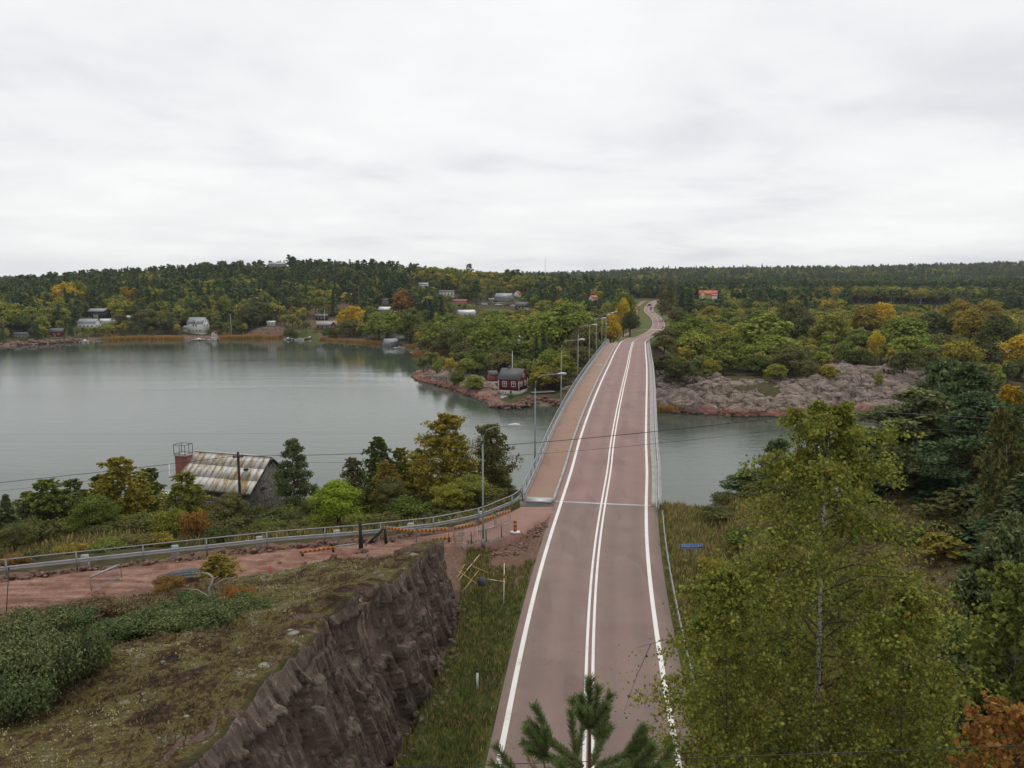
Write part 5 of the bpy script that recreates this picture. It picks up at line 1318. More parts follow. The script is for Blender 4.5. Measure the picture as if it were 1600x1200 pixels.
# ------------------------------------------------ ground cover (nobody could count it)
def tufts(name, label, cat, mat, X, Y, n_per, size, asp, seed, up=1.2, hgt=.0):
    rn = np.random.RandomState(seed); n = len(X)
    Z = H(X, Y)
    X = np.repeat(X, n_per) + rn.randn(n * n_per) * size * .6; Y = np.repeat(Y, n_per) + rn.randn(n * n_per) * size * .6; Z = np.repeat(Z, n_per)
    s = size * rn.uniform(.6, 1.3, n * n_per)
    A = np.stack([rn.randn(n * n_per) * .35, rn.randn(n * n_per) * .35, np.full(n * n_per, up)], -1); A = unit(A)
    P = np.stack([X, Y, Z], -1) + A * (s * asp * .42)[:, None]
    Nn = rn.randn(n * n_per, 3) * (1, 1, .15); 
    t = unit(A); Nn = unit(Nn - t * np.sum(Nn * t, 1)[:, None]); b = np.cross(Nn, t); hs = (s * .5)[:, None]
    V = np.stack([P + t * hs * asp, P + b * hs * .5 - t * hs * asp * .2, P - t * hs * asp, P - b * hs * .5 - t * hs * asp * .2], 1).reshape(-1, 3)
    return tag(obj(name, mesh_np(name, V, np.arange(len(V)).reshape(-1, 4)), M[mat]), label, cat, kind='stuff')
rn = np.random.RandomState(4)
def cloud(n, x0, x1, y0, y1, keep):
    X = rn.uniform(x0, x1, n); Y = rn.uniform(y0, y1, n); k = keep(X, Y); return X[k], Y[k]
def lat(X, Y): return X - np.interp(Y, CY, CX)
def on_verge(X, Y): return (lat(X, Y) < -4.2) & (X > np.interp(Y, CB[:, 0], CB[:, 1]) + .1) & ~((Y > 50) & (X > -1.5) & (Y > 52))
X, Y = cloud(26000, -7, 6, 14, 56, on_verge); tufts('verge_grass', 'short green and brown grass on the verge below the rock face', 'grass', 'grass', X[:9000], Y[:9000], 3, .1, 2.6, 1)
X, Y = cloud(9000, -7, 6, 14, 56, on_verge); tufts('verge_grass', 'dry brown stalks in the verge grass below the rock face', 'grass', 'drygrass', X[:1500], Y[:1500], 3, .1, 3.2, 2)
X, Y = cloud(14000, 6, 24, 18, 74, lambda X, Y: (lat(X, Y) > 4.7) & (lat(X, Y) < 13)); tufts('bank_grass', 'long brown grass on the bank right of the road', 'grass', 'drygrass', X[:5000], Y[:5000], 3, .16, 3.4, 3); tufts('bank_grass', 'green weeds on the bank right of the road', 'grass', 'grass', X[5000:9000], Y[5000:9000], 3, .15, 2.6, 4)
def on_moss(X, Y): return (X < np.interp(Y, CT[:, 0], CT[:, 1]) - .3) & (Y < np.interp(X, PL[:, 0], PL[:, 1]) - 3.5 - 4 * smooth(-24, -10, X) - 3 * vnoise(X / 3, Y / 3, 8))
X, Y = cloud(60000, -40, -3.5, 14, 52, on_moss)
a = fbm(X / 2.3, Y / 2.3, 70, 3)
tufts('heather', 'brown heather and dry moss on the rock left of the road', 'heather', 'heather', X[a > .5][:9000], Y[a > .5][:9000], 3, .11, 1.3, 5, .7)
tufts('lichen_tufts', 'pale lichen tufts on the mossy rock left of the road', 'lichen', 'lichen', X[a < .46][:8500], Y[a < .46][:8500], 3, .075, .9, 6, .5)
X, Y = cloud(30000, 14, 45, 22, 66, lambda X, Y: lat(X, Y) > 12)
tufts('undergrowth', 'brown undergrowth on the rocky ground under the right trees', 'undergrowth', 'heather', X[:6000], Y[:6000], 3, .17, 1.6, 7, .8)
X, Y = cloud(30000, -60, 2, 58, 98, lambda X, Y: (Y > np.interp(X, PU[:, 0], PU[:, 1]) + 1))
tufts('slope_grass', 'long dry grass on the slope below the path rail', 'grass', 'drygrass', X[:7000], Y[:7000], 3, .2, 3.0, 8); tufts('slope_grass', 'green undergrowth on the slope below the path rail', 'grass', 'grass', X[7000:14000], Y[7000:14000], 3, .2, 2.2, 9)
X, Y = cloud(9000, 30, 75, 188, 205, lambda X, Y: sdist(X, Y) < 6); 
X, Y = cloud(6000, -40, -3.5, 14, 50, on_moss); rock_heap('scattered_stones', [(-30, 20, 0), (-12, 24, 0), (-7.5, 20, 0), (-8, 30, 0), (-7, 38, 0), (-14, 36, 0), (-22, 32, 0)], 'small grey stones scattered over the mossy rock', 'stones', M['greyrock'], .03, .1, 170, 2.4, 12, lambda x, y: Hs(x, y) - .02 if x < np.interp(y, CT[:, 0], CT[:, 1]) - .4 else -40)
# reeds
def reed_bed(label, pts, wd, n, hgt, seed):
    rn2 = np.random.RandomState(seed); P = np.array(pts, float); L = np.concatenate(([0], np.cumsum(np.hypot(*np.diff(P[:, :2], axis=0).T)))); s_ = rn2.rand(n) * L[-1]
    X = np.interp(s_, L, P[:, 0]); Y = np.interp(s_, L, P[:, 1]) + (rn2.rand(n) - .5) * wd * (.6 + .8 * vnoise(s_ / 6, s_ * 0, seed)); Z = np.maximum(H(X, Y), -.1)
    h = hgt * rn2.uniform(.65, 1.15, n) * (.8 + .4 * vnoise(X / 5, Y / 5, seed)); lean = rn2.randn(n, 2) * .12; w_ = rn2.uniform(.05, .11, n); g = rn2.rand(n) * 3.14
    B = np.stack([X, Y, Z - .2], -1); S = np.stack([np.cos(g) * w_, np.sin(g) * w_, g * 0], -1); T_ = np.stack([X + lean[:, 0] * h, Y + lean[:, 1] * h, Z + h], -1)
    V = np.stack([B - S, B + S, T_ + S * .6, T_ - S * .6], 1).reshape(-1, 3)
    tag(obj('reed_bed', mesh_np('reed_bed', V, np.arange(4 * n).reshape(n, 4)), M['reed']), label, 'reeds', kind='stuff')
def pz(*a): return [at_z(x, y, 0) for x, y in a]
reed_bed('tawny reed bed in front of the far left houses', pz((160, 532.6), (215, 531), (285, 530.8)), 6, 7000, 1.9, 1)
reed_bed('tawny reed bed right of the white house jetty', pz((345, 529.6), (390, 529.6), (440, 528)), 7, 7000, 1.9, 2)
reed_bed('tawny reed bed between the dock and the boathouse', pz((500, 530.6), (540, 533.6), (598, 538.4)), 4, 5000, 1.4, 3)
reed_bed('tawny reed bed beside the grey boathouse', pz((630, 542), (660, 544), (700, 547)), 4, 5000, 1.4, 4)
reed_bed('tawny reed bed off the wooded headland', pz((645, 556), (680, 557), (714, 557)), 4, 5000, 1.5, 5)
reed_bed('green and brown reeds below the right bank', pz((1025, 643), (1060, 644), (1085, 645)), 3, 1500, 1.4, 6)

# ================================================================== houses
M['falu'] = paint('falu_red_boards', (.19, .02, .022), .8, 0, .25, 2.)
M['pinkred'] = paint('faded_red_boards', (.3, .1, .09), .8, 0, .2, 2.)
M['housewhite'] = paint('white_boards', (.66, .66, .64), .7, 0, .1, 1.)
M['houseyellow'] = paint('yellow_boards', (.56, .45, .18), .7, 0, .12, 1.)
M['houseochre'] = paint('ochre_boards', (.36, .22, .09), .7, 0, .15, 1.)
M['houseblack'] = paint('dark_boards', (.05, .045, .04), .8, 0, .3, 1.)
M['housegrey'] = paint('grey_boards', (.25, .25, .24), .8, 0, .2, 1.)
M['slate'] = paint('dark_grey_roofing', (.085, .09, .095), .7, 0, .25, 1.5)
M['greyroof'] = paint('grey_metal_roofing', (.24, .26, .28), .55, .1, .25, 1.)
M['paleroof'] = paint('pale_metal_roofing', (.55, .57, .58), .5, .1, .15, 1.)
M['redroof'] = paint('red_tile_roofing', (.42, .1, .06), .7, 0, .2, 1.)
M['plaster'] = paint('stained_plaster', (.52, .5, .44), .85, 0, .2, 1.5)
CLEAR = []      # sight lines kept open, as they are in the place: (px0, px1, py0, py1, distance)
def see(p, w, ztop, zbot, extra=4, up=0):
    c = to_px((p[0], p[1], zbot)); t = to_px((p[0], p[1], ztop)); h = w / 2 * 1250 / c[2]
    CLEAR.append((c[0] - h - extra, c[0] + h + extra, t[1] - up, c[1], p[1]))
def house(name, label, loc, rz, w, d, h, rh, wall, roof, wins=(), door=None, chim=None, base=.4, over=.35, trim=None, cat='house', group=None, clear=True):
    r = thing(name, label, cat, loc, rz, group)
    b = MB(); b.prism([(-d / 2, 0), (d / 2, 0), (d / 2, h), (0, h + rh), (-d / 2, h)], 'x', -w / 2, w / 2); b.build('wall', M[wall], r)
    MB().box((0, 0, -.9), (w + .06, d + .06, 1.8 + base * .2)).build('foundation', M['plaster'], r)
    sl = math.hypot(d / 2, rh); n = np.array((rh, d / 2)) / sl; t = .12
    rf = MB(); ov = over; e = 1 + ov / sl
    for s in (-1, 1):
        A = (0, h + rh + .02); B = (s * d / 2 * e, h + rh - rh * e + .02); nn = (s * n[0] * t, n[1] * t)
        rf.prism([A, B, (B[0] + nn[0], B[1] + nn[1]), (0, h + rh + .02 + t / max(.3, n[1]))], 'x', -w / 2 - ov, w / 2 + ov)
    ro = rf.build('roof', M[roof], r)
    if chim:
        for cx_ in (chim if isinstance(chim, tuple) else (chim,)):
            MB().box((cx_, .2, h + rh + .2), (.6, .6, 1.6)).build('chimney', M['brick'], ro)
    for (sd_, u, zc_, ww, wh) in wins:
        px_, py_, g = {'F': (u, -d / 2, 0.), 'R': (w / 2, u, R(90)), 'L': (-w / 2, u, R(-90)), 'B': (u, d / 2, R(180))}[sd_]
        f = MB(); k = max(.07, ww * .1)
        for (a, c, dx, dz) in ((0, wh / 2, ww + k, k), (0, -wh / 2, ww + k, k), (-ww / 2, 0, k, wh - k), (ww / 2, 0, k, wh - k), (0, 0, k * .7, wh - k)): f.box((a, -.03, c), (dx, .1, dz))
        fo = obj('window', f.mesh('window'), M['white' if trim is None else trim], r, (px_, py_, zc_), g)
        obj('pane', MB().box((0, .0, 0), (ww - k * .9, .05, wh - k * .9)).mesh('pane'), M['glass'], fo)
    if door:
        sd_, u, dw, dh = door
        px_, py_, g = {'F': (u, -d / 2, 0.), 'R': (w / 2, u, R(90)), 'L': (-w / 2, u, R(-90))}[sd_]
        do = obj('door', MB().box((0, -.02, dh / 2), (dw, .08, dh)).mesh('door'), M['greywood'], r, (px_, py_, 0), g)
        obj('door_frame', (lambda f: (f.box((-dw / 2 - .05, -.02, dh / 2), (.1, .11, dh)), f.box((dw / 2 + .05, -.02, dh / 2), (.1, .11, dh)), f.box((0, -.02, dh + .05), (dw + .2, .11, .1)))[0])(MB()).mesh('door_frame'), M['white'], do)
    if clear: see(loc, max(w, d) * 1.05, loc[2] + h + rh, loc[2] + (h * .25 if h > 2.4 else 0))
    return r
def wrow(side, n, span, z, ww=.9, wh=1.1): return [(side, (i - (n - 1) / 2) * span / max(1, n), z, ww, wh) for i in range(n)]
def spot(px, py, Y): p = at_y(px, py, Y); return p
def gspot(px, Y, dz=0): X = at_y(px, 500, Y)[0]; return np.array((X, Y, Hs(X, Y) + dz))

# --- stone house with the rusty tin roof on the near shore
sp = np.array((-31.9, 89.6)); sz = 2.7
st_h = thing('stone_house', 'old grey stone house with rusty tin roof and brick chimney by the water', 'house', (sp[0], sp[1], sz), R(-17))
hw, hd, hh, hr = 9.4, 7.4, 5.4, 2.9
M['stonewall'] = rock_mat('rubble_stone_wall', [(.05, .045, .04), (.11, .1, .085), (.17, .155, .13), (.24, .22, .19)], None, 2.2)
MB().prism([(-hd / 2, -1.5), (hd / 2, -1.5), (hd / 2, hh), (0, hh + hr), (-hd / 2, hh)], 'x', -hw / 2, hw / 2).build('wall', M['stonewall'], st_h)
def tin_mat():
    m_, t = new_mat('rusty_tin'); p = pos_n(t)
    s_ = noise_n(t, mapn(t, p, (1.1, .22, .3), (0, 0, R(-7))), 1.3, 5, .65, .3); f = noise_n(t, p, 4, 5, .7); oi = N(t, 'ShaderNodeObjectInfo').outputs['Random']
    c = ramp_n(t, mth(t, 'ADD', mth(t, 'MULTIPLY', s_, .75), mth(t, 'MULTIPLY', f, .25)), [(.36, (.5, .5, .48)), (.5, (.42, .4, .35)), (.56, (.3, .2, .06)), (.64, (.32, .13, .035)), (.72, (.22, .07, .03))])
    c = mixc(t, mth(t, 'MULTIPLY', oi, .3), c, (.5, .5, .5))
    c = mixc(t, ramp_n(t, f, [(.62, 0.), (.75, .6)]), c, (.12, .14, .06))
    pbsdf(t, c, .6, .15, .4, bump_n(t, f, .3, .03)); return m_
M['tin'] = tin_mat()
sl = math.hypot(hd / 2, hr); ang = math.atan2(hr, hd / 2)
rb_ = MB()
for s in (-1, 1):
    A = np.array((0, hh + hr + .02)); dv = np.array((s * math.cos(ang), -math.sin(ang))); B = A + dv * (sl + .55); nn = np.array((s * math.sin(ang), math.cos(ang))) * .1
    rb_.prism([tuple(A), tuple(B), tuple(B + nn), tuple(A + (0, .13))], 'x', -hw / 2 - .4, hw / 2 + .4)
roof_o = rb_.build('roof', M['charwood'], st_h)
ncol, nrow = 13, 3; pw = (hw + .8) / ncol; ph_ = (sl + .5) / nrow
sheet = MB().box((0, 0, 0), (pw - .035, ph_ - .03, .02)); sheet.box((-pw / 2 + .02, 0, .03), (.03, ph_ - .03, .06)); sheet = sheet.mesh('roof_sheet'); sheet.materials.append(M['tin'])
rr_ = random.Random(8)
for s in (-1, 1):
    for i in range(ncol):
        for j in range(nrow):
            dist = (j + .5) * ph_ + .03
            o = obj('roof_sheet', sheet, None, roof_o, (-hw / 2 - .4 + (i + .5) * pw, s * math.cos(ang) * dist + s * math.sin(ang) * .125, hh + hr + .03 - math.sin(ang) * dist + .125 * math.cos(ang) + rr_.uniform(0, .012)))
            o.rotation_euler = (-s * ang + rr_.uniform(-.012, .012), rr_.uniform(-.02, .02), 0)
MB().box((0, 0, hh + hr + .17), (hw + .84, .3, .05)).build('ridge_cap', M['galv2'], roof_o)
for s in (-1, 1): MB().box((0, s * (hd / 2 + .5), hh - .32), (hw + .9, .14, .16)).build('gutter', M['darksteel'], roof_o)
MB().box((hw / 2 + .41, 0, hh + hr - .1), (.05, .5, .3)).build('barge_end', M['greywood'], roof_o)
fl = MB(); fl.tube([(3.3, -hd / 2 * .62, hh + .6), (3.3, -hd / 2 * .62, hh + 1.9)], .24, 10); fl.build('flue', M['galv2'], roof_o); MB().tube([(3.3, -hd / 2 * .62, hh + 1.95), (3.3, -hd / 2 * .62, hh + 2.15)], [.32, .2], 10).build('flue_cap', M['darksteel'], roof_o)
for u, w_ in ((-3, .9), (-.4, 1.2), (2.6, .9)):
    f = obj('window', MB().box((0, -.03, 0), (w_, .12, 1.1)).mesh('window'), M['greywood'], st_h, (u, -hd / 2, 3.3)); obj('pane', MB().box((0, -.06, 0), (w_ * .8, .09, .9)).mesh('pane'), M['glass'], f)
f = obj('window', MB().box((.03, 0, 0), (.12, .9, .55)).mesh('window'), M['greywood'], st_h, (hw / 2, -1.4, 5.2)); obj('pane', MB().box((.06, 0, 0), (.09, .7, .4)).mesh('pane'), M['glass'], f)
# chimney stack at the left gable with its iron cage
ch = obj('chimney', MB().box((0, 0, 3.6), (1.4, 1.2, 9.2)).mesh('chimney'), M['brick'], st_h, (-hw / 2 - 1.0, -1.3, 0))
obj('chimney_cap', MB().box((0, 0, 8.25), (1.56, 1.36, .16)).mesh('chimney_cap'), M['concrete'], ch)
cg = MB()
for x, y in ((-.75, -.65), (.75, -.65), (.75, .65), (-.75, .65), (0, -.65), (.25, .65)): cg.tube([(x, y, 8.2), (x, y, 9.5)], .035, 5)
for z in (8.45, 9.5): cg.tube([(-.75, -.65, z), (.75, -.65, z), (.75, .65, z), (-.75, .65, z), (-.75, -.65, z)], .03, 5)
cg.build('cage', M['darksteel'], ch)

# --- red cottage on the headland
c0 = at_z(800, 617, 1.0); ck = thing('cottage', 'dark red wooden cottage with white windows on the headland by the bridge', 'house', (c0[0] + .3, c0[1] + 3.4, 1.0), R(-24))
w_, d_, h_, r_ = 5.7, 5.6, 4.1, 2.3
MB().box((0, 0, .25), (w_, d_, 1.7)).build('foundation', M['plaster'], ck)
wl = MB().prism([(-d_ / 2 - .04, 1.1), (d_ / 2 + .04, 1.1), (d_ / 2 + .04, h_), (0, h_ + r_), (-d_ / 2 - .04, h_)], 'x', -w_ / 2 - .04, w_ / 2 + .04).build('wall', M['falu'], ck)
for s in range(-14, 15): 
    pass
bat = MB()
for k in range(24): bat.box((-w_ / 2 + (k + .5) * w_ / 24, -d_ / 2 - .05, 2.6), (.05, .04, 2.96)); 
for k in range(22):
    u = -d_ / 2 + (k + .5) * d_ / 22; bat.box((w_ / 2 + .05, u, (1.12 + h_ + r_ * (1 - abs(u) / (d_ / 2))) / 2), (.04, .05, h_ + r_ * (1 - abs(u) / (d_ / 2)) - 1.15))
tag(bat.build('battens', M['falu'], wl), kind='stuff')
for x, y in ((-1, -1), (1, -1), (1, 1), (-1, 1)): MB().box((x * (w_ / 2 + .05), y * (d_ / 2 + .05), (h_ + 1.1) / 2), (.16, .16, h_ - 1.1)).build('corner_board', M['white'], ck)
sl2 = math.hypot(d_ / 2, r_); rf = MB(); ang2 = math.atan2(r_, d_ / 2)
for s in (-1, 1):
    A = np.array((0, h_ + r_ + .03)); dv = np.array((s * math.cos(ang2), -math.sin(ang2))); B = A + dv * (sl2 + .5); nn = np.array((s * math.sin(ang2), math.cos(ang2))) * .14
    rf.prism([tuple(A), tuple(B), tuple(B + nn), tuple(A + (0, .18))], 'x', -w_ / 2 - .4, w_ / 2 + .4)
ro = rf.build('roof', M['slate'], ck)
for s in (-1, 1):
    A = np.array((0, h_ + r_ + .0)); dv = np.array((s * math.cos(ang2), -math.sin(ang2))); B = A + dv * (sl2 + .5)
    MB().prism([tuple(A), tuple(B), tuple(B + (0, .2)), tuple(A + (0, .2))], 'x', w_ / 2 + .41, w_ / 2 + .46).build('barge_board', M['falu'], ro)
MB().box((-1.2, .3, h_ + r_ + .2), (.55, .55, 1.0)).build('chimney', M['slate'], ro)
def window(par, x, y, z, g, ww, wh, bars=True):
    f = MB(); k = .13
    for (a, c, dx, dz) in ((0, wh / 2, ww + k, k), (0, -wh / 2, ww + k, k), (-ww / 2, 0, k, wh - k), (ww / 2, 0, k, wh - k), (0, 0, .09, wh - k), (0, wh * .12, ww - k, .06)): f.box((a, -.08, c), (dx, .1, dz))
    fo = obj('window', f.mesh('window'), M['white'], par, (x, y, z), g)
    for s in (-1, 1): obj('pane', MB().box((s * ww * .23, -.05, 0), (ww * .4, .04, wh * .9)).mesh('pane'), M['glass'], fo)
for x in (-1.15, 1.35): window(ck, x, -d_ / 2, 2.75, 0, 1.05, 1.3)
for y in (-1.3, 1.3): window(ck, w_ / 2, y, 2.75, R(90), .95, 1.25)
window(ck, w_ / 2, 0, 5.0, R(90), .75, 1.05)
for x, dx in ((-1.7, .3), (-.9, .3)): obj('vent', MB().box((0, -.02, 0), (dx, .06, .25)).mesh('vent'), M['black'], ck, (x, -d_ / 2, .55))
obj('cellar_door', MB().box((0, -.02, 0), (.55, .06, .85)).mesh('cellar_door'), M['houseblack'], ck, (.6, -d_ / 2, .5))
see(c0 + (0, 3, 0), 8, 7.5, 1.0, 3)
p = at_z(769, 594, 2.6); house('boat_shed', 'small faded pink shed behind the red cottage', (p[0], p[1] + 1, p[2] - .4), R(24), 2.2, 2.4, 2.0, .9, 'pinkred', 'slate', [], None, None, cat='shed')
# slipway and jetty
V = [at_z(764, 624, .12), at_z(772, 629.5, .12), at_z(793, 619, 1.0), at_z(778, 613.5, 1.0)]
MBs = MB().add([v + (0, 0, .1) for v in V] + [v - (0, 0, .7) for v in V], [(0, 1, 2, 3), (0, 4, 5, 1), (1, 5, 6, 2), (2, 6, 7, 3), (3, 7, 4, 0), (4, 7, 6, 5)])
tag(MBs.build('slipway', M['concrete']), 'pale concrete slipway beside the red cottage', 'slipway')
a, b = at_z(830, 613, 1.75), at_z(866, 611, 1.75); d = b - a; L = float(np.hypot(d[0], d[1]))
ft = thing('footbridge', 'low grey timber footbridge between the cottage jetty and the shore', 'footbridge', (a[0], a[1], 1.7), math.atan2(d[1], d[0]))
pl2 = MB().box((0, 0, 0), (.24, 2.4, .09)).mesh('plank'); pl2.materials.append(M['greywood'])
for k in range(int(L / .27)): obj('plank', pl2, None, ft, (.13 + .27 * k, 0, .02 * math.sin(k * 3.)))
for y in (-.9, .9): MB().box((L / 2, y, -.2), (L, .18, .28)).build('beam', M['charwood'], ft)
for x in (.5, L / 2, L - .5):
    for y in (-.9, .9): MB().tube([(x, y, -3.), (x, y, -.1)], .12, 6).build('pile', M['charwood'], ft)
see((a + b) / 2, 7, 2.0, .5)

# --- far left shore
p = spot(308, 517, 424); pz_ = Hs(p[0], p[1])
wh_ = house('villa', 'white two-storey villa with grey cross gable roof at the far shore', (p[0], 426, pz_), R(-8), 8.6, 7.2, 5.2, 2.9, 'housewhite', 'greyroof',
      wrow('F', 4, 7.6, 1.5) + wrow('F', 2, 3.0, 4.1) + wrow('R', 2, 5, 1.5) + wrow('R', 2, 5, 4.1) + [('R', 0, 6.2, .7, .8)], None, 0)
gbl = MB().prism([(-1.1, 4.6), (1.1, 4.6), (1.1, 5.6), (0, 7.0), (-1.1, 5.6)], 'y', -3.75, -1.4).build('bay', M['housewhite'], wh_)
bz2 = MB()
for s in (-1, 1): bz2.prism([(0, 7.05), (s * 1.4, 5.3), (s * 1.4, 5.45), (0, 7.25)], 'y', -4.0, -.8)
bz2.build('bay_roof', M['greyroof'], gbl)
fo = obj('window', MB().box((0, 0, 0), (1.1, .12, 1.2)).mesh('window'), M['white'], gbl, (0, -3.77, 5.6)); obj('pane', MB().box((0, -.04, 0), (.85, .1, .95)).mesh('pane'), M['glass'], fo)
wg = MB().prism([(-2.4, 0), (2.4, 0), (2.4, 2.6), (0, 3.6), (-2.4, 2.6)], 'x', -7.6, -4.3).build('wing', M['housewhite'], wh_); MB().prism([(-2.8, 2.5), (0, 3.72), (2.8, 2.5), (2.8, 2.65), (0, 3.9), (-2.8, 2.65)], 'x', -7.9, -4.32).build('wing_roof', M['greyroof'], wg)
CLEAR.append((284, 330, 492, 522, 424))
def far(name, label, px, py, Y, wpx, rz, d, h, rh, wall, roof, wins=(), door=None, chim=None, cat='house', group=None, dz=0.):
    p = spot(px, py, Y); z = p[2]
    return house(name, label, (p[0], Y, z), R(rz), wpx * Y / 1250, d, h, rh, wall, roof, wins, door, chim, cat=cat, group=group)
far('farmhouse', 'long white house with grey roof above the far left lawn', 140, 514, 424, 28, -4, 6, 3.3, 2.0, 'housewhite', 'greyroof', wrow('F', 4, 8.6, 1.7) + wrow('R', 2, 4, 1.7))
far('annex', 'low white outbuilding beside the long white house', 170, 508, 436, 22, 8, 5, 2.2, 1.2, 'housewhite', 'paleroof', wrow('F', 2, 5, 1.2, .7, .7), cat='outbuilding')
far('barn', 'tall dark barn with pale roof edge behind the white house', 156, 499, 452, 26, -6, 7, 4.6, 1.4, 'houseblack', 'greyroof', [], ('F', 0, 2.4, 2.6), cat='barn')
far('boathouse', 'small red boathouse with grey roof on the far left shore', 90, 526, 405, 17, 18, 5, 2.6, 1.6, 'falu', 'slate', [('F', -1, 1.5, .7, .8), ('F', 1, 1.5, .7, .8)], None, cat='boathouse')
far('shed', 'low dark shed with white front posts on the far left shore', 34, 529, 398, 18, 8, 4, 2.2, .8, 'housegrey', 'slate', wrow('F', 3, 4.6, 1.1, .9, 1.7), cat='shed')
far('privy', 'tiny white-trimmed shed in the trees behind the far lawn', 203, 501, 440, 6, 10, 2, 1.9, .9, 'falu', 'paleroof', [('F', 0, 1.2, .5, .9)], cat='shed')
far('pump_house', 'tiny white gabled hut on the jetty beside the white villa', 335, 526, 414, 6, 80, 2.4, 1.8, 1.0, 'housewhite', 'falu', [('L', 0, 1.0, .5, .7)], cat='hut')
far('caravan_hut', 'small white hut beside the green lawn across the bay', 424, 509, 432, 12, 5, 2.6, 2.0, .5, 'housewhite', 'paleroof', wrow('F', 2, 3, 1.2, .7, .6), cat='hut')
far('house', 'red house with white gables above the dock across the bay', 511, 515, 432, 30, 10, 6, 2.6, 1.8, 'falu', 'greyroof', wrow('F', 4, 9, 1.4, .9, 1.1), ('F', 2.4, 1, 2), 0)
gq = far('porch', 'white-edged gabled porch at the red house across the bay', 522, 515, 428.3, 6, 90, 2.6, 2.6, 1.9, 'falu', 'paleroof', [('L', 0, 1.5, 1.0, 1.2)], cat='porch')
far('cabin', 'dark brown cabin on the cleared slope above the red house', 503, 500, 452, 18, 4, 5, 2.2, 1.1, 'houseblack', 'slate', wrow('F', 3, 5, 1.2, .7, .7), cat='cabin')
far('house', 'house with pale roof and dark gable above the bay trees', 602, 490, 486, 17, -10, 6, 2.4, 1.6, 'housegrey', 'paleroof', [('F', -1.6, 1.3, .8, .9), ('F', 1.6, 1.3, .8, .9)])
far('tower_shed', 'narrow dark shed above the pale-roofed house', 602, 479, 520, 9, 0, 3, 4.2, .8, 'housegrey', 'slate', [('F', 0, 2.6, 1.2, 1.0)], cat='shed')
far('house', 'white house with dark roof on the wooded hill left of the village', 698, 463, 566, 23, 6, 7, 3.0, 1.1, 'housewhite', 'slate', wrow('F', 4, 9, 1.6, 1.0, 1.0))
far('house', 'ochre wooden house with reddish roof below the white hill house', 719, 477, 548, 20, 5, 7, 2.9, 1.0, 'houseochre', 'pinkred', wrow('F', 4, 8, 1.6, .9, .8))
far('house', 'grey villa with steep gable and bright windows in the village', 788, 472, 560, 26, -24, 8, 3.2, 2.8, 'housegrey', 'greyroof', wrow('F', 3, 9, 1.6, 1.2, 1.1) + [('R', 0, 3.6, 1.4, 1.2)])
far('garage', 'low grey garage left of the grey village villa', 772, 473, 566, 16, 4, 6, 2.3, .8, 'housegrey', 'greyroof', [('F', 0, 1.1, 2.4, 1.6)], cat='garage')
far('house', 'pale house half hidden in trees high on the left hill', 662, 450, 600, 14, 0, 6, 2.8, 1.0, 'housewhite', 'greyroof', wrow('F', 2, 5, 1.5, 1.0, 1.0))
far('hall', 'white marquee-like hall with pale roof above the headland trees', 728, 494, 500, 26, 20, 7, 2.3, 1.5, 'housewhite', 'paleroof', wrow('F', 2, 6, 1.2, 1.2, .9), cat='hall')
far('house', 'dark gabled house with white trim left of the big green tree', 815, 484, 508, 18, -8, 6, 2.6, 2.2, 'houseblack', 'slate', wrow('F', 3, 6, 1.4, .8, .9))
far('house', 'house with bright red roof in the trees left of the road', 927, 472, 540, 10, 30, 5, 2.6, 1.8, 'housewhite', 'redroof', [('F', 0, 1.5, .8, .9)])
far('house', 'small house with red roof at the left wood edge', 808, 466, 590, 9, 70, 5, 2.8, 2.4, 'housewhite', 'redroof', [('L', 0, 1.5, .8, .9)])
far('hilltop_house', 'long pale house on the crest of the left hill', 434, 419.5, 655, 24, 6, 8, 3.2, 1.6, 'housegrey', 'greyroof', wrow('F', 5, 11, 1.8, 1.2, 1.1))
yh = far('villa', 'yellow villa with red tile roof right of the far road', 1106, 470, 560, 27, -12, 8, 4.2, 2.8, 'houseyellow', 'redroof', wrow('F', 3, 8, 1.4, .9, 1.2) + wrow('F', 3, 8, 3.4, .8, 1.0) + wrow('R', 2, 5, 1.6), None, 3.)
fg_ = MB().prism([(-5.6, 0), (-1.8, 0), (-1.8, 4.6), (-3.7, 6.9), (-5.6, 4.6)], 'y', -5.2, -3.9).build('front_gable', M['houseyellow'], yh)
fr_ = MB()
for s in (-1, 1): fr_.prism([(-3.7, 6.95), (-3.7 + s * 2.3, 4.2), (-3.7 + s * 2.3, 4.4), (-3.7, 7.15)], 'y', -5.5, -.6)
fr_.build('gable_roof', M['redroof'], fg_)
for z_ in (1.5, 3.9): obj('window', MB().box((0, 0, 0), (1.0, .12, 1.1)).mesh('window'), M['white'], fg_, (-3.7, -5.22, z_))
far('villa_wing', 'white gabled end of the yellow villa', 1116, 471, 556, 8, -12, 5, 4.0, 1.0, 'housewhite', 'redroof', wrow('F', 2, 3, 1.4, .7, 1.), cat='house wing')
far('trailer', 'white trailer roof among the trees behind the cottage', 819, 536, 268, 18, 12, 3, 2.0, .5, 'housewhite', 'paleroof', wrow('F', 2, 2.5, 1.2, .6, .6), cat='trailer')
far('trailer', 'small white van body in the trees near the bridge', 842, 540, 262, 9, 0, 2, 1.8, .3, 'housewhite', 'paleroof', [('F', 0, 1.2, 1., .5)], cat='trailer')
far('boat_hall', 'pale flat-roofed building behind the conifers on the right', 1576, 567, 236, 46, -14, 8, 2.8, 1.2, 'housegrey', 'paleroof', wrow('F', 4, 9, 1.7, 1.0, .9), cat='building')
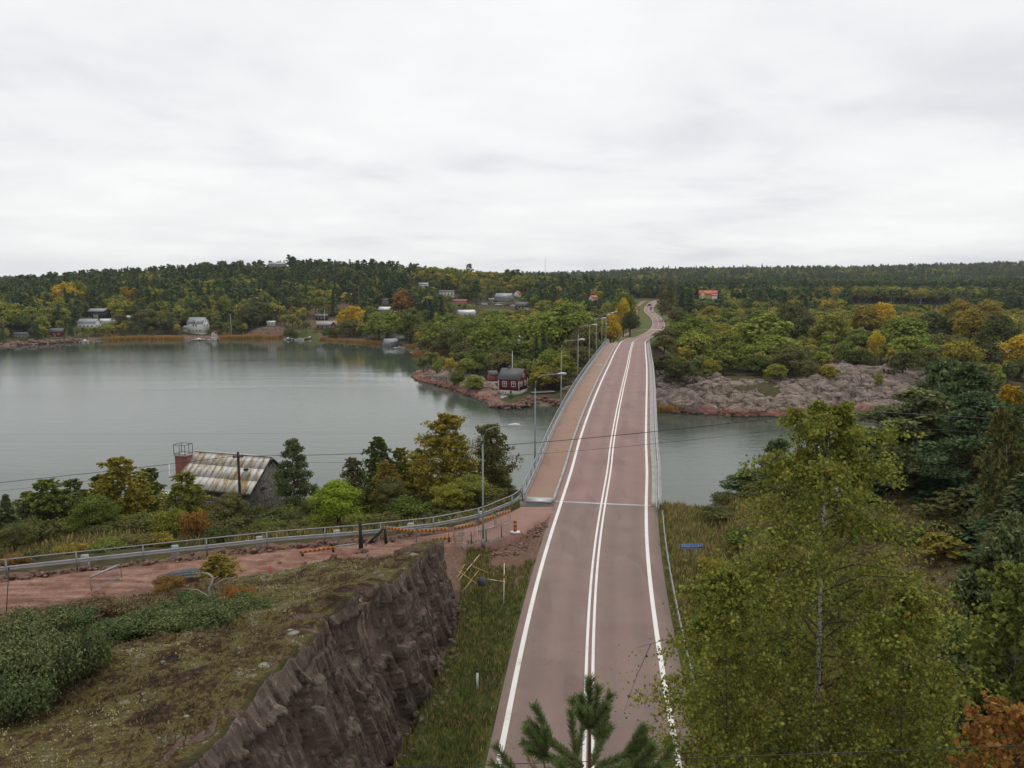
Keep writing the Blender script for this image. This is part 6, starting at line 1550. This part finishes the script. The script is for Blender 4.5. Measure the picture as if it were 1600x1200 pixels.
# boathouse on the water
b1 = far('boathouse', 'open grey boathouse with metal roof standing in the water', 610, 541.5, 372, 20, 28, 6, 1.7, 1.9, 'housegrey', 'greyroof', [], ('F', 0, 2.2, 1.5), cat='boathouse')
far('boathouse', 'taller grey boathouse with dark roof behind the open one', 623, 538.5, 378, 14, 28, 5, 2.2, 1.9, 'housewhite', 'slate', wrow('F', 2, 3, 1.4, .7, .8), cat='boathouse')

# ================================================================== boats and docks
def boat(label, loc, rz, L=5., W=1.9, group=None, mast=0., name='motor_boat', cover='white'):
    r = thing(name, label, 'boat', loc, rz, group)
    st = [(-.5, .86, .0), (-.3, 1., .0), (0, 1., .02), (.25, .8, .08), (.42, .42, .16), (.5, .02, .22)]
    V = []; 
    for x, k, up in st:
        for y, z in ((-1, .62), (-.82, .1), (0, -.22), (.82, .1), (1, .62)): V.append((x * L, y * W / 2 * k, z + up * (1 if z > 0 else .6)))
    n = len(st); F = [(i * 5 + j, (i + 1) * 5 + j, (i + 1) * 5 + j + 1, i * 5 + j + 1) for i in range(n - 1) for j in range(4)] + [(0, 1, 2, 3, 4)]
    MB().add(V, F).build('hull', M['white'], r)
    D = []
    for x, k, up in st: D += [(x * L * .97, -W / 2 * k * .93, .52 + up), (x * L * .97, W / 2 * k * .93, .52 + up)]
    MB().add(D, [(2 * i, 2 * i + 1, 2 * i + 3, 2 * i + 2) for i in range(n - 1)]).build('deck', M['housegrey'], r)
    MB().prism([(-.12 * L, .5), (.2 * L, .6), (.1 * L, 1.2), (-.08 * L, 1.25)], 'y', -W * .33, W * .33).build('cabin', M[cover], r)
    MB().prism([(.12 * L, .72), (.18 * L, .72), (.115 * L, 1.1), (.095 * L, 1.1)], 'y', -W * .31, W * .335).build('windscreen', M['glass'], r)
    MB().box((-.53 * L, 0, .55), (.35, .4, .9)).build('outboard', M['black'], r)
    if mast:
        MB().tube([(.05 * L, 0, .6), (.05 * L, 0, mast)], .07, 6).build('mast', M['white'], r); MB().tube([(.05 * L, 0, 1.6), (-.35 * L, 0, 1.6)], .06, 6).build('boom', M['white'], r)
        MB().tube([(.05 * L, -.6, mast * .62), (.05 * L, .6, mast * .62)], .025, 5).build('spreader', M['white'], r)
    return r
def dock(label, pts, wd=1.6, z=.7):
    P = [np.array(at_z(x, y, z)) for x, y in pts]
    r = thing('dock', label, 'dock', (P[0][0], P[0][1], 0))
    for a, b in zip(P[:-1], P[1:]):
        d = b - a; L = float(np.hypot(d[0], d[1])); g = math.atan2(d[1], d[0]); c = (a + b) / 2 - (P[0][0], P[0][1], 0)
        MB().box((c[0], c[1], z - .08), (L, wd, .16), g).build('deck', M['greywood'], r)
        for t in np.arange(.1, 1, .2):
            q = a + d * t - (P[0][0], P[0][1], 0)
            for s in (-1, 1): MB().tube([(q[0] - s * math.sin(g) * wd * .4, q[1] + s * math.cos(g) * wd * .4, -2.5), (q[0] - s * math.sin(g) * wd * .4, q[1] + s * math.cos(g) * wd * .4, z + .25)], .1, 6).build('pile', M['charwood'], r)
    return r
dock('grey dock below the far left lawn', [(122, 534), (162, 533.2)]); dock('dock in front of the white villa', [(297, 531), (345, 529.5)]); dock('wooden dock below the small green lawn', [(442, 528.5), (462, 529.5), (494, 526.5)], 2.0)
for i, (x, y, Lb, rz, lab) in enumerate([(157, 530, 5.5, 10, 'white motor boat at the dock below the far lawn'), (132, 534.5, 4.5, 0, 'small open boat moored at the far left dock'), (50, 538.5, 5, 5, 'white boat lying at the far left stones'), (310, 532, 6.5, 8, 'white cabin boat moored at the villa dock'), (332, 532.5, 5, 175, 'small motor boat beside the villa dock'),
        (450, 531, 4.5, 20, 'small grey boat at the wooden dock'), (468, 532, 5, -15, 'white boat beside the wooden dock'), (484, 529.5, 4.5, 30, 'rowing boat at the end of the wooden dock'), (624, 545, 5.2, 10, 'white boat moored before the grey boathouse'), (712, 552, 4., 40, 'white boat pulled up in the headland reeds')]):
    p = at_z(x, y, 0); boat(lab, (p[0], p[1], .02), R(rz), Lb, Lb * .37, cover='white' if i % 2 else 'housegrey')
p = at_z(253, 786, .5); boat('white sailing boat with tall mast moored behind the stone house', (p[0], p[1] + 2, .05), R(12), 7.5, 2.5, None, 4.4 + 1, 'sailing_boat')
dock('pale dock behind the stone house', [(225, 792), (262, 790)], 2.0, .6)
p = at_z(495, 772, 3.); t_ = thing('boat_crane', 'red steel boom of a small boat crane behind the pine', 'crane', (p[0], p[1], Hs(p[0], p[1]))); MB().tube([(0, 0, -.3), (0, 0, 2.6)], .12, 6).build('mast', M['redpaint'], t_); MB().tube([(-3.2, 0, 4.9), (.6, 0, 2.4)], .13, 6).build('boom', M['redpaint'], t_)

# ================================================================== cars
def make_car(paint_):
    r = thing('parked_car', 'car', 'car')
    b = MB().prism([(-2.15, .35), (2.15, .35), (2.2, .62), (1.95, .82), (1.0, .92), (-1.9, .95), (-2.2, .75)], 'y', -.86, .86); bo = b.build('body', M[paint_], r)
    MB().prism([(-1.75, .93), (1.05, .9), (.45, 1.42), (-1.25, 1.46)], 'y', -.74, .74).build('cabin', M['glass'], r); MB().prism([(-1.3, 1.44), (.5, 1.4), (.42, 1.49), (-1.2, 1.52)], 'y', -.72, .72).build('car_roof', M[paint_], r)
    for x in (-1.35, 1.35):
        for y in (-.8, .8):
            wq = obj('wheel', MB().tube([(0, -.1, 0), (0, .1, 0)], .32, 12).mesh('wheel'), M['rubber'], r, (x, y, .32)); obj('rim', MB().tube([(0, -.11, 0), (0, .11, 0)], .19, 10).mesh('rim'), M['galv'], wq)
    for y in (-.6, .6): MB().box((2.14, y, .66), (.1, .3, .14)).build('headlight', M['white'], bo); MB().box((-2.16, y, .74), (.08, .26, .16)).build('tail_light', M['redpaint'], bo)
    return r
cw = make_car('white'); cdk = make_car('slate')
p = road_at(498, 1.6, .05); cw.location = p; cw.rotation_euler = (0, 0, R(262)); tag(cw, 'white car coming down the far road', 'car'); cw.name = 'car'
p = road_at(522, 1.6, .05); cdk.location = p; cdk.rotation_euler = (0, 0, R(262)); tag(cdk, 'dark car following the white car on the far road', 'car'); cdk.name = 'car'
for i, (px, Y, rz, wt) in enumerate([(748, 532, 10, 0), (757, 530, 5, 1), (766, 534, 12, 0), (779, 528, 8, 1), (792, 530, 170, 0), (803, 526, 6, 1), (826, 496, 20, 0), (822, 502, 150, 1), (622, 492, 15, 1), (631, 490, 20, 0), (1014, 560, 100, 0)]):
    o = copy_tree(cw if wt else cdk); p = gspot(px, Y, .05); o.location = p; o.rotation_euler = (0, 0, R(rz)); o.name = 'parked_car'
    tag(o, 'white car parked among the village houses' if wt else 'dark car parked among the village houses', 'car', 'white cars parked in the village' if wt else 'dark cars parked in the village')
CLEAR.append((744, 808, 480, 486, 528))
# ================================================================== poles, flagpoles and masts across the water
def fpole(px, pyb, pyt, Y, label, mat='white', r=.09, grp=None, name='flagpole'):
    p = at_y(px, pyb, Y); z = Hs(p[0], Y); t = at_y(px, pyt, Y)[2]
    f = thing(name, label, 'pole', (p[0], Y, z), 0, grp); MB().tube([(0, 0, -.4), (0, 0, t - z)], [r, r * .6], 6).build('shaft', M[mat], f); MB().tube([(0, 0, t - z), (0, 0, t - z + .25)], [.14, .03], 6).build('finial', M['white'], f)
    CLEAR.append((px - 2, px + 2, pyt, (pyt + pyb) / 2, Y))
    return f
fpole(361, 511, 492, 418, 'white flagpole right of the white villa'); fpole(507.5, 505, 484, 428, 'white flagpole above the red house'); fpole(800.5, 577, 549, 216, 'white flagpole behind the red cottage', r=.12); fpole(771, 536, 517, 280, 'white pole in the headland trees'); fpole(561, 478, 454, 470, 'pale bare pole on the cleared slope', 'palebark'); fpole(575, 480, 471, 470, 'short pale pole on the cleared slope', 'palebark')
gu = 'utility poles in the village'
for px, b, t, Y in ((749, 490, 474, 505), (735, 478, 459, 545), (758, 478, 450, 548), (793, 478, 460, 530), (1200, 503, 483, 330)): fpole(px, b, t, Y, 'slim pale utility pole among the village trees', 'palebark', .12, gu, 'utility_pole')
p = at_y(852, 404, 1500); z = Hs(p[0], 1500.); t_ = thing('radio_mast', 'thin radio mast on the far forest ridge', 'mast', (p[0], 1500, z)); MB().tube([(0, 0, 0), (0, 0, p[2] - z)], [.5, .25], 4).build('lattice', M['galv2'], t_)
for q in range(5): MB().box((0, 0, (p[2] - z) * (.5 + .1 * q)), (1.1, .15, .15)).build('crossbar', M['galv2'], t_)

# ================================================================== trees across the water
rf2 = random.Random(4)
gT = 'broadleaf trees on the far banks by the bridge'
# surveyed trees: (shape, px, top py, distance, width px, colour, label or None)
FT = [('broad', 890, 470, 262, 100, 'bright', 'big light green tree left of the far bridge end'), ('broad', 845, 488, 258, 80, 'bright', 'light green tree beside the big green tree by the bridge'), ('broad', 775, 490, 296, 70, 'bright', None), ('broad', 740, 500, 285, 66, 'green', None), ('broad', 760, 515, 262, 84, 'green', None), ('broad', 735, 525, 258, 60, 'dull', None),
      ('broad', 700, 490, 340, 60, 'green', None), ('broad', 668, 502, 345, 46, 'green', None), ('broad', 603, 484, 385, 52, 'bright', 'bright round tree behind the grey boathouse'), ('broad', 590, 492, 392, 34, 'green', None), ('broad', 640, 490, 372, 46, 'green', None),
      ('broad', 551, 478, 425, 42, 'yellow', 'bright yellow tree beside the red house across the bay'), ('broad', 628, 452, 470, 42, 'orange', 'big brownish orange tree above the boathouse'), ('broad', 975, 463, 330, 26, 'yellow', 'yellow tree hanging over the lamps at the bridge end'), ('broad', 955, 488, 275, 36, 'yellow', 'yellow tree behind the far bridge lamps'), ('broad', 975, 455, 375, 44, 'green', 'dark green tree where the footpath meets the road'), ('broad', 985, 485, 290, 30, 'dull', None), ('broad', 940, 480, 285, 50, 'dull', None),
      ('broad', 915, 505, 250, 44, 'dull', None), ('broad', 905, 540, 232, 46, 'dull', None), ('broad', 860, 545, 228, 46, 'bright', None), ('broad', 880, 560, 222, 50, 'turning', None), ('broad', 850, 570, 218, 40, 'turning', None), ('broad', 835, 530, 246, 60, 'green', None), ('broad', 800, 535, 244, 60, 'green', None), ('broad', 780, 553, 232, 50, 'dull', None), ('broad', 745, 555, 240, 46, 'green', None), ('broad', 730, 570, 233, 34, 'bright', None), ('broad', 820, 560, 226, 40, 'green', None),
      ('spruce', 850, 520, 240, 30, 'spruce', 'dark spruce in the trees behind the cottage'), ('spruce', 838, 528, 236, 26, 'spruce', 'slim dark spruce behind the cottage'), ('spruce', 672, 468, 395, 26, 'spruce', 'pair of dark spruces above the bay'), ('spruce', 690, 470, 390, 28, 'spruce', 'pair of dark spruces above the bay'), ('spruce', 571, 488, 418, 18, 'spruce', 'small dark spruce right of the yellow tree'),
      ('broad', 740, 595, 214, 34, 'bright', 'bright bush on the headland rocks left of the cottage'), ('broad', 715, 580, 224, 26, 'green', None), ('broad', 845, 590, 212, 40, 'turning', None), ('broad', 868, 585, 214, 40, 'dull', None), ('broad', 690, 520, 325, 60, 'green', None), ('broad', 715, 512, 310, 60, 'dull', None), ('broad', 733, 540, 252, 50, 'dull', None),
      ('spruce', 1066, 455, 420, 26, 'spruce', 'tall dark spruce right of the far road'), ('spruce', 1078, 448, 450, 24, 'spruce', 'dark spruce beside the yellow villa'), ('birch', 1045, 446, 430, 20, 'dull', None), ('birch', 1036, 450, 420, 18, 'dull', None), ('broad', 1112, 478, 400, 34, 'turning', None), ('broad', 1140, 480, 380, 40, 'green', None), ('broad', 1060, 480, 380, 34, 'dull', None),
      ('broad', 1085, 527, 232, 74, 'bright', 'light green tree on the bank right of the bridge'), ('broad', 1082, 498, 262, 74, 'green', None), ('broad', 1045, 515, 250, 44, 'dull', None), ('broad', 1190, 505, 240, 100, 'bright', 'broad light green tree above the right bank rocks'), ('broad', 1140, 515, 250, 50, 'bright', None), ('broad', 1150, 540, 226, 56, 'green', None), ('broad', 1215, 540, 222, 70, 'bright', None), ('broad', 1235, 565, 214, 60, 'dull', None), ('broad', 1170, 550, 222, 50, 'green', None), ('broad', 1200, 575, 212, 40, 'bright', None),
      ('broad', 1285, 550, 232, 30, 'bright', None), ('broad', 1370, 515, 240, 26, 'yellow', 'yellow round tree above the right bank'), ('broad', 1415, 495, 250, 84, 'bright', 'broad yellow-green tree on the right bank'), ('broad', 1420, 530, 226, 60, 'bright', None), ('broad', 1345, 520, 246, 60, 'green', None), ('broad', 1300, 490, 270, 60, 'green', None), ('broad', 1260, 490, 290, 50, 'dull', None), ('broad', 1180, 485, 300, 50, 'green', None), ('broad', 1240, 470, 330, 60, 'dull', None), ('broad', 1355, 475, 330, 60, 'turning', None), ('broad', 1380, 472, 345, 40, 'yellow', None), ('broad', 1460, 485, 290, 60, 'dull', None), ('broad', 1520, 480, 280, 70, 'turning', None), ('broad', 1560, 490, 260, 60, 'dull', None), ('broad', 1475, 520, 240, 60, 'dull', None),
      ('broad', 1500, 540, 215, 60, 'turning', None), ('broad', 1450, 555, 210, 50, 'dull', None), ('broad', 1545, 465, 370, 40, 'turning', None), ('broad', 1500, 465, 380, 40, 'turning', None), ('broad', 1600, 520, 230, 60, 'yellow', None),
      ('broad', 1040, 590, 206, 46, 'dull', 'dark dense tree beside the bridge on the right shore'), ('broad', 1038, 545, 228, 34, 'dull', None), ('broad', 1238, 566, 206, 58, 'dull', None), ('broad', 1262, 582, 201, 40, 'dull', None), ('broad', 1292, 598, 199, 34, 'turning', None), ('broad', 1212, 590, 200, 34, 'bright', None), ('broad', 1108, 598, 205, 34, 'turning', None), ('broad', 1062, 596, 200, 44, 'dull', None), ('broad', 1345, 578, 214, 40, 'dull', None), ('broad', 1180, 585, 209, 40, 'green', None), ('broad', 1130, 575, 214, 50, 'green', None), ('broad', 1410, 590, 204, 50, 'dull', None), ('broad', 1546, 535, 224, 44, 'dull', None), ('broad', 1600, 555, 222, 30, 'dull', None),
      ('birch', 195, 448, 480, 26, 'yellow', 'yellow birch above the white farmhouse'), ('birch', 208, 450, 484, 22, 'yellow', None), ('broad', 100, 440, 480, 44, 'yellow', 'yellow tree group in the dark forest of the far left'), ('broad', 120, 436, 490, 40, 'turning', None), ('broad', 85, 455, 465, 40, 'turning', None), ('broad', 60, 500, 415, 36, 'dull', None), ('broad', 400, 470, 440, 50, 'dull', None), ('broad', 350, 460, 450, 22, 'turning', None), ('broad', 230, 490, 430, 40, 'dull', None), ('broad', 262, 500, 424, 40, 'dull', None), ('broad', 185, 495, 428, 22, 'dull', None),
      ('broad', 392, 490, 428, 40, 'dull', None), ('broad', 452, 512, 420, 22, 'dull', None), ('broad', 515, 518, 408, 26, 'dull', None), ('broad', 545, 512, 408, 34, 'dull', None), ('broad', 655, 505, 368, 40, 'dull', None)]
for (k, px, top, Y, wp, mt, lab) in FT:
    nm = 'spruce_tree' if k == 'spruce' else 'birch_tree' if k == 'birch' else 'broadleaf_tree'
    g = None
    if lab is None:
        cw_ = {'bright': 'light green', 'green': 'green', 'dull': 'dull green', 'turning': 'yellowing', 'yellow': 'yellow'}[mt]
        where = ('on the bank right of the bridge' if px > 1010 else 'on the headland left of the bridge') if Y < 350 else 'along the far shore and village'
        lab = f'leafy {cw_} tree {where}'; g = f'{cw_} trees {where}'
    elif lab.startswith('pair'): g = 'two dark spruces above the bay'
    o_ = tree_px(k, nm, px, top, Y, wp * 1.12, mt, lab, 'tree', g); o_.scale[1] *= rf2.uniform(.8, 1.15)

# ---- the rest of the woods: jittered scatter, cleared round houses, roads, lawns and sight lines
rf_ = random.Random(21)
NEARP = np.array([(t[0], t[1], t[2]) for t in TREES if t[1] > 180])
def scatter(y0, y1, sp, fx=1.04):
    out = []; y = y0
    while y < y1:
        s = sp(y); x0, x1 = -.66 * y * fx, .66 * y * fx
        for k in range(int((x1 - x0) / s)):
            out.append((x0 + (k + rf_.random()) * s, y + rf_.uniform(-.5, .5) * s * .9))
        y += s * .9
    return np.array(out)
CLEAR.append((1335, 1490, 466, 476, 560))
C_ = scatter(196, 2600, lambda y: 4.9 + max(0, (y - 420)) * .0062)
hz_ = H(C_[:, 0], C_[:, 1]); ds = sdist(C_[:, 0], C_[:, 1])
uu = C_[:, 0] - np.interp(C_[:, 1], CY, CX)
keep = (ds > 2.0) & (hz_ > .4)
keep &= ~((np.abs(uu + 2) < 15 + 6 * (C_[:, 1] > 300)) & (C_[:, 1] < 700))
fld = (np.hypot((C_[:, 0] - pf[0]) / 120, (C_[:, 1] - pf[1]) / 75) < 1) | (np.hypot((C_[:, 0] - pc[0]) / 42, (C_[:, 1] - pc[1]) / 60) < (.55 + .5 * vnoise(C_[:, 0] / 14, C_[:, 1] / 14, 3)))
keep &= ~(fld & (np.array([rf_.random() for _ in fld]) > np.where(C_[:, 0] < 0, .3, .0)))
C_, hz_, ds = C_[keep], hz_[keep], ds[keep]
IND = {'sp': [], 'pi': [], 'br': []}; STUFF = []
mixn = fbm(C_[:, 0] / 70, C_[:, 1] / 70, 90, 3)
fine_n = vnoise(C_[:, 0] / 17, C_[:, 1] / 17, 91)
for (x, y), z, d, mn, fnn in zip(C_, hz_, ds, mixn, fine_n):
    px, py, dep = to_px((x, y, z))
    if px < -40 or px > 1640: continue
    lowbank = y < 470 and x > -120
    if lowbank:
        # open scrub on the banks: the surveyed trees stand here, only low bushes between
        ht = rf_.uniform(3.2, 7.5) if y < 330 else rf_.uniform(5, 9); kind = 'br'
        if rf_.random() < (.4 if y < 270 else .12): continue
        if y < 226 and (1060 < px < 1420): 
            if rf_.random() < .8: continue
        if y < 226 and px < 790: continue
    else:
        con = (.36 + .3 * min(1, max(0, (z - 8) / 14))) if x < -70 else .36
        con += (mn - .5) * 1.6 + (fnn - .5) * .5
        if y > 900: con += .1
        kind = 'br' if rf_.random() > con else ('sp' if rf_.random() < .5 else 'pi')
        ht = rf_.uniform(11, 17.5) if kind != 'br' else rf_.uniform(8, 13.5)
        if y > 560 and x > 200 and y < 900: ht *= 1.1
        if d < 25: ht *= .6
        if x < -70: ht *= .9
    if 400 < y < 640 and -75 < x < 75: ht *= rf_.uniform(.45, .95)
    wd = ht * (rf_.uniform(.36, .5) if kind == 'sp' else rf_.uniform(.44, .6) if kind == 'pi' else rf_.uniform(.65, .9))
    tp = to_px((x, y, z + ht))[1]; hw_ = wd / 2 * 1250 / dep
    for c in CLEAR:
        if y < c[4] + 3 and px + hw_ > c[0] and px - hw_ < c[1] and tp < c[3] - 1:
            ht2 = (CAM_Z - z) - (CAM_Z - at_y(px, c[3] - 1, y)[2])
            if ht2 < 1.6: ht = 0; break
            wd *= max(.45, ht2 / ht); ht = ht2; tp = c[3] - 1; hw_ = wd / 2 * 1250 / dep
            if kind != 'br' and ht < 7: kind = 'br'; wd = ht * .8
    if ht == 0: continue
    if any(abs(y - c[4]) < 9 and c[0] - 2 < px < c[1] + 2 for c in CLEAR): continue
    if y < 520 and len(NEARP) and np.min(np.hypot(NEARP[:, 0] - x, NEARP[:, 1] - y) - NEARP[:, 2] * .6) < 1.0: continue
    vis = ht / y
    if 690 < y < 740 and 1250 < px < 1530: kind = 'pi'; ht = 17
    (IND[kind] if y < 640 else STUFF).append((x, y, z, ht, wd, kind, vis))
for k in IND:
    lim = 180 if k == 'br' else 260
    IND[k].sort(key=lambda t: -t[6]); STUFF += IND[k][lim:]; IND[k] = IND[k][:lim]
NAMES = {'sp': ('spruce_tree', FAR_SP, 16, 6., 'dark spruce in the mixed forest across the water', 'spruces of the far forest'), 'pi': ('pine_tree', FAR_PI, 16, 6., 'dark green pine in the mixed forest across the water', 'pines of the far forest'), 'br': ('broadleaf_tree', FAR_BR, 12, 8., 'leafy tree or bush in the mixed woods across the water', 'leafy trees of the far woods')}
LAND = [(at_y(px, 500, Y)[0], Y, nm_) for px, Y, nm_ in [(140, 424, 'the long white farmhouse'), (60, 400, 'the red boathouse on the far left'), (308, 424, 'the white villa across the bay'), (420, 435, 'the tawny reeds across the bay'), (511, 432, 'the red house across the bay'), (500, 480, 'the cleared brown slope'), (434, 640, 'the house on the hill crest'),
        (613, 375, 'the grey boathouse'), (602, 500, 'the pale-roofed house above the bay'), (700, 560, 'the white hill house'), (788, 560, 'the grey village villa'), (728, 500, 'the white hall'), (800, 215, 'the red cottage'), (740, 300, 'the headland reeds'), (880, 260, 'the far bridge lamps'), (950, 400, 'the footpath beyond the bridge'), (930, 540, 'the red-roofed house left of the road'), (1060, 420, 'the side road right of the junction'),
        (1106, 560, 'the yellow villa'), (1150, 225, 'the right bank rocks'), (1330, 225, 'the grey rock dome on the right bank'), (1200, 330, 'the pale pole right of the road'), (1400, 580, 'the brown heath field'), (1300, 400, 'the scrubland behind the right bank'), (1500, 300, 'the pale building on the right'), (1250, 600, 'the tall pine wood'), (200, 560, 'the dark hill behind the villa'), (50, 520, 'the forest edge on the far left')]]
for k, L in IND.items():
    nm, ms, h0, w0, lab, grp = NAMES[k]
    for (x, y, z, ht, wd, _, _) in L:
        o = bpy.data.objects.new(nm, ms[rf_.randrange(len(ms))]); col.objects.link(o)
        o.location = (x, y, z); o.rotation_euler = (0, 0, rf_.uniform(0, 6.28)); o.scale = (wd / w0, wd / w0, ht / h0)
        near_l = min(LAND, key=lambda q: (q[0] - x) ** 2 + (q[1] - y) ** 2)[2]
        sz_ = 'small' if ht < 6 else 'tall' if ht > 12 else 'medium'
        kd = {'sp': 'dark spruce', 'pi': 'dark green pine', 'br': 'leafy tree' if ht >= 5 else 'leafy bush'}[k]
        tag(o, f'{sz_} {kd} in the woods near {near_l}', 'tree' if kd != 'leafy bush' else 'bush', f'{sz_} {kd} near {near_l}')
        if kd == 'leafy bush': o.name = 'leafy_bush'
# the forest mass behind them
protos = bpy.data.collections.new('forest_shapes')
PK = []
for i, (k, me) in enumerate([('sp', m_) for m_ in FAR_SP] + [('pi', m_) for m_ in FAR_PI] + [('br', m_) for m_ in FAR_BR]):
    o = bpy.data.objects.new('shape_%02d' % i, me); protos.objects.link(o); PK.append(k)
byk = {k: [i for i, q in enumerate(PK) if q == k] for k in ('sp', 'pi', 'br')}
def gn_forest(name, label, items):
    n = len(items)
    me = bpy.data.meshes.new(name); me.vertices.add(n); me.vertices.foreach_set('co', np.array([t[:3] for t in items], np.float32).ravel())
    sc_ = np.array([(t[4] / NAMES[t[5]][3], t[4] / NAMES[t[5]][3], t[3] / NAMES[t[5]][2]) for t in items], np.float32)
    me.attributes.new('sc', 'FLOAT_VECTOR', 'POINT').data.foreach_set('vector', sc_.ravel())
    me.attributes.new('rot', 'FLOAT_VECTOR', 'POINT').data.foreach_set('vector', np.array([(0, 0, rf_.uniform(0, 6.28)) for _ in items], np.float32).ravel())
    me.attributes.new('pick', 'INT', 'POINT').data.foreach_set('value', np.array([rf_.choice(byk[t[5]]) for t in items], np.int32))
    o = obj(name, me); tag(o, label, 'forest', kind='stuff')
    ng = bpy.data.node_groups.new(name, 'GeometryNodeTree')
    ng.interface.new_socket('Geometry', in_out='INPUT', socket_type='NodeSocketGeometry'); ng.interface.new_socket('Geometry', in_out='OUTPUT', socket_type='NodeSocketGeometry')
    gi, go = ng.nodes.new('NodeGroupInput'), ng.nodes.new('NodeGroupOutput')
    ip = ng.nodes.new('GeometryNodeInstanceOnPoints'); ci = ng.nodes.new('GeometryNodeCollectionInfo')
    ci.inputs[0].default_value = protos; ci.inputs[1].default_value = True; ci.inputs[2].default_value = True
    def na(nm_, ty):
        q = ng.nodes.new('GeometryNodeInputNamedAttribute'); q.data_type = ty; q.inputs[0].default_value = nm_; return q.outputs[0]
    L_ = ng.links.new
    L_(gi.outputs[0], ip.inputs['Points']); L_(ci.outputs[0], ip.inputs['Instance']); ip.inputs['Pick Instance'].default_value = True
    L_(na('pick', 'INT'), ip.inputs['Instance Index']); L_(na('sc', 'FLOAT_VECTOR'), ip.inputs['Scale'])
    er = ng.nodes.new('FunctionNodeEulerToRotation'); L_(na('rot', 'FLOAT_VECTOR'), er.inputs[0]); L_(er.outputs[0], ip.inputs['Rotation'])
    L_(ip.outputs[0], go.inputs[0])
    md = o.modifiers.new('forest', 'NODES'); md.node_group = ng
    return o
gn_forest('forest', 'dense mixed forest behind the single trees across the water', [t for t in STUFF if t[1] < 900])
gn_forest('forest', 'distant dark forest on the low ridges at the horizon', [t for t in STUFF if t[1] >= 900])
print('TREES', {k: len(v) for k, v in IND.items()}, 'stuff', len(STUFF))

# ================================================================== the air between
hm, ht_ = new_mat('haze')
ho = N(ht_, 'ShaderNodeOutputMaterial'); pv = N(ht_, 'ShaderNodeVolumePrincipled')
pv.inputs['Color'].default_value = (.86, .92, 1.0, 1); pv.inputs['Density'].default_value = .00006; pv.inputs['Anisotropy'].default_value = .2
lk(ht_, pv.outputs[0], ho.inputs['Volume'])
hb = MB().box((0, 3000, 75), (9800, 9000, 170)).mesh('haze')
tag(obj('haze', hb, hm), 'thin pale haze over the strait and the woods', 'haze', kind='stuff')
